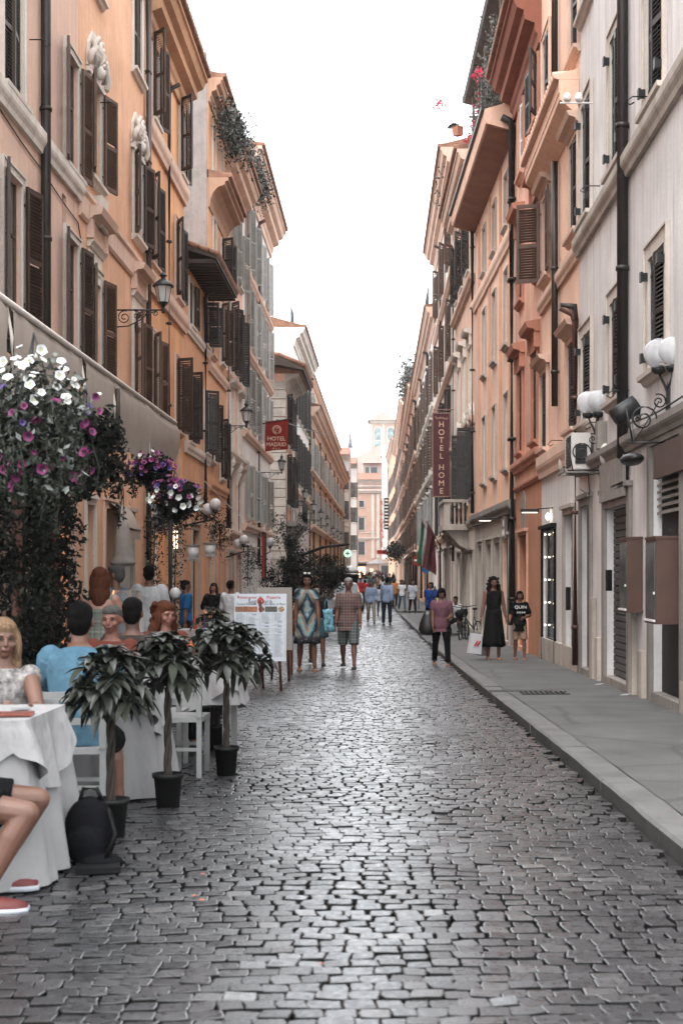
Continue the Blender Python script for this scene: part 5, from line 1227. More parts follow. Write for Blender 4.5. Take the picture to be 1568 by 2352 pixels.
for i in range(46):
    d = rnd.uniform(118, 250) if i > 8 else rnd.uniform(92, 118); vx = rnd.gauss(868, 20) if d > 118 else rnd.uniform(832, 900); vx = min(max(vx, 818), 903)
    CROWD.append((i % 10, WX(vx, d), d, rnd.uniform(.92, 1.08), rnd.uniform(-25, 25)+(0 if i % 3 else 180)))
def place_crowd():
    seen = set()
    for pi, x, d, s, a in CROWD:
        o = protos[pi] if pi not in seen else copy_tree(protos[pi]); seen.add(pi)
        o.location = (x, d, gz(d)); o.scale = (s, s, s); o.rotation_euler = (0, 0, R(a))
# ---- diners and waiters on the left
def seated(label, vx, d, H, face, **k): return person(label, WX(vx, d), d, H, face, seat=k.pop('seat', .525), thigh=k.pop('thigh', ((84, 6), (84, 6))), knee=k.pop('knee', (84, 84)), **k)
rb, ib = seated('blonde woman in a pale floral top seated at the nearest table with hands clasped', 8, 7.9, 1.64, 16, seat=.50, skin='olive', hair=('long', 'blonde'), top=(K_FLOR, .06, .05, .010), bottom=('trousers', K_WHITE, .9), arm=((52, 8), (50, 20)), fore=((90, -8), (90, -60)), vox=.0055, curl=1.0, head=(8, 0))
seated('dark-haired man in a blue shirt seated with his back to the camera', 178, 8.9, 1.80, 186, skin='tan', hair=('short', 'black'), top=(K_BLUE, .42, .10, .014), bottom=('shorts', K_BLACK, .95), thigh=((80, 28), (80, 10)), knee=(84, 80), arm=((30, 12), (30, 12)), fore=((80, -10), (80, -10)), vox=.007, build=1.14, lean=14)
seated('grey-haired woman with sunglasses on her head seated facing the camera', 257, 11.0, 1.66, -6, skin='red', hair=('tied', 'dark_grey'), top=(K_MCO2, .2, .05), bottom=('trousers', K_WHITE, .9), arm=((30, 10), (30, 10)), fore=((85, -20), (85, -20)), vox=.008)
seated('dark-haired man in a brown T-shirt seated with his back to the camera', 305, 11.4, 1.78, 180, skin='olive', hair=('short', 'black'), top=(K_BROWN, .42, .10, .02), bottom=('trousers', K_BLACK, .9), arm=((30, 14), (30, 14)), fore=((80, -10), (80, -10)), vox=.008, build=1.12)
seated('woman with curly auburn hair seated by the dark-leaved plant gesturing', 380, 12.8, 1.70, 22, skin='red', hair=('curly', 'auburn'), top=(K_MCO2, .4, .05), bottom=('trousers', K_BLACK, .9), arm=((30, 20), (30, 12)), fore=((150, 10), (90, -20)), vox=.008, head=(18, 6), curl=.3)
seated('dark-haired woman in black with white cuffs seated in the shade under the baskets', 112, 10.0, 1.66, 150, skin='olive', hair=('long', 'black'), top=(K_BLACK, .6, .05), bottom=('trousers', K_BLACK, .9), arm=((30, 14), (60, 20)), fore=((85, -10), (90, -10)), vox=.009)
seated('diner at the left edge in black shorts with bare legs and red trainers', -140, 6.55, 1.78, 96, skin='olive', hair=('short', 'brown'), top=(K_BLACK2, .4, .1), bottom=('shorts', K_BLACK, .72), seat=.49, thigh=((86, 4), (84, 12)), knee=(116, 112), shoes=plain('red_trainer', (.075, .008, .007), .6), arm=((-20, 6), (-20, 6)), fore=((20, 4), (20, 4)), vox=.006)
person('woman with long auburn hair and bare back pointing left across the terrace', WX(230, 14.3), 14.3, 1.66, 182, 'fair', ('long', 'auburn'), (K_PATT, 0, .2, .012, .40), ('trousers', K_DENIM, .95), thigh=((3, 3), (-3, 3)), knee=(2, 4), arm=((8, 80), (10, 30)), fore=((6, 96), (16, 10)), vox=.007, curl=.1)
person('grey-haired man in a slate shirt with a black rucksack strap looking left', WX(266, 16.6), 16.6, 1.74, 248, 'tan', ('short', 'dark_grey'), (K_TEAL, .9, .1, .022), ('trousers', K_NAVY, .95), thigh=((2, 3), (-2, 3)), knee=(2, 2), vox=.008)
person('man in a crisp white shirt seen from behind on the restaurant terrace', WX(343, 20.5), 20.5, 1.82, 180, 'tan', ('short', 'black'), (K_WHITE, .95, .12, .028), ('trousers', K_BLACK, .95), thigh=((2, 4), (-2, 4)), knee=(2, 2), arm=((6, 12), (6, 12)), fore=((40, -6), (40, -6)), vox=.008, build=1.08)
person('smiling woman with folded hands in a black blouse outside the restaurant door', WX(491, 33.5), 33.5, 1.66, -10, 'fair', ('long', 'brown'), (K_BLACK, .95, .12, .022), ('trousers', K_BLACK, .95), thigh=((1, 3), (-1, 3)), knee=(1, 1), arm=((8, 20), (8, 20)), fore=((70, -45), (70, -45)), vox=.009, build=1.1)
person('waiter in white shirt with his back turned beside the menu board', WX(530, 30), 30, 1.72, 160, 'olive', ('thin', 'black'), (K_WHITE, .95, .02, .022), ('trousers', K_BLACK, .95), vox=.010, arm=((8, 12), (8, 12)), fore=((60, -20), (60, -20)))
person('man in bright blue T-shirt by the ivy-covered doorway', WX(427, 28), 28, 1.7, 120, 'tan', ('short', 'black'), (K_BBLUE, .45, .1, .02), ('trousers', K_BLACK2, .95), vox=.010)
# ------------------------------------------------------------------ foliage helpers
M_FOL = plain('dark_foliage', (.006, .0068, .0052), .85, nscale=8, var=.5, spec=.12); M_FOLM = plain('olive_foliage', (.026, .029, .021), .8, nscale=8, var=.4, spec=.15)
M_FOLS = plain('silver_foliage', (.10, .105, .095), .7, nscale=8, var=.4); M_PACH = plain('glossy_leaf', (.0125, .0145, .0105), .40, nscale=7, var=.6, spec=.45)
M_PW = plain('petal_white', (.42, .42, .42), .7, var=.1); M_PM = plain('petal_magenta', (.12, .007, .06), .6, var=.3); M_PV = plain('petal_violet', (.035, .016, .09), .6, var=.3); M_PR = plain('petal_red', (.50, .02, .07), .6, var=.3)
M_BARK = plain('bark', (.024, .018, .014), .9, nscale=14, var=.4, bmp=.8); M_POT = plain('black_plastic_pot', (.005, .005, .005), .6, spec=.2); M_TERR = plain('terracotta', (.30, .12, .07), .8)
def leafq(b, c, s, rnd, mi=0, asp=.45):
    d = Vector((rnd.gauss(0, 1), rnd.gauss(0, 1), rnd.gauss(0, 1)-.3)).normalized(); a = d.cross(Vector((rnd.gauss(0, 1), rnd.gauss(0, 1), rnd.gauss(0, 1)))).normalized(); n = d.cross(a)
    b.add([c-d*s, c+a*s*asp+n*s*.12, c+d*s, c-a*s*asp+n*s*.12], [(0, 1, 2, 3)], mi)
def leafcloud(b, c, r, n, s, rnd, mis=(0,), shell=.5):
    c = Vector(c)
    lumps = [Vector((rnd.uniform(-1, 1), rnd.uniform(-1, 1), rnd.uniform(-1, 1))) for _ in range(max(3, n//90))]
    for i in range(n):
        L = rnd.choice(lumps); q = Vector((rnd.gauss(0, 1), rnd.gauss(0, 1), rnd.gauss(0, 1))).normalized()*(rnd.random()**.4)*.46+L*.60
        leafq(b, c+Vector((q.x*r[0], q.y*r[1], q.z*r[2])), s*rnd.uniform(.6, 1.3), rnd, rnd.choice(mis))
def blade(b, p, d, L, w, droop, mi=0):
    d = d.normalized(); up = Vector((0, 0, 1)); a = d.cross(up)
    if a.length < .05: a = Vector((1, 0, 0))
    a.normalize(); vs = []; n = 6
    for i in range(n+1):
        t = i/n; dd = (d-up*droop*t*t).normalized(); c = p+(d*t+(-up)*droop*t*t*.75)*L; ww = w*math.sin(math.pi*min(.999, .06+t*.94))**.75*(1 if t < .6 else 1)
        nn = a.cross(dd).normalized(); vs += [c-a*ww+nn*ww*.35, c, c+a*ww+nn*ww*.35]
    fs = []
    for i in range(n):
        for j in (0, 1): k = i*3+j; fs.append((k, k+1, k+4, k+3))
    b.add(vs, fs, mi, True)
def petunia(b, c, r, rnd, mi, out=None):
    n = (out or Vector((rnd.gauss(0, .5), -1+rnd.gauss(0, .4), rnd.gauss(.2, .5)))).normalized(); a = n.cross(Vector((.1, .2, 1))).normalized(); e = n.cross(a); c = Vector(c); vs = [c-n*r*.75]; N = 10
    for k in range(N):
        q = 6.283*k/N; vs.append(c+(a*math.cos(q)+e*math.sin(q))*r*.5-n*r*.12)
    for k in range(N):
        q = 6.283*k/N; rr = r*(1 if k % 2 else .86); vs.append(c+(a*math.cos(q)+e*math.sin(q))*rr+n*r*(.05 if k % 2 else .16))
    b.add(vs[:1+N], [(0, 1+k, 1+(k+1) % N) for k in range(N)], 1, True)
    fs = [(1+k, 1+N+k, 1+N+(k+1) % N, 1+(k+1) % N) for k in range(N)]
    b.add(vs, fs, mi, True)
# ------------------------------------------------------------------ hanging baskets and the vine-wrapped post
def basket(label, vx, vy, d, rx, rz, nleaf, flowers, seed, mats, dark=False):
    rnd = random.Random(seed); c = PT(vx, vy, d); root = empty('hanging_basket', c, label=label, cat='hanging basket', group='hanging flower baskets over the terrace')
    b = MB(); leafcloud(b, (0, 0, 0), (rx, rx*.8, rz), nleaf, .028, rnd, (0, 0, 1)); leafcloud(b, (0, 0, -rz*.35), (rx*.75, rx*.6, rz*.8), nleaf//2, .028, rnd, (0,)); b.build('foliage', mats, root)
    b = MB()
    for q in range(16):
        a = rnd.uniform(0, 6.28); p = Vector((math.cos(a)*rx*.9, math.sin(a)*rx*.7, -rz*.2)); L = rnd.uniform(.5, 1.1)*rz*1.3; e = p+Vector((rnd.gauss(0, .05), rnd.gauss(0, .05), -L))
        b.tube([p, p.lerp(e, .5)+Vector((.03, 0, 0)), e], .003, 4)
        for k in range(26): leafq(b, p.lerp(e, rnd.random())+Vector((rnd.gauss(0, .02), rnd.gauss(0, .02), 0)), rnd.uniform(.012, .024), rnd)
    b.build('trailing_stems', mats, root)
    for nm, mt, n, zlo, zhi in flowers:
        b = MB()
        for i in range(n):
            an = rnd.uniform(0, 6.28); el = rnd.uniform(zlo, zhi); q = Vector((math.cos(an)*math.cos(el), -abs(math.sin(an)*math.cos(el)) if rnd.random() < .8 else math.sin(an)*math.cos(el), math.sin(el)))
            petunia(b, Vector((q.x*rx*1.04, q.y*rx*.85, q.z*rz*1.04))*rnd.uniform(.88, 1.12), rnd.uniform(.018, .038), rnd, 0, q+Vector((rnd.gauss(0, .5), -.3+rnd.gauss(0, .5), rnd.gauss(.1, .5))))
        b.build(nm, [mt, M_THR[nm.split('_')[0]]], root, kind='stuff')
    b = MB(); b.lathe([(rx*.3, -rz*.5), (rx*.42, -rz*.1), (rx*.45, 0)], n=14); b.build('pot', M_POT, root)
    b = MB()
    for q in range(3): a = q*2.09; b.tube([(rx*.42*math.cos(a), rx*.42*math.sin(a), 0), (0, 0, rz*1.35)], .006, 5)
    b.build('chain', M_IRON, root); return root
M_THR = {'white': plain('white_throat', (.40, .40, .30), .7), 'magenta': plain('magenta_throat', (.05, .004, .03), .7), 'violet': plain('violet_throat', (.02, .008, .06), .7)}
W, Mg, Vi = ('white_petunias', M_PW), ('magenta_petunias', M_PM), ('violet_petunias', M_PV)
basket('big overflowing basket of white, magenta and violet petunias at the left edge', 78, 985, 8.4, .38, .42, 3600, [(*W, 60, .2, 1.4), (*Mg, 58, -.9, .5), (*Vi, 12, -.1, .8)], 1, [M_FOLM, M_FOLS])
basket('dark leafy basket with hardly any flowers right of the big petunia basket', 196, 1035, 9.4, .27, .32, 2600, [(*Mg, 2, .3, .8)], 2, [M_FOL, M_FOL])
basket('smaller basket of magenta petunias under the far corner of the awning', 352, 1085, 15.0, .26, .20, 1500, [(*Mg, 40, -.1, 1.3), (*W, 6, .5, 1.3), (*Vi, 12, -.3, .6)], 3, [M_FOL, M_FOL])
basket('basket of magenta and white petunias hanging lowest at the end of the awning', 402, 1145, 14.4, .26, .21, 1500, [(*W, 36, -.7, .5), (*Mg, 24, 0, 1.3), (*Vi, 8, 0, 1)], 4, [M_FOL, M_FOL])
def vine_post(label, vx, d, seed, ztop=2.4, r=.24, n=3600):
    rnd = random.Random(seed); x = WX(vx, d); root = empty('vine_post', (x, d, gz(d)), label=label, cat='post')
    b = MB(); b.tube([(0, 0, 0), (0, 0, ztop)], .035, 8); b.build('pole', plain('rust_red_post', (.09, .03, .018), .7), root)
    b = MB()
    for i in range(n):
        z = rnd.uniform(.1, ztop); a = rnd.uniform(0, 6.28); rr = r*(.4+.6*rnd.random())*(1+.35*math.sin(z*5+a*2)+.3*math.sin(z*11)); leafq(b, Vector((rr*math.cos(a), rr*.8*math.sin(a), z)), rnd.uniform(.018, .036), rnd, 0 if rnd.random() < .93 else 1)
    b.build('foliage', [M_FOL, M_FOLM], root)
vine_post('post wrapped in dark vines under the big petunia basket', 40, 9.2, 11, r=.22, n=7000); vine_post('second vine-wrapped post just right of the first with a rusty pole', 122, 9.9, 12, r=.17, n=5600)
# ------------------------------------------------------------------ awning
M_AWN = cloth('beige_canvas', (.29, .24, .205), .06, .25); M_AWNL = cloth('light_canvas', (.62, .56, .51), .05, .3)
aw = empty('awning', (-3.0, 9, 3.7), label='long beige canvas awning over the restaurant terrace on the left', cat='awning')
ds_ = [8.2, 11.4, 14.2, 15.8, 18.2, 20.8]
for k, (a, c) in enumerate(zip(ds_, ds_[1:])):
    b = MB(); n = 14; rows = []
    for i in range(n+1):
        y = a+(c-a)*i/n-9; sag = .05*math.sin(math.pi*i/n); w1 = .02*math.sin(i*2.1+k); kx_ = .10 if k == 4 else 0
        drop = .78-.22*(i/n if k == 4 else 0)
        rows.append([Vector((-1.95, y, .75)), Vector((-1.0, y, .42-sag)), Vector((0, y, 0-sag*.6)), Vector((.04+w1, y, -.10-sag)), Vector((.03+w1*2, y, -drop*.55)), Vector((.02-w1*2, y, -drop+.03*math.sin(i*1.3)))])
    m = len(rows[0]); vs = [p for r in rows for p in r]; fs = [(i*m+j, i*m+j+1, (i+1)*m+j+1, (i+1)*m+j) for i in range(n) for j in range(m-1)]
    b.add(vs, fs, 0, True); b.build('canvas_panel', M_AWN, aw)
b = MB(); b.tube([(.0, ds_[0]-9, .02), (.02, 2, -.02), (0, ds_[-1]-9, .02)], .028, 8); b.build('front_rail', M_AWNL, aw)
for y in ds_[1:]:
    b = MB(); b.tube([(-1.95, y-9, .74), (0, y-9, -.01), (.045, y-9, -.3), (.04, y-9, -.72)], .014, 6); b.build('seam', M_AWNL, aw)
b = MB(); b.tube([(.06, 15.9-9, -.12), (.06, 15.9-9, -.75)], .03, 6); b.build('bracket', M_WOODK, aw)
for d in (13.0, 20.6):
    b = MB(); b.tube([(0, 0, 0), (0, 0, 3.68-gz(d))], .03, 8); b.build('awning_post', M_IRON, None, (-3.05, d, gz(d)), label='slim iron post holding the '+('middle' if d < 15 else 'far end')+' of the beige awning', cat='post')
# ------------------------------------------------------------------ tables, chairs
M_CLOTH = cloth('white_tablecloth', (.20, .196, .196), .04, .35, .8); M_CLOTH2 = cloth('white_overcloth', (.225, .22, .22), .05, .6, .8)
M_CHAIR = plain('white_wood', (.20, .20, .196), .5, nscale=5, var=.08)
def drape(b, x0, x1, y0, y1, zt, zb, amp=.03, n=120, flare=.05, dz=None, ph=0):
    per = []; 
    for i in range(n):
        t = i/n*4; s = int(t); f = t-s
        p = [(x0+(x1-x0)*f, y0, 0, -1), (x1, y0+(y1-y0)*f, 1, 0), (x1-(x1-x0)*f, y1, 0, 1), (x0, y1-(y1-y0)*f, -1, 0)][s]; per.append(p)
    cx, cy = (x0+x1)/2, (y0+y1)/2; rings = []
    for k in range(9):
        t = k/8; ring = []
        for i, (x, y, nx, ny) in enumerate(per):
            z_b = zb if dz is None else dz(i/n); q = Vector((x-cx, y-cy)).normalized(); fold = (math.sin(i*.52+ph)+.55*math.sin(i*.9+1.3)+.4*math.sin(i*.23))
            off = flare*t+amp*fold*t**.8; ring.append(Vector((x+(nx*.6+q.x*.5)*off, y+(ny*.6+q.y*.5)*off, zt+(z_b-zt)*t-(.012 if 0 < t < .2 else 0))))
        rings.append(ring)
    b.loft(rings, 0, True, False); m = len(per); inner = [Vector((cx+(p.x-cx)*.0, cy, zt)) for p in rings[0][:1]]
    b.add([*rings[0], inner[0]], [(i, (i+1) % m, m) for i in range(m)], 0, False)
def table(label, x, d, w, l, h=.78, long=True, over=True, seed=0):
    g0 = gz(d+l/2); root = empty('table', (x, d, g0), label=label, cat='table')
    b = MB(); b.box(-w/2+.01, w/2-.01, .01, l-.01, h-.03, h-.003); b.build('tabletop', M_CHAIR, root)
    for sx in (-1, 1):
        for yy in (.06, l-.06): b = MB(); b.box(sx*(w/2-.06)-.025, sx*(w/2-.06)+.025, yy-.025, yy+.025, 0, h-.03); b.build('leg', M_CHAIR, root)
    b = MB(); drape(b, -w/2, w/2, 0, l, h+.002, (.02 if long else h-.30), .032 if long else .02, 132, .09 if long else .04, ph=seed)
    t = b.build('tablecloth', M_CLOTH, None, (x, d, g0), label='white tablecloth on the '+label, cat='tablecloth', group='white tablecloths on the terrace')
    if over:
        b = MB(); drape(b, -w/2-.008, w/2+.008, -.008, l+.008, h+.008, h-.2, .028, 132, .05, dz=lambda f: h-.14-.22*abs(math.sin(f*4*math.pi/1.0+.2)), ph=seed+2)
        b.build('overcloth', M_CLOTH2, None, (x, d, g0), label='square overcloth laid across the '+label.replace('table between the blue shirt man and the woman facing him', 'second table behind the blue shirt man'), cat='tablecloth', group='square overcloths')
    return root
M_MENU = plain('menu_cover', (.12, .03, .02), .35, nscale=9, var=.6)
table('nearest table at the left edge', -2.17, 6.75, .95, .85, .80)
table('table between the blue shirt man and the woman facing him', -2.0, 9.6, .80, .85, .76, seed=1)
table('table with a trailing cloth corner behind the dark-leaved plants', -1.62, 11.9, .75, .8, .76, long=False, seed=3)
table('table of condiments in front of the woman in black', WX(462, 24), 24, .8, .8, .78, long=False, seed=4)
table('table behind the auburn-haired diner', -2.3, 15.2, .8, .8, .76, seed=5)
b = MB(); b.box(-.15, .15, -.10, .10, 0, .008); o = b.build('menu', M_MENU, None, (-1.86, 6.98, gz(7)+.812), .15, label='closed dark red menu lying on the nearest table', cat='menu')
b = MB(); b.lathe([(.03, 0), (.032, .01), (.006, .02), (.005, .08), (.03, .12), (.036, .17), (.028, .21)], n=14); gl = plain('clear_glass', (.5, .5, .5), .05); 
gm = _new('wine_glass'); gm[2].inputs['Transmission Weight'].default_value = 1; gm[2].inputs['Roughness'].default_value = .03; gm[2].inputs['Base Color'].default_value = (.95, .95, .95, 1)
for i, (x, d) in enumerate(((-1.80, 9.95), (-2.10, 9.85), (-1.75, 12.2), (-1.5, 12.3), (-2.0, 10.2))):
    b.build('wine_glass', gm[0], None, (x, d, gz(d)+.77), label='empty stemmed glass on a terrace table', cat='glass', group='stemmed glasses on the tables')
b = MB(); b.lathe([(.03, 0), (.034, .02), (.034, .15), (.012, .2), (.012, .25)], n=12)
for i, (x, d, c, l) in enumerate(((-1.62, 12.1, (.5, .09, .02), 'orange bottle glowing on the table behind the plants'), (WX(448, 24.3), 24.3, (.3, .03, .02), 'red bottle on the condiment table'), (WX(470, 24.2), 24.2, (.02, .03, .12), 'dark bottle on the condiment table'))):
    b.build('bottle', plain('bottle%d' % i, c, .2), None, (x, d, gz(d)+.775), label=l, cat='bottle')
b = MB(); b.lathe([(.05, 0), (.06, .12)], n=10)
for q in range(14): b.tube([(0, 0, .1), (.02*math.cos(q), .02*math.sin(q), .2), (.11*math.cos(q*2.4), .11*math.sin(q*2.4), .34)], .006, 5)
b.build('breadstick_jar', plain('breadstick', (.55, .30, .18), .8), None, (WX(482, 24.3), 24.3, gz(24)+.775), label='jar of breadsticks on the condiment table', cat='jar')
for i, (x, d, h, l) in enumerate(((-2.30, 7.05, .815, 'white plate at the left edge of the nearest table'), (-1.85, 9.78, .775, 'white plate beside the glasses on the second table'), (-2.1, 10.2, .775, 'white plate before the woman with sunglasses on her head'), (-1.6, 12.05, .77, 'white plate on the table behind the plants'))):
    b = MB(); b.lathe([(.07, 0), (.075, .004), (.12, .018), (.122, .020), (.075, .009), (.001, .008)], n=22); b.build('plate', M_CLOTH2, None, (x, d, gz(d)+h), label=l, cat='plate', group='plates on the terrace tables')
for i, (x, d, h, l) in enumerate(((-1.86, 7.3, .815, 'folded napkin near the blonde woman'), (-2.05, 9.75, .775, 'folded napkin on the second table'))):
    b = MB(); b.prism([(-.05, -.07), (.05, -.07), (.05, .07)], 'z', 0, .012); b.build('napkin', M_CLOTH2, None, (x, d, gz(d)+h), .4, label=l, cat='napkin')
def chair_proto():
    root = empty('chair', label='x', cat='chair')
    b = MB(); b.box(-.21, .21, -.21, .21, .42, .455); b.build('seat', M_CHAIR, root)
    b = MB()
    for sx in (-1, 1): b.box(sx*.19-.02, sx*.19+.02, .185, .22, .455, .80)
    b.box(-.17, .17, .19, .215, .74, .80); b.box(-.17, .17, .195, .212, .60, .64); b.build('backrest', M_CHAIR, root)
    for sx in (-1, 1):
        for sy in (-1, 1): b = MB(); b.box(sx*.19-.018, sx*.19+.018, sy*.19-.018, sy*.19+.018, 0, .42); b.build('leg', M_CHAIR, root)
    b = MB(); b.box(-.172, .172, -.2, -.18, .2, .225); b.build('stretcher', M_CHAIR, root); b = MB(); b.box(-.172, .172, .18, .2, .2, .225); b.build('stretcher', M_CHAIR, root); return root
cp = chair_proto()
for i, (x, d, rz, l) in enumerate(((WX(178, 8.9), 8.86, 184, 'white wooden chair under the man in the blue shirt'), (WX(20, 7.75), 7.86, 0, 'white wooden chair under the blonde woman'), (-2.02, 6.5, 96, 'white wooden chair at the left edge under the red-shoed diner'),
      (-1.55, 10.9, 178, 'empty white chair seen between the plant trunks'), (-1.78, 11.4, 180, 'white chair under the brown T-shirt man'), (WX(257, 11), 11.1, 0, 'white chair under the woman with sunglasses on her head'),
      (WX(380, 12.8), 12.9, 20, 'white chair under the auburn-haired diner'), (WX(112, 10), 10.05, 150, 'white chair under the woman in the shade'))):
    o = cp if i == 0 else copy_tree(cp); o.location = (x, d, gz(d)); o.rotation_euler = (0, 0, R(rz)); tag(o, l, 'chair', 'white wooden terrace chairs')
# rucksack on the ground
b = MB(); x0, d0 = WX(207, 7.35), 7.35
b.ell((0, 0, .17), (.14, .10, .19), 14, 10); b.ell((0, -.08, .12), (.11, .06, .10), 12, 8); b.ell((.06, -.07, .03), (.13, .09, .05), 12, 8); rs = b.build('rucksack', plain('black_nylon', (.004, .004, .005), .7, nscale=9, bmp=.8, spec=.04), None, (x0, d0, gz(d0)), label='black rucksack slumped on the cobbles beside the white tablecloth', cat='rucksack'); remesh(rs, .01)
b = MB(); b.tube([(-.05, 0, .34), (-.03, -.02, .40), (.04, -.02, .40), (.06, 0, .34)], .012, 6); b.tube([(.1, -.05, .3), (.15, -.1, .18), (.10, -.12, .05)], .012, 6); b.build('strap', M_BLACK, rs)
b = MB(); b.box(-.1, .12, -.10, .12, 0, .03); b.build('flat_case', M_BLACK, None, (x0+.06, d0-.15, gz(d0-.15)+.006), .2, label='flat black case lying in front of the rucksack', cat='case')
# ------------------------------------------------------------------ potted plants
def pachira(label, vx, d, h0, h1, rad, seed, n=44, potr=.10, poth=.22, mat=None, ll=(.09, .15)):
    rnd = random.Random(seed); root = empty('potted_plant', (WX(vx, d), d, gz(d)), label=label, cat='potted plant')
    b = MB(); b.lathe([(potr*.78, 0), (potr*.97, poth-.03), (potr*1.08, poth-.028), (potr*1.1, poth), (potr*1.0, poth), (potr*.95, poth-.03)], n=20); p = b.build('pot', M_POT, root)
    b = MB(); b.lathe([(.0, poth-.035), (potr*.94, poth-.03), (potr*.5, poth-.022), (.001, poth-.02)], n=14); b.build('soil', M_GROUT, root)
    b = MB()
    for q in range(3): b.tube([(.015*math.cos(q*2.09+t*7), .015*math.sin(q*2.09+t*7), poth-.04+(h0+.1-poth)*t) for t in [i/14 for i in range(15)]], [.015-.004*i/14 for i in range(15)], 7)
    b.build('trunk', M_BARK, root)
    b = MB(); c0 = Vector((0, 0, h0+.06))
    for i in range(n):
        a = rnd.uniform(0, 6.28); el = rnd.uniform(-.35, 1.35); q = Vector((math.cos(a)*math.cos(el)*rad, math.sin(a)*math.cos(el)*rad, math.sin(el)*(h1-h0)*.75)); tip = Vector((0, 0, (h0+h1)/2-.04))+q*rnd.uniform(.45, .92)
        b.tube([c0, c0.lerp(tip, .5)+Vector((0, 0, .04)), tip], [.005, .004, .003], 4, mi=1)
        dr = (tip-Vector((0, 0, (h0+h1)/2-.1))); dr.normalize()
        m = rnd.choice((5, 6, 7)); a1 = dr.cross(Vector((0, 0, 1))); a1 = a1.normalized() if a1.length > .1 else Vector((1, 0, 0)); a2 = a1.cross(dr)
        for k in range(m):
            th = 6.283*k/m+rnd.uniform(-.2, .2); dd = dr*.55+a1*math.cos(th)*.85+a2*math.sin(th)*.85; blade(b, tip, dd, rnd.uniform(*ll), rnd.uniform(.019, .033), rnd.uniform(.25, 1.15), 0 if rnd.random() < .85 else 2)
    b.build('leaves', [mat or M_PACH, M_BARK, M_FOLM], root)
pachira('nearest potted plant with glossy drooping leaves beside the rucksack', 255, 8.2, .68, 1.06, .24, 1, 66)
pachira('second potted plant on a thin trunk right of the empty white chair', 386, 9.3, .72, 1.12, .22, 2, 62, .095)
pachira('third and widest potted plant nearest the middle of the road', 520, 10.85, .66, 1.12, .33, 3, 84, .09)
pachira('dark potted plant tucked behind the third one by the tablecloth', 500, 12.6, .62, 1.05, .30, 6, 60, .095)
pachira('round leafy shrub in front of the smiling woman and the menu board', 492, 15.8, .75, 1.2, .22, 4, 46, .12, .3, M_FOLM, (.07, .11)); pachira('low dark shrub below the round leafy one', 470, 14.6, .55, .95, .26, 5, 40, .12, .25, M_FOL, (.07, .11))
# ------------------------------------------------------------------ menu boards
M_BOARD = plain('menu_board_white', (.46, .49, .53), .35, nscale=2, var=.04, bmp=0); M_BOARD2 = plain('menu_board_tan', (.22, .19, .165), .4, bmp=0, var=.05); M_REDP = plain('red_print2', (.42, .03, .02), .6); M_INK = plain('ink', (.05, .05, .06), .6, bmp=0)
def board(label, vx, d, w, h, z0, mat, rz, full):
    root = empty('menu_board', (WX(vx, d), d, gz(d)), R(rz), label=label, cat='menu board'); T = Matrix.Rotation(R(-7), 4, 'X')
    b = MB(); b.box(-w/2, w/2, -.015, .015, z0, z0+h); o = b.build('panel', mat, root); o.rotation_euler = (R(-5), 0, 0)
    Y = -.018
    if full:
        def tx(s, size, x, z, m, sx=1.0): text('lettering', s, size, m, o, (x, Y, z), (R(90), 0, 0), .001, sx=sx)
        tx('Ristorante', .066, -w*.26, z0+h*.945, M_REDP); tx('Pizzeria', .066, w*.25, z0+h*.945, M_REDP); tx('Sug', .085, -w*.16, z0+h*.885, M_INK); tx('oro', .085, w*.14, z0+h*.885, M_INK)
        tx('de', .04, 0, z0+h*.955, M_INK); tx('ROMA', .022, 0, z0+h*.825, M_INK)
        tx('Cucina Romana', .044, -w*.27, z0+h*.845, M_INK); tx('Specialità di Mare', .044, w*.27, z0+h*.845, M_INK)
        b = MB(); M0 = Matrix.Translation((0, Y-.002, z0+h*.89)) @ Matrix.Rotation(R(90), 4, 'X')
        rg = [Vector((math.cos(q)*r, 0, math.sin(q)*r*1.05)) for q in (6.283*k/20 for k in range(20)) for r in (.022, .05)]
        b.add([p+Vector((0, Y-.002, z0+h*.89)) for p in rg], [(2*k, 2*k+1, (2*k+3) % 40, (2*k+2) % 40) for k in range(20)]); b.build('logo', M_REDP, o)
        for k, xx in enumerate((-.37, -.165, .02, .21, .40)):
            pw = (.085, .085, .06, .09, .07)[k]*w/.73; fm = plain('food_photo%d' % k, [(.16, .07, .035), (.20, .08, .035), (.14, .05, .03), (.05, .045, .035), (.22, .14, .08)][k], .5, nscale=60, var=1.6, bmp=0)
            b = MB()
            if k in (2, 4): b.prism([(xx*w+math.cos(q)*.045, z0+h*.77+math.sin(q)*.04) for q in (6.283*j/16 for j in range(16))], 'y', Y-.001, Y+.002)
            else: b.box(xx*w-pw*1.0, xx*w+pw*.9, Y-.001, Y+.002, z0+h*.73, z0+h*.81)
            b.build('food_photo', fm, o)
    b = MB(); rnd = random.Random(8); nc = 4
    for c in range(nc):
        z = z0+h*.70
        while z > z0+h*.06:
            x0 = -w*.47+c*w*.245; L = w*.19*rnd.uniform(.55, 1)
            if rnd.random() < .08: b.box(x0+.05, x0+.11, Y-.0005, Y+.002, z, z+.012); z -= .03; continue
            x = x0
            while x < x0+L: q = rnd.uniform(.006, .02); b.box(x, min(x+q, x0+L), Y-.0005, Y+.002, z, z+.0065); x += q+.004
            b.box(x0+w*.205, x0+w*.22, Y-.0005, Y+.002, z, z+.0065); z -= .0175
    b.build('menu_print', plain('grey_ink', (.22, .23, .25), .6, bmp=0), o)
    for sx in (-1, 1): b = MB(); b.tube([(sx*w*.30, .175, z0+h*.9), (sx*(w*.40), .045, 0)], .021, 8); b.build('leg', M_REDW, root)
    b = MB(); b.tube([(0, .03, z0+h*.9), (.0, .55, 0)], .018, 8); b.build('leg', M_REDW, root)
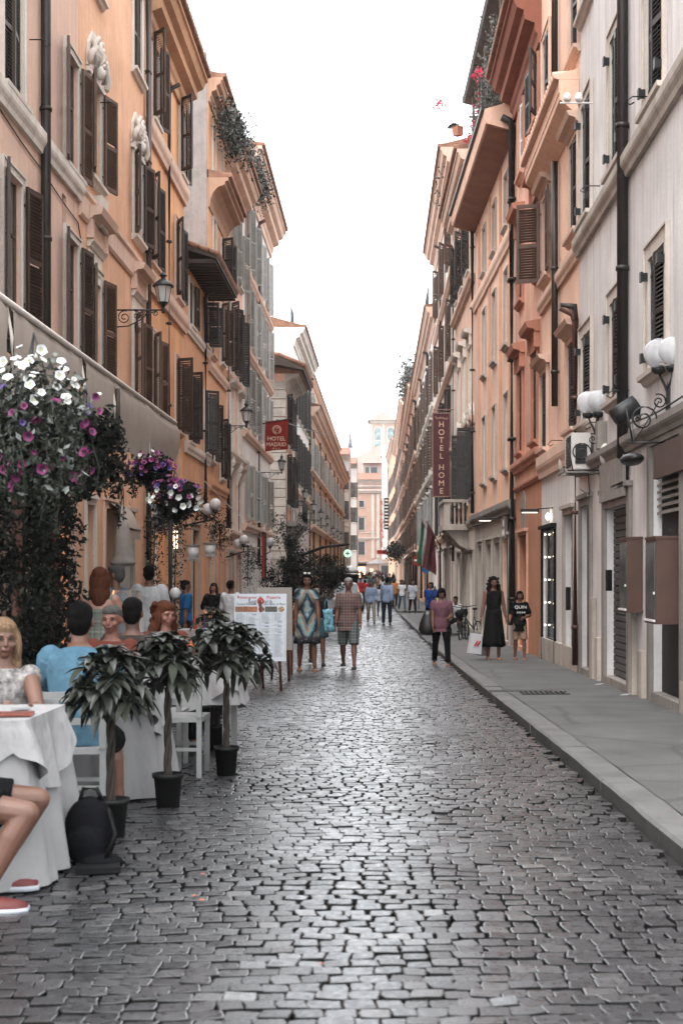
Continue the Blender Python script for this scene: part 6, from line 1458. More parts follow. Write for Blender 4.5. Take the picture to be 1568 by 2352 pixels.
M_REDW = plain('red_brown_wood', (.085, .028, .018), .55, nscale=6, var=.35)
board('white printed menu board on a brown easel in front of the terrace', 597, 20.4, .75, .97, .43, M_BOARD, 0, True)
board('tan menu board on a dark easel half hidden behind the white one', 632, 22.6, .56, 1.0, .50, M_BOARD2, 10, False)
b = MB(); b.box(-.02, .02, -.26, .26, 0, .55); b.build('planter', M_REDW, None, (WX(668, 24.5), 24.5, gz(24.5)), label='low reddish wooden planter box behind the menu boards', cat='planter')
# ------------------------------------------------------------------ wall lanterns (left)
M_FROST = plain('frosted_glass', (.45, .44, .43), .35, bmp=0, var=.05)
def scroll(b, c, r, turns, a0, sgn, th, ax='x'):
    pts = []
    for i in range(26):
        t = i/25; a = a0+sgn*turns*6.283*t; rr = r*(1-.82*t); pts.append((c[0]+rr*math.cos(a), c[1], c[2]+rr*math.sin(a)))
    b.tube(pts, th, 6)
def lantern():
    root = empty('wall_lantern', label='x', cat='street lamp', group='iron wall lanterns along the left side')
    b = MB(); b.tube([(0, 0, 0), (.92, 0, 0)], .016, 8); b.tube([(.02, 0, -.34), (.02, 0, .02)], .016, 6); b.tube([(.03, 0, -.32), (.25, 0, -.30), (.45, 0, -.2), (.62, 0, -.06), (.78, 0, -.02)], .012, 6)
    scroll(b, (.17, 0, -.14), .13, 1.7, 1.2, 1, .011); scroll(b, (.40, 0, -.10), .08, 1.5, 2, -1, .010); scroll(b, (.56, 0, -.05), .05, 1.4, 1, 1, .009); scroll(b, (.76, 0, -.06), .05, 1.3, 3, 1, .009); b.box(-.02, .01, -.05, .05, -.38, .06)
    b.build('bracket', M_IRON, root)
    b = MB(); b.tube([(.9, 0, -.06), (.9, 0, .05)], .03, 8); b.lathe([(.025, .02), (.035, .06), (.05, .08), (.09, .13), (.105, .145)], (.9, 0, 0), 8, smooth=False); b.build('base', M_IRON, root)
    b = MB(); b.lathe([(.095, .145), (.155, .44)], (.9, 0, 0), 6, smooth=False); b.build('glass', M_FROST, root)
    b = MB()
    for k in range(6): a = 6.283*k/6; b.tube([(.9+.098*math.cos(a), .098*math.sin(a), .14), (.9+.158*math.cos(a), .158*math.sin(a), .445)], .007, 5)
    b.lathe([(.20, .44), (.205, .455), (.13, .53), (.075, .575), (.045, .58), (.045, .63), (.075, .64), (.07, .66), (.03, .70), (.02, .72)], (.9, 0, 0), 16); b.ell((.9, 0, .735), (.022, .022, .03), 8, 6); b.build('cap', M_IRON, root)
    return root
lp = lantern()
LN = ['nearest wall lantern on the deep orange building', 'wall lantern second from the camera, beside the hotel flag', 'wall lantern under the red hotel flag', 'wall lantern by the white house corner', 'first lantern on the orange palazzo', 'second lantern on the orange palazzo', 'third lantern on the orange palazzo', 'fourth lantern on the orange palazzo', 'small far lantern on the orange palazzo', 'farthest lantern on the left side']
for i, (vx, vy, xl, dd) in enumerate(((375, 712, -4.1, 0), (566, 978, -4.1, 0), (647, 1085, -4.15, 0), (700, 1150, -4.0, 0), (720, 1178, -3.85, 0), (737, 1194, -3.8, 0), (752, 1207, -3.75, 0), (765, 1228, -3.75, 0), (775, 1234, -3.7, 0), (784, 1238, -3.7, 0))):
    s = (CX-vx)/-xl; d = F/s; o = lp if i == 0 else copy_tree(lp); o.location = (xl-.9, d, EYE+(HY-vy)/s); tag(o, LN[i])
    if xl-.9 > -4.9 and i > 0: pass
# ------------------------------------------------------------------ globe lamps (right)
M_GLOBE = _new('clear_globe'); g = M_GLOBE[2]; g.inputs['Base Color'].default_value = (.95, .95, .97, 1); g.inputs['Transmission Weight'].default_value = .72; g.inputs['Roughness'].default_value = .12; g.inputs['IOR'].default_value = 1.25
M_GLOBE = M_GLOBE[0]
def globes(label, vx, vy, d, n, xw):
    c = PT(vx, vy, d); root = empty('globe_lamp', c, label=label, cat='street lamp', group='clusters of globe lamps on the right wall'); L = xw-c.x
    for k in range(n):
        dx, dy, dz = ((0, 0, 0), (.13, -.16, .0), (.16, .18, .03))[k]
        b = MB(); b.ell((dx, dy, dz), (.175, .175, .175), 20, 14); b.build('globe', M_GLOBE, root)
        b = MB(); b.lathe([(.03, -.14), (.032, .0), (.02, .03)], (dx, dy, dz), 8); b.build('bulb', M_FROST, root)
        b = MB(); b.lathe([(.05, -.235), (.085, -.20), (.09, -.165)], (dx, dy, dz), 12); b.tube([(dx, dy, -.22+dz), (.1, 0, -.45), (L-.02, 0, -.62)], .014, 6); b.tube([(dx, dy, -.22+dz), (.14, dy*.5, -.5), (L-.02, 0, -.95)], .012, 6); b.build('arm', M_IRON, root)
    b = MB(); scroll(b, (L-.3, 0, -.75), .16, 1.6, 0, 1, .012); scroll(b, (L-.12, 0, -.55), .09, 1.5, 2, -1, .01); b.box(L-.03, L, -.06, .06, -1.1, -.4); b.tube([(L-.5, 0, -1.02), (L, 0, -1.02)], .012, 6); b.tube([(L-.5, 0, -.6), (L-.42, 0, -1.02)], .012, 6); b.build('bracket', M_IRON, root)
globes('cluster of clear globe lamps nearest the camera on the off-white wall', 1512, 812, 16.3, 3, 3.3); globes('farther cluster of globe lamps beside the air conditioner', 1350, 925, 21.4, 3, 3.3)
def globe_left(label, vx, vy, d, r, n=2):
    c = PT(vx, vy, d); root = empty('globe_lamp', c, label=label, cat='street lamp', group='white globe lamps on the left shopfronts')
    for k in range(n): b = MB(); b.ell((-.10*k*2, .15*k, -.12*k), (r, r, r), 16, 10); b.build('globe', M_FROST, root)
    b = MB(); b.tube([(0, 0, -r), (0, 0, -r-.22), (c.x*0-(c.x+5.0)*1.0, 0, -r-.4)], .025, 8); b.lathe([(.06, -r-.08), (.075, -r+.02)], n=10); b.build('arm', M_IRON, root)
globe_left('white globe lamp pair above the smiling woman', 494, 1158, 36, .15); globe_left('white globe lamps above the shop at the white building', 560, 1240, 46, .16); globe_left('single white globe lamp left of the pharmacy side trees', 620, 1245, 60, .19, 1)
c = PT(402, 1362, 20); b = MB(); b.ell((0, 0, 0), (.078, .06, .078), 16, 10); o = b.build('round_mirror', M_FROST, None, c, label='small round white mirror or lamp beside the auburn-haired diner', cat='lamp'); b = MB(); b.tube([(-.0, .03, -.07), (0, .05, gz(20)-c.z)], .012, 6); b.build('stem', M_IRON, o)
# ------------------------------------------------------------------ wall equipment, right
M_AC = plain('ac_casing', (.52, .49, .46), .5, var=.06)
d = 22.4; c = PT(1322, 1040, d); ac = empty('air_conditioner', (3.3-.36, d, c.z), label='boxy beige air conditioner bracketed to the off-white wall', cat='air conditioner')
b = MB(); b.box(0, .30, -.38, .38, -.28, .28); b.build('casing', M_AC, ac); b = MB(); b.box(-.012, 0, -.33, .15, -.24, .24)
for k in range(9): b.box(-.02, -.012, -.33, .15, -.22+k*.052, -.205+k*.052)
b.box(.06, .24, -.392, -.38, -.2, .1); b.build('grille', M_IRON, ac); b = MB(); b.box(-.12, .36, -.40, -.36, -.34, -.29); b.box(-.12, .36, .3, .34, -.34, -.29); b.box(-.13, -.10, -.4, .34, -.335, -.30); b.build('bracket', M_STONE, ac)
b = MB(); b.lathe([(.12, -.22), (.135, -.1), (.135, .12), (.12, .13)], n=8, M=Matrix.Rotation(R(58), 4, 'Y') @ Matrix.Rotation(R(22), 4, 'Z')); c = PT(1442, 940, 18.2)
o = b.build('floodlight', M_IRON, None, c, label='black cylindrical floodlight jutting from the off-white wall', cat='floodlight'); b = MB(); b.tube([(.1, 0, -.05), (.3, 0, .0), (3.28-c.x, 0, .0)], .02, 6); b.tube([(.1, 0, -.1), (.3, .1, -.18), (3.28-c.x, .2, -.1)], .014, 6); b.build('arm', M_IRON, o)
b = MB(); b.ell((0, 0, 0), (.14, .34, .08), 12, 8); c = PT(1478, 1055, 17.6); o = b.build('street_lamp', M_IRON, None, (3.1, 17.6, c.z), label='flat black lamp head above the dark shopfront', cat='street lamp'); b = MB(); b.tube([(0, .2, 0), (.2, .3, .05)], .02, 6); b.build('arm', M_IRON, o)
b = MB(); b.ell((0, 0, 0), (.08, .13, .17), 12, 10); b.build('alarm_box', M_AC, None, (3.24, 20.6, WZ(1045, 20.6)), label='rounded cream alarm box beside the air conditioner', cat='alarm box'); b = MB(); b.ell((0, 0, 0), (.07, .11, .15), 12, 10); b.build('alarm_box', M_AC, None, (3.24, 25.5, WZ(1066, 25.5)), label='smaller rounded alarm box on the white ground floor', cat='alarm box')
b = MB(); b.box(-.14, 0, -.12, .12, -.2, .2); o = b.build('junction_box', M_STONE, None, (3.3, 20.9, WZ(1000, 20.9)), label='grey junction box between globe lamps and pipe', cat='junction box')
b = MB(); b.box(-.07, 0, -.08, .08, -.15, .15); b.build('entry_panel', M_BLACK, None, (3.28, 20.3, WZ(1333, 20.3)), label='small black box on the wall beside the roller shutter', cat='box')
b = MB(); b.box(-.06, 0, -.10, .10, -.20, .20); b.build('post_box', M_BLACK, None, (3.26, 24.6, WZ(1375, 24.6)), label='black letter box beside the arched wooden door', cat='letter box')
M_CASE = plain('brown_display_case', (.07, .034, .025), .5, nscale=3, var=.15)
for lbl, d, L, z0, z1, pr in (('brown glazed menu case nearest the camera on the off-white wall', 15.75, .62, .98, 1.90, .26), ('brown glazed menu case farther along beside the roller shutter', 17.95, .52, 1.05, 1.95, .20)):
    root = empty('display_case', (3.3, d, 0), label=lbl, cat='display case', group='brown glazed display cases'); b = MB(); b.box(-pr, -.01, 0, L, z0, z1); b.box(-pr-.01, -.0, -.01, L+.01, z1, z1+.03); b.box(-pr-.01, 0, -.01, L+.01, z0-.03, z0); b.build('case', M_CASE, root)
    b = MB(); b.box(-pr-.012, -pr, .04, L-.04, z0+.04, z1-.04); b.build('glass', glass('case_glass', (.10, .10, .10), .1), root); b = MB(); b.box(-pr-.03, -pr-.01, .0, L, z0-.005, z0+.02); b.box(-pr-.03, -pr-.012, .01, .03, z0+.3, z0+.33); b.build('trim', M_WHITE, root)
b = MB()
for dz in (0, .18): b.lathe([(.05, 0), (.065, .03), (.055, .09), (.035, .12)], (dz-.09, 0, 0), 10)
b.tube([(-.2, 0, -.03), (.3, 0, -.03)], .014, 6); b.build('insulator', M_WHITE, None, (2.95, 21.9, WZ(232, 21.9)), label='pair of white ceramic insulators on a bar under the ledge', cat='insulator')
def hook(label, x, d, z, s):
    b = MB(); b.tube([(0, 0, 0), (-s*.22, 0, 0), (-s*.26, 0, -.03), (-s*.30, 0, -.07), (-s*.25, 0, -.10), (-s*.20, 0, -.07)], .009, 6); b.build('wall_hook', M_IRON, None, (x, d, z), label=label, cat='hook', group='iron wall hooks')
hook('iron hook beside the upper window of the off-white wall', 3.29, 17.4, 7.35, 1); hook('iron hook left of the middle upper window', 3.29, 21.4, 7.35, 1); hook('iron hook above the black floodlight', 3.29, 18.9, 3.95, 1); hook('iron hook above the farther globe lamps', 3.29, 21.0, 3.75, 1); hook('iron hook between the arched door and alarm box', 3.27, 25.4, 3.9, 1)
hook('iron hook on the blush wall by the drainpipe', -4.99, 20.2, 9.1, -1); hook('iron hook beside the shell of the peach building', -4.99, 25.3, 9.9, -1); hook('iron hook high on the peach building', -4.99, 25.6, 12.1, -1)
def cable(label, pts, r=.008, mat=None, grp=None):
    b = MB(); P_ = [Vector(p) for p in pts]; out = []
    for a, c in zip(P_, P_[1:]):
        for i in range(8): t = i/8; out.append(a.lerp(c, t)-Vector((0, 0, .05*math.sin(math.pi*t)*min(1, (c-a).length*.2))))
    b.tube(out+[P_[-1]], r, 5); return b.build('cable', mat or M_IRON, None, label=label, cat='cable', group=grp)
cable('black cable sagging along the off-white wall above the shopfronts', [(3.26, 14, 3.5), (3.25, 16, 3.42), (3.25, 18.5, 3.48), (3.25, 20.5, 3.3), (3.26, 23.5, 3.42)], .012); cable('loose wire curling under the black street lamp', [(3.2, 16.4, 3.5), (3.05, 17.2, 3.1), (3.2, 18.2, 3.6)], .007)
cable('second black cable looping under the farther globe lamps', [(3.26, 20.6, 3.0), (3.1, 21.3, 3.0), (3.22, 22, 2.75), (3.26, 23.3, 2.9)], .010)
cable('cable along the blush and peach buildings below the upper windows', [(-4.98, 18.5, 7.6), (-4.98, 21, 7.45), (-4.98, 23.4, 7.3), (-4.97, 23.7, 6.9)], .010); cable('thin cable crossing the street from the hotel flag to the far roofs', [(-4.4, 60, 8.05), (-2.8, 95, 10.6), (-1.3, 130, 13.9)], .02)
cable('thin string of wire from the ivy lamp to the shop fronts on the left', [(-4.7, 38, 4.0), (-4.2, 46, 3.1), (-4.4, 55, 2.6)], .012, M_WHITE)
# ------------------------------------------------------------------ hotel signs and flags
M_MAR = plain('maroon_banner', (.06, .009, .012), .6, var=.12); M_FLRED = cloth('red_flag', (.20, .022, .017), .1, .9); M_GOLD = plain('gold_print', (.62, .42, .30), .6)
d = 54; hr = empty('hotel_sign', (WX(1013, d), d, 0), label='tall maroon vertical hotel sign on the right', cat='sign'); zt, zb = WZ(950, d), WZ(1140, d)
b = MB(); b.box(-.32, .32, -.05, .05, zb, zt); b.build('panel', M_MAR, hr); b = MB()
for a in ((-.34, -.31), (.31, .34)): b.box(a[0], a[1], -.07, .06, zb-.02, zt+.02)
b.box(-.31, .31, -.07, .06, zt-.01, zt+.03); b.box(-.31, .31, -.07, .06, zb-.03, zb+.01); b.tube([(-.3, 0, zt+.15), (.6, 0, zt+.15)], .02, 5); b.build('frame', plain('sign_frame', (.22, .12, .10), .5), hr)
for i, ch in enumerate('HOTEL'): text('lettering', ch, .30, M_GOLD, hr, (0, -.06, zt-.42-i*.30), (R(90), 0, 0), .004)
for i, ch in enumerate('HOME'): text('lettering', ch, .30, M_GOLD, hr, (0, -.06, zt-2.05-i*.30), (R(90), 0, 0), .004)
b = MB(); b.tube([(-.24+.48*i/60, -.056, zt-.16-.03*i/60+.045*math.sin(i*.55)*(1 if i % 17 < 11 else .4)) for i in range(61)], .006, 4); b.build('script_lettering', M_GOLD, hr)
d = 57; c = PT(636, 1000, d); fr = empty('hotel_flag', (c.x, d, 0), label='red hotel flag hanging from a slanting pole on the left', cat='flag')
b = MB(); z0, z1 = WZ(1037, d), WZ(968, d); n = 12; rows = []
for i in range(n+1):
    t = i/n; rows.append([Vector((-.46+.92*t-.05*math.sin(3*s_)*s_, .07*math.sin(t*7+s_*2)*s_, z1+(.10*t)+(z0-z1)*s_*(1-.0*t))) for s_ in [k/8 for k in range(9)]])
vs = [p for r in rows for p in r]; b.add(vs, [(i*9+j, i*9+j+1, (i+1)*9+j+1, (i+1)*9+j) for i in range(n) for j in range(8)], 0, True); b.build('banner', M_FLRED, fr)
b = MB(); b.tube([(-.85, 0, z1-.14), (.60, 0, z1+.13)], .025, 6); b.build('pole', M_IRON, fr)
for s_, zz, sz in (('HOTEL', .50, .23), ('MADRID', .27, .21), ('* * *', .08, .16)): text('lettering', s_, sz, M_GOLD, fr, (-.02, -.10, z0+zz), (R(90), 0, 0), .003)
b = MB()
for r in (.17, .12): b.tube([(r*math.cos(q), -.10, z0+.86+r*math.sin(q)) for q in [6.283*k/20 for k in range(21)]], .012, 5)
b.tube([(-.06, -.1, z0+.80), (.06, -.1, z0+.85), (-.06, -.1, z0+.88), (.06, -.1, z0+.93)], .012, 5); b.build('crest', M_GOLD, fr)
def flag(label, vx0, vy0, vx1, vy1, d, mats, name='flag'):
    root = empty(name, (0, d, 0), label=label, cat='flag'); a = PT(vx0, vy0, d)-Vector((0, d, 0)); c = PT(vx1, vy1, d)-Vector((0, d, 0)); b = MB(); b.tube([a, c], .025, 6); b.build('pole', M_REDW, root)
    b = MB(); n = 9; rows = []
    for i in range(n+1):
        t = i/n; p = a.lerp(c, .04+.5*t); rows.append([p+Vector((-.16*s_*(1-t)+.05*math.sin(s_*5+t*4)*s_, .08*math.sin(t*8+s_*3), -1.75*s_*(1-.15*t))) for s_ in [k/8 for k in range(9)]])
    vs = [p for r in rows for p in r]
    for i in range(n):
        for j in range(8): b.add([vs[i*9+j], vs[i*9+j+1], vs[(i+1)*9+j+1], vs[(i+1)*9+j]], [(0, 1, 2, 3)], min(len(mats)-1, i*len(mats)//n), True)
    b.build('cloth', mats, root)
M_ITG = cloth('flag_green', (.012, .06, .03)); M_ITW = cloth('flag_white', (.28, .28, .28)); M_ITR = cloth('flag_red2', (.12, .015, .018))
flag('Italian tricolour flag drooping from a pole by the right kerb', 966, 1192, 1005, 1262, 58, [M_ITG, M_ITW, M_ITR]); flag('maroon flag on a diagonal pole beside the Italian one', 980, 1196, 1016, 1266, 55, [M_MAR])
# ------------------------------------------------------------------ traffic signs and far signs
d = 74; sg = empty('road_sign', (WX(961, d), d, gz(d)), label='no entry sign on a pole by the right kerb', cat='road sign'); b = MB(); b.tube([(0, 0, 0), (0, 0, 3.1)], .03, 8); b.build('post', M_SHG, sg)
zc = WZ(1287, d)-gz(d); b = MB(); b.lathe([(.30, -.01), (.30, .01)], (0, 0, 0), 24, M=Matrix.Translation((0, -.06, zc)) @ Matrix.Rotation(R(90), 4, 'X')); b.build('disc', M_FLRED, sg); b = MB(); b.box(-.23, .23, -.10, -.072, zc-.05, zc+.05); b.build('bar', M_WHITE, sg)
b = MB(); b.lathe([(.22, -.01), (.22, .01)], (0, 0, 0), 20, M=Matrix.Translation((.38, -.04, zc-.45)) @ Matrix.Rotation(R(90), 4, 'X')); b.build('blue_disc', K_BBLUE, sg)
d = 150; b = MB(); c = PT(798, 1271, d); b.lathe([(.42, -.05), (.42, .05)], n=20, M=Matrix.Rotation(R(90), 4, 'X')); o = b.build('pharmacy_sign', emis('pharmacy_glow', (.6, 1, .75), .22), None, c, label='lit round pharmacy sign with a cross on the far left side', cat='sign')
b = MB(); b.box(-.22, .22, -.08, -.055, -.06, .06); b.box(-.06, .06, -.085, -.056, -.22, .22); b.build('cross', plain('cross_green', (.01, .05, .04), .5), o); b = MB(); b.tube([(0, 0, .4), (0, 0, .9), (-.8, 0, .9)], .03, 6); b.build('bracket', M_IRON, o)
d = 178; rs_ = empty('restaurant_sign', (WX(876, d), d, 0), label='red vertical lettering of a restaurant sign at the far end', cat='sign')
M_RL = emis('red_letters', (.35, .03, .015), .1); 
for i, ch in enumerate('RISTORANTE'): text('lettering', ch, .85, M_RL, rs_, (0, -.1, WZ(1156+i*10.6, d)), (R(90), 0, 0), .03)
b = MB(); b.box(-.05, .05, -.02, .04, WZ(1256, d), WZ(1146, d)); b.box(.0, 1.6, 0, .05, WZ(1200, d), WZ(1198, d)); b.build('backing', M_STONE, rs_)
b = MB(); b.box(-.62, .62, -.1, .1, -.25, .25); o = b.build('pizzeria_sign', plain('red_box_sign', (.35, .03, .02), .5), None, (WX(877, 172), 172, WZ(1268, 172)), label='small red box sign below the vertical red lettering', cat='sign'); text('lettering', 'PIZZERIA', .26, M_BLACK, o, (0, -.12, 0), (R(90), 0, 0), .005)
d = 165; b = MB(); b.box(-.28, .28, -.06, .06, WZ(1216, d)-10, WZ(1144, d)-10); o = b.build('vertical_sign', M_BLACK, None, (WX(887, d), d, 10), label='black and white striped vertical sign against the scaffold wrap', cat='sign'); b = MB()
for k in range(9): b.box(-.2, .2, -.08, -.06, WZ(1212-k*7.6, d)-10, WZ(1208.5-k*7.6, d)-10)
b.build('lettering', M_WHITE, o)
# market parasol + lit shop at the end
um = empty('parasol', (WX(868, 225), 225, gz(225)), label='wide white parasol over the far crowd', cat='parasol'); b = MB(); b.lathe([(2.0, 2.75), (.05, 3.55), (.04, 3.7)], n=8, smooth=False); b.build('canopy', M_CLOTH, um); b = MB(); b.tube([(0, 0, 0), (0, 0, 3.4)], .04, 6); b.build('pole', M_IRON, um)
# ------------------------------------------------------------------ trees and shrubs beside the left shops
def tree(label, vx, d, h, r, seed, n, potted=True, mats=None, sc=.05, dens=1):
    rnd = random.Random(seed); root = empty('tree', (WX(vx, d), d, gz(d)), label=label, cat='tree'); b = MB(); b.tube([(0, 0, 0), (.04, .02, h*.35), (-.03, 0, h*.7)], [.06, .045, .02], 7)
    tips = []
    for i in range(9):
        a = rnd.uniform(0, 6.28); p = Vector((.02, 0, h*rnd.uniform(.25, .5))); q = Vector((math.cos(a)*r*rnd.uniform(.5, .95), math.sin(a)*r*.8, h*rnd.uniform(.45, .95))); b.tube([p, p.lerp(q, .5)+Vector((0, 0, .1)), q], [.025, .015, .006], 5); tips.append(q)
    b.build('trunk', M_BARK, root); b = MB()
    for q in tips:
        leafcloud(b, q, (r*.45, r*.45, h*.16), n//9, sc, rnd, (0, 0, 1))
    leafcloud(b, (0, 0, h*.62), (r*.9, r*.8, h*.3), n//2, sc, rnd, (0, 0, 1)); b.build('crown', mats or [M_FOL, M_FOLM], root)
    if potted: b = MB(); b.lathe([(.22, 0), (.3, .45), (.32, .5), (.28, .5)], n=14); b.build('pot', M_TERR, root)
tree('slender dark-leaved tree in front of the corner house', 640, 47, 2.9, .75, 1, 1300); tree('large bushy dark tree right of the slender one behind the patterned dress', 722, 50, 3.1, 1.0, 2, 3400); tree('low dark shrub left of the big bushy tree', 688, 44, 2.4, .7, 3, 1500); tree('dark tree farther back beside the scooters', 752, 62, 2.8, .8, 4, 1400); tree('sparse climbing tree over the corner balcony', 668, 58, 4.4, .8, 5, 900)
def ivy(label, pts, r, n, seed, mats, s=.035, name='climbing_plant', flowers=None):
    rnd = random.Random(seed); b = MB(); P_ = [Vector(p) for p in pts]; c0 = P_[0]; b2 = MB(); b2.tube([p-c0 for p in P_], .012, 5)
    for i in range(n):
        t = rnd.random()*(len(P_)-1); k = int(t); p = P_[k].lerp(P_[k+1], t-k)-c0; leafq(b, p+Vector((rnd.gauss(0, r*.5), rnd.gauss(0, r*.5), rnd.gauss(0, r*.6))), s*rnd.uniform(.6, 1.4), rnd, rnd.randrange(len(mats)))
    root = empty(name, c0, label=label, cat='climbing plant'); b.build('foliage', mats, root); b2.build('stem', M_BARK, root)
    if flowers:
        fb = MB()
        for c in flowers:
            for i in range(c[4]): leafq(fb, Vector(c[:3])-c0+Vector((rnd.gauss(0, c[3]), rnd.gauss(0, c[3]), rnd.gauss(0, c[3]))), .05, rnd, 0, .7)
        fb.build('red_flowers', M_PR, root, kind='stuff')
ivy('dark ivy framing the doorway beside the bright blue T-shirt man', [(-4.4, 27.2, .2), (-4.35, 27.4, 2.4), (-4.3, 28.6, 2.7), (-4.35, 30.2, 2.5), (-4.4, 30.2, .2)], .20, 2600, 1, [M_FOL, M_FOL, M_FOLM, M_FOLS]); ivy('hanging greenery below the white globe lamps', [(-4.6, 36.5, 3.2), (-4.2, 37, 2.8), (-4.3, 38, 2.2)], .3, 900, 2, [M_FOL, M_FOLM]); ivy('hanging greenery over the shopfront of the white building', [(-4.4, 47, 2.4), (-4.5, 48, 1.9), (-4.5, 48, 1.1)], .25, 700, 3, [M_FOL, M_FOLS])
ivy('silvery creeper tumbling from the roofs on the left', [PT(520, 262, 41.5), PT(540, 320, 44), PT(560, 360, 48), PT(585, 410, 52), PT(604, 450, 56)], .46, 6400, 4, [M_FOLS, M_FOLM, M_FOLS, M_FOL], .06)
ivy('silvery creeper trailing down the roof terrace on the right', [PT(1158, 60, 38), PT(1140, 160, 40), PT(1124, 250, 42), PT(1110, 330, 44), PT(1096, 400, 46), PT(1090, 480, 47.5)], .42, 6800, 5, [M_FOLS, M_FOLS, M_FOLM], .055, flowers=[(*PT(1097, 170, 44), .10, 60), (*PT(1105, 235, 45), .12, 60), (*PT(1112, 275, 45), .15, 90), (*PT(1095, 300, 46), .18, 120), (*PT(1080, 325, 46), .15, 60), (*PT(1008, 240, 47), .10, 60), (*PT(1072, 330, 46), .10, 40)])
ivy('palm-like plants spilling over the terrace left of the timber soffit', [PT(1045, 355, 54), PT(1036, 390, 56), PT(1030, 430, 58), PT(1020, 450, 60)], .42, 2600, 6, [M_FOLM, M_FOLS, M_FOL], .07); ivy('bushy terrace plants on the far right roofs', [PT(944, 840, 110), PT(938, 880, 118), PT(934, 905, 122)], .9, 1800, 7, [M_FOLM, M_FOLS], .14)
ivy('dark planted balcony far down the right side', [PT(900, 1265, 150), PT(915, 1268, 130)], .7, 1200, 8, [M_FOL], .14)
# bougainvillea stem arching into the sky
cable('thin arching bougainvillea stem against the sky', [PT(1065, 248, 46), PT(1040, 262, 46.5), PT(1022, 268, 47), PT(1010, 284, 47)], .012, M_BARK)
# penthouse above the right roofs
PH = FacP((3.75, 40.5), (3.55, 51.5), 1, 18.4, S_PALE, 'pale roof storey set back above the right buildings under a dark tiled eave', name='roof_storey', depth=4, zbot=12.2)
for u in (1.5, 4.5, 7.5): PH.window(u, 1.1, 15.2, 2.1, sh=M_SHK, an=(60, 150), fw=.1, detail=1)
a, c = sorted((PH.lx(-2.5), PH.lx(PH.L))); b = MB(); b.prism([(-4, 19.3), (.55, 18.75), (.62, 18.65), (.55, 18.55), (-.1, 18.4), (-4, 18.4)], 'x', a, c); b.build('roof', M_WOODK, PH.root)
b = MB(); PH.bx(b, 0, PH.L, .02, .25, 14.9, 15.05); PH.bx(b, 3, PH.L, .003, .2, 12.2, 14.9); b.build('parapet', S_PALE, PH.root); b = MB()
for k in range(40): X = PH.lx(.1+k*PH.L/40); b.tube([(X, .22, 15.05), (X, .22, 16.0)], .012, 4)
for k in range(5): X = PH.lx(.2+k*2.4); b.tube([(X, .3, 15), (X, .35, 18.6)], .03, 5)
b.tube([(PH.lx(.1), .22, 16), (PH.lx(PH.L), .22, 16)], .02, 5); b.build('terrace_railing', M_SHB, PH.root); PH.wall()
# aerial and railing
b = MB(); b.tube([(0, 0, 0), (0, 0, 2.2)], .015, 5)
for k in range(6): b.tube([(-1.0+.1*k, 0, .6+k*.3), (.15, 0, .6+k*.3)], .008, 4)
b.build('aerial', M_IRON, None, PT(1062, 318, 48), label='thin television aerial beside the bougainvillea', cat='aerial')
b = MB(); b.lathe([(.16, 0), (.2, .3), (.22, .32)], n=4, smooth=False); o = b.build('planter', M_TERR, None, PT(1050, 312, 50), label='terracotta planter hung on the roof terrace edge', cat='planter'); b = MB(); leafcloud(b, (0, 0, .4), (.35, .3, .2), 300, .05, random.Random(3), (0,)); b.build('plant', M_FOLM, o)
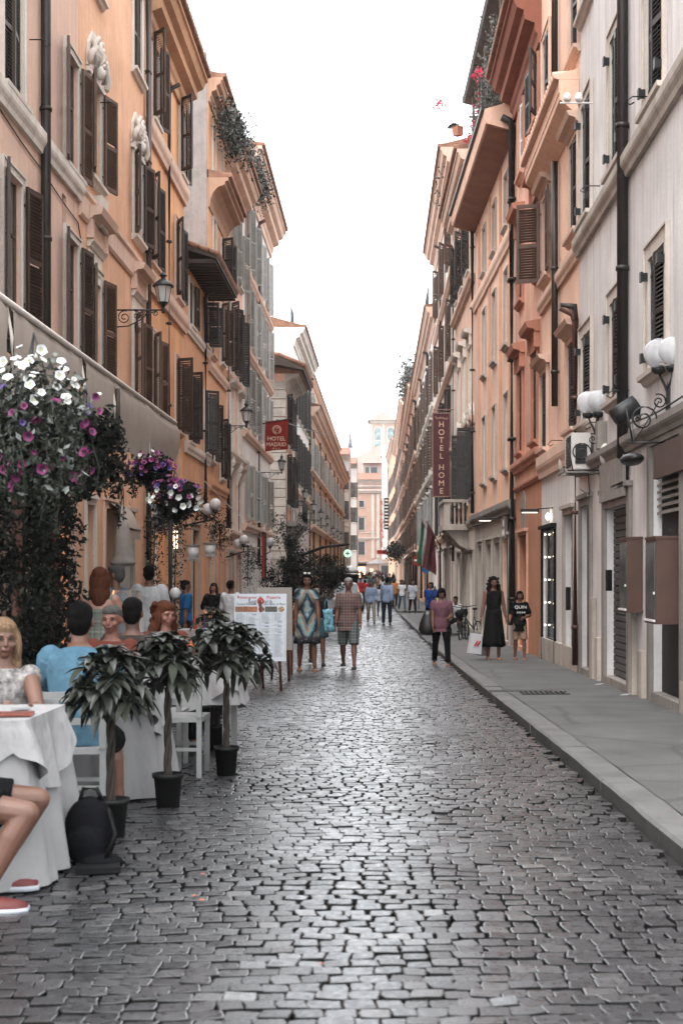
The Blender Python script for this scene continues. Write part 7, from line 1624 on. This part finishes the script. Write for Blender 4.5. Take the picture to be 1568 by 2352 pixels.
# ------------------------------------------------------------------ scooters, bicycle, cars
def wheel(b, c, r, w=.05):
    M0 = Matrix.Translation(c) @ Matrix.Rotation(R(90), 4, 'X')
    b.lathe([(r*.72, -w*.5), (r*.95, -w*.5), (r, -w*.2), (r, w*.2), (r*.95, w*.5), (r*.72, w*.5), (r*.72, -w*.5)], n=20, M=M0)
M_RUB = plain('tyre_rubber', (.012, .012, .012), .8); M_CHR = plain('chrome', (.5, .5, .5), .25, 1)
def scooter(label, x, d, rz, mat, screen=True, grp=None, z=None):
    root = empty('scooter', (x, d, gz(d) if z is None else z), R(rz), label=label, cat='scooter', group=grp)
    for xx in (-.62, .62): b = MB(); wheel(b, (xx, 0, .24), .24, .11); w_ = b.build('wheel', M_RUB, root); b = MB(); b.lathe([(.12, -.04), (.16, 0), (.12, .04)], n=12, M=Matrix.Translation((xx, 0, .24)) @ Matrix.Rotation(R(90), 4, 'X')); b.build('rim', M_CHR, w_)
    b = MB(); 
    b.loft([[Vector((x_, wy*math.cos(q), zc+hz*math.sin(q))) for q in (6.283*j/14 for j in range(14))] for x_, wy, zc, hz in ((.85, .03, .6, .05), (.70, .13, .58, .13), (.40, .19, .55, .18), (.1, .17, .48, .16), (-.1, .15, .34, .06), (-.35, .16, .32, .06), (-.45, .17, .45, .16), (-.52, .16, .62, .2), (-.60, .12, .80, .12), (-.62, .06, .92, .05))]); bd = b.build('body', mat, root)
    b = MB(); b.loft([[Vector((x_, wy*math.cos(q), zc+hz*math.sin(q))) for q in (6.283*j/12 for j in range(12))] for x_, wy, zc, hz in ((.78, .05, .76, .03), (.6, .13, .78, .05), (.2, .14, .76, .05), (-.0, .08, .73, .03))]); b.build('seat', M_BLACK, root)
    b = MB(); b.tube([(-.52, -.34, 1.0), (-.6, -.15, .97), (-.6, .15, .97), (-.52, .34, 1.0)], .016, 6); b.tube([(-.62, 0, .24), (-.58, 0, .95)], .03, 8); b.build('handlebar', M_IRON, root)
    b = MB(); b.ell((-.70, 0, .84), (.04, .08, .06), 10, 8); b.build('headlight', M_FROST, root)
    for s in (-1, 1): b = MB(); b.tube([(-.55, s*.28, 1.0), (-.57, s*.33, 1.18)], .008, 5); b.ell((-.57, s*.34, 1.2), (.015, .055, .035), 8, 6); b.build('mirror', M_IRON, root)
    if screen:
        b = MB(); n = 10; b.add([((-.70+.10*(1-(k/n*2-1)**2)*-1)+.18*t, (k/n*2-1)*.26*(1-.35*t*t), .88+.55*t) for t in (0, .5, 1) for k in range(n+1)], [(j*(n+1)+k, j*(n+1)+k+1, (j+1)*(n+1)+k+1, (j+1)*(n+1)+k) for j in range(2) for k in range(n)], 0, True); b.build('windscreen', M_SCR, root)
    b = MB(); b.box(.83, .86, -.09, .09, .42, .54); b.build('number_plate', M_WHITE, root); return root
ms = _new('scooter_screen'); ms[2].inputs['Transmission Weight'].default_value = .85; ms[2].inputs['Base Color'].default_value = (.55, .52, .5, 1); ms[2].inputs['Roughness'].default_value = .15; ms[2].inputs['IOR'].default_value = 1.1; M_SCR = ms[0]
P_W = plain('scooter_white', (.4, .4, .4), .25, var=.05, bmp=0); P_K = plain('scooter_black', (.012, .012, .014), .2, bmp=0); P_R = plain('scooter_red', (.28, .02, .02), .25, bmp=0); P_G = plain('scooter_grey', (.18, .18, .19), .25, bmp=0)
scooter('black scooter with a tall windscreen parked behind the seated diners', WX(322, 15.6), 15.6, 82, P_K)
for i, (vx, d, m, l) in enumerate(((757, 42, P_K, 'black scooter nearest in the parked row left of the plaid shirt man'), (764, 46, P_W, 'white scooter second in the parked row'), (770, 50, P_R, 'red scooter in the middle of the parked row'), (776, 54, P_W, 'white scooter behind the red one'), (781, 58, P_G, 'grey scooter behind the white ones'), (786, 62, P_W, 'farthest white scooter in the parked row'))): scooter(l, WX(vx, d), d, -35, m, i % 2 == 1, 'scooters parked in a row on the left')
def car(label, x, d, rz, mat):
    root = empty('parked_car', (x, d, gz(d)), R(rz), label=label, cat='car', group='cars parked beyond the scooters')
    b = MB(); secs = [(-1.9, .55, .45, .60), (-1.82, .78, .3, .80), (-1.1, .84, .22, .92), (-.6, .84, .2, .96), (0, .85, .2, .97), (.9, .85, .2, .97), (1.6, .82, .25, .95), (1.85, .74, .35, .85)]
    b.loft([[Vector((w_*sx, y, z)) for sx, z in ((-1, z0+.12), (-1, z1-.12), (-.93, z1), (.93, z1), (1, z1-.12), (1, z0+.12), (.9, z0), (-.9, z0))] for y, w_, z0, z1 in secs], 0, True); bd = b.build('body', mat, root)
    b = MB(); b.loft([[Vector((w_*sx, y, z)) for sx, z in ((-1, .90), (-.82, zt), (.82, zt), (1, .90))] for y, w_, zt in ((-.95, .74, .94), (-.35, .76, 1.40), (.9, .76, 1.44), (1.65, .72, 1.0))], 0, False); b.build('windows', M_GLASS, root)
    b = MB(); b.loft([[Vector((w_*sx, y, z)) for sx, z in ((-1, zt-.02), (-.85, zt+.04), (.85, zt+.04), (1, zt-.02))] for y, w_, zt in ((-.3, .64, 1.40), (.3, .66, 1.45), (.95, .64, 1.44))], 0, True); b.build('roof', mat, root)
    for sx in (-1, 1):
        for y in (-1.2, 1.2):
            b = MB(); b.lathe([(.2, -.09), (.30, -.09), (.31, 0), (.30, .09), (.2, .09)], n=18, M=Matrix.Translation((sx*.76, y, .31)) @ Matrix.Rotation(R(90), 4, 'Y')); b.build('wheel', M_RUB, root)
        b = MB(); b.ell((sx*.58, -1.85, .66), (.16, .06, .09), 10, 8); b.build('headlight', M_FROST, root)
    b = MB(); b.box(-.26, .26, -1.93, -1.9, .42, .53); b.build('number_plate', M_WHITE, root)
car('white parked car behind the row of scooters', WX(792, 74), 74, 6, P_W); car('silver parked car beyond the white one', WX(803, 92), 92, 6, P_G)
d = 88; kk = empty('kiosk', (WX(806, d)-.1, d, gz(d)), label='dark kiosk with a pale domed roof beyond the scooters', cat='kiosk'); b = MB(); b.box(-.5, .5, 0, 1, 0, 1.9); b.build('cabin', M_BLACK, kk); b = MB(); b.box(-.75, .75, -.25, 1.25, 1.95, 2.02); b.build('counter_roof', M_IRON, kk); b = MB(); b.lathe([(.6, 2.02), (.5, 2.25), (.2, 2.4), (.02, 2.44)], (0, .5, 0), 16); b.build('dome', M_FROST, kk)
d = 62; cn_ = empty('canopy', (WX(775, d), d, 0), label='dark iron canopy fanning out over the left pavement', cat='canopy'); 
b = MB(); z = WZ(1250, d)
for k in range(7): b.tube([(-1.6+.0*k, -1.2+k*.4, z-.5), (-.6, -1.2+k*.4, z-.12), (.5, -1.2+k*.4, z)], .03, 5)
b.build('ribs', M_IRON, cn_); b = MB(); b.add([(-1.6, -1.2, z-.48), (-1.6, 1.2, z-.48), (-.6, 1.2, z-.1), (-.6, -1.2, z-.1), (.5, 1.2, z+.02), (.5, -1.2, z+.02)], [(0, 1, 2, 3), (3, 2, 4, 5)]); b.build('cover', M_BLACK, cn_)
# bicycle leaning at the right wall
def bicycle(label, x, d, rz, z):
    root = empty('bicycle', (x, d, z), R(rz), label=label, cat='bicycle')
    for xx in (-.42, .42):
        b = MB(); b.tube([(xx+.25*math.cos(q), 0, .26+.25*math.sin(q)) for q in [6.283*k/24 for k in range(25)]], .02, 6); b.build('wheel', M_RUB, root)
        b = MB()
        for k in range(10): q = .628*k; b.tube([(xx, 0, .26), (xx+.24*math.cos(q), 0, .26+.24*math.sin(q))], .003, 4)
        b.build('spokes', M_CHR, root)
    b = MB(); b.tube([(-.42, 0, .26), (-.36, 0, .62), (-.33, 0, .95)], .018, 6); b.tube([(-.36, 0, .60), (.1, 0, .32)], .02, 6); b.tube([(.1, 0, .30), (.2, 0, .85)], .017, 6); b.tube([(.42, 0, .26), (.1, 0, .30)], .014, 6); b.tube([(.42, 0, .26), (.17, 0, .68)], .013, 6); b.build('frame', M_IRON, root)
    b = MB(); b.tube([(-.28, -.28, 1.0), (-.34, -.1, .96), (-.34, .1, .96), (-.28, .28, 1.0)], .014, 6); b.build('handlebar', M_IRON, root)
    b = MB(); b.ell((.22, 0, .88), (.13, .07, .035), 12, 6); b.build('saddle', M_BLACK, root); b = MB(); b.ell((-.52, 0, .78), (.12, .14, .13), 10, 8); b.build('basket', M_BLACK, root)
bicycle('black folding bicycle with a front basket standing by the right wall', WX(1064, 40.5), 40.5, 75, zp(40.5)-.1); bicycle('dark child bicycle behind the folding one beside the pillar', WX(1082, 41.8), 41.8, 60, zp(41.8)-.1)
person('crouching parent in a white top beside the bicycles', WX(1052, 43.5), 43.5, 1.55, -30, 'tan', ('short', 'black'), (K_WHITE, .4, .1), ('trousers', K_BLACK, .95), seat=.45, thigh=((95, 10), (70, 10)), knee=(110, 100), vox=.012, z=zp(43.5), lean=20)
# ------------------------------------------------------------------ shop lights and awnings
def lamp_arm(label, x, d, z, lit, grp=None):
    b = MB(); b.box(-.30, .05, -.05, .05, -.03, .03); b.tube([(.0, 0, .03), (.35, 0, .06)], .012, 5); o = b.build('shop_lamp', M_IRON, None, (x, d, z), label=label, cat='lamp', group=grp)
    b = MB(); b.box(-.27, .02, -.03, .03, -.04, -.032); b.build('bulb', lit, o)
M_LIT = emis('white_shop_light', (1, .88, .74), 1.6)
lamp_arm('lit lamp arm over the black glass door', 2.95, 27.1, 2.72, M_LIT); lamp_arm('black lamp arm above the lit orange shop', 2.75, 36, 2.9, M_LIT)
b = MB(); b.ell((0, 0, 0), (.03, .18, .07), 10, 8); b.build('tube_light', emis('glow_lamp', (1, .8, .62), 2), None, (3.20, 27.4, 2.62), label='glowing light box above the black glass door', cat='lamp')
b = MB(); b.tube([(0, 0, 0), (0, 0, .55)], .05, 8); o = b.build('tube_lamp', emis('tube_glow', (1, .60, .36), 1.6), None, (-4.55, 31.5, WZ(1260, 31.5)), label='glowing tubular lamp in the ivy doorway', cat='lamp')
def shade(label, vx, vy, d):
    c = PT(vx, vy, d); b = MB(); b.lathe([(.13, .10), (.14, .13), (.16, .14)], n=14); b.lathe([(.10, -.12), (.12, .09)], n=14)
    for k in range(14): a = .45*k; b.tube([(.1*math.cos(a), .1*math.sin(a), -.11), (.1*math.cos(a), .1*math.sin(a), -.17)], .008, 4)
    b.build('fringed_lantern', M_FROST, None, c, label=label, cat='lantern', group='fringed white lanterns by the ivy')
shade('fringed white lantern left of the glowing tube', 443, 1268, 27.5); shade('fringed white lantern right of the glowing tube', 482, 1262, 30)
def small_awning(label, x0, x1, d0, d1, z0, z1, mat):
    b = MB(); n = 8; vs = []
    for i in range(n+1):
        y = (d1-d0)*i/n; vs += [(0, y, z1), ((x1-x0)*.6, y, z1-(z1-z0)*.3-.03*math.sin(3.14*i/n)), (x1-x0, y, z0), (x1-x0, y, z0-.18)]
    b.add(vs, [(i*4+j, i*4+j+1, (i+1)*4+j+1, (i+1)*4+j) for i in range(n) for j in range(3)], 0, True); o = b.build('awning', mat, None, (x0, d0, 0), label=label, cat='awning')
    b = MB(); b.tube([((x1-x0), 0, z0), (x1-x0, d1-d0, z0)], .02, 6); b.build('rail', M_IRON, o)
small_awning('beige folded awning over the dark doorway on the left', -4.98, -4.62, 25.9, 27.3, 2.35, 2.85, M_AWN); small_awning('rounded beige awning by the flags on the right', 2.75, 1.95, 56, 60, 2.6, 3.2, plain('tan_awning', (.42, .29, .20), .6)); small_awning('orange shop awning far down the right side', 2.5, 1.9, 84, 90, 2.3, 2.9, K_CORAL); small_awning('striped pale awning near the far right shops', 2.4, 1.6, 100, 112, 2.6, 3.2, M_AWNL)
# stone pillar near the ivy door
b = MB(); b.box(-.16, .16, -.16, .16, 0, 1.9); b.lathe([(.2, 1.9), (.24, 1.95), (.2, 2.0), (.17, 2.1), (.12, 2.6), (.02, 2.85)], n=12); b.build('pillar', M_STONE, None, (-4.68, 25.8-.0, gz(25.8)), label='grey stone pillar with an arched top left of the ivy', cat='pillar')
b = MB(); b.box(-.03, .03, 0, 1.1, 0, 1.5); o = b.build('shop_sign', M_BLACK, None, (WX(603, 43), 43, WZ(1335, 43)), label='narrow black and red vertical shop sign left of the trees', cat='sign'); b = MB(); b.box(-.02, .06, -.03, 0, .1, 1.4); b.build('lettering', M_FLRED, o)
place_crowd()
# ------------------------------------------------------------------ thin haze in the air of the street
b = MB(); b.box(-121, 121, -31, 421, -3, 48)
hm, hnt, hb = _new('haze'); hnt.nodes.remove(hb); pv = hnt.nodes.new('ShaderNodeVolumePrincipled'); pv.inputs['Color'].default_value = (.96, .96, .97, 1); pv.inputs['Density'].default_value = .00025
hnt.links.new(pv.outputs[0], hnt.nodes['Material Output'].inputs['Volume'])
b.build('haze', hm, kind='stuff')
bake_all()
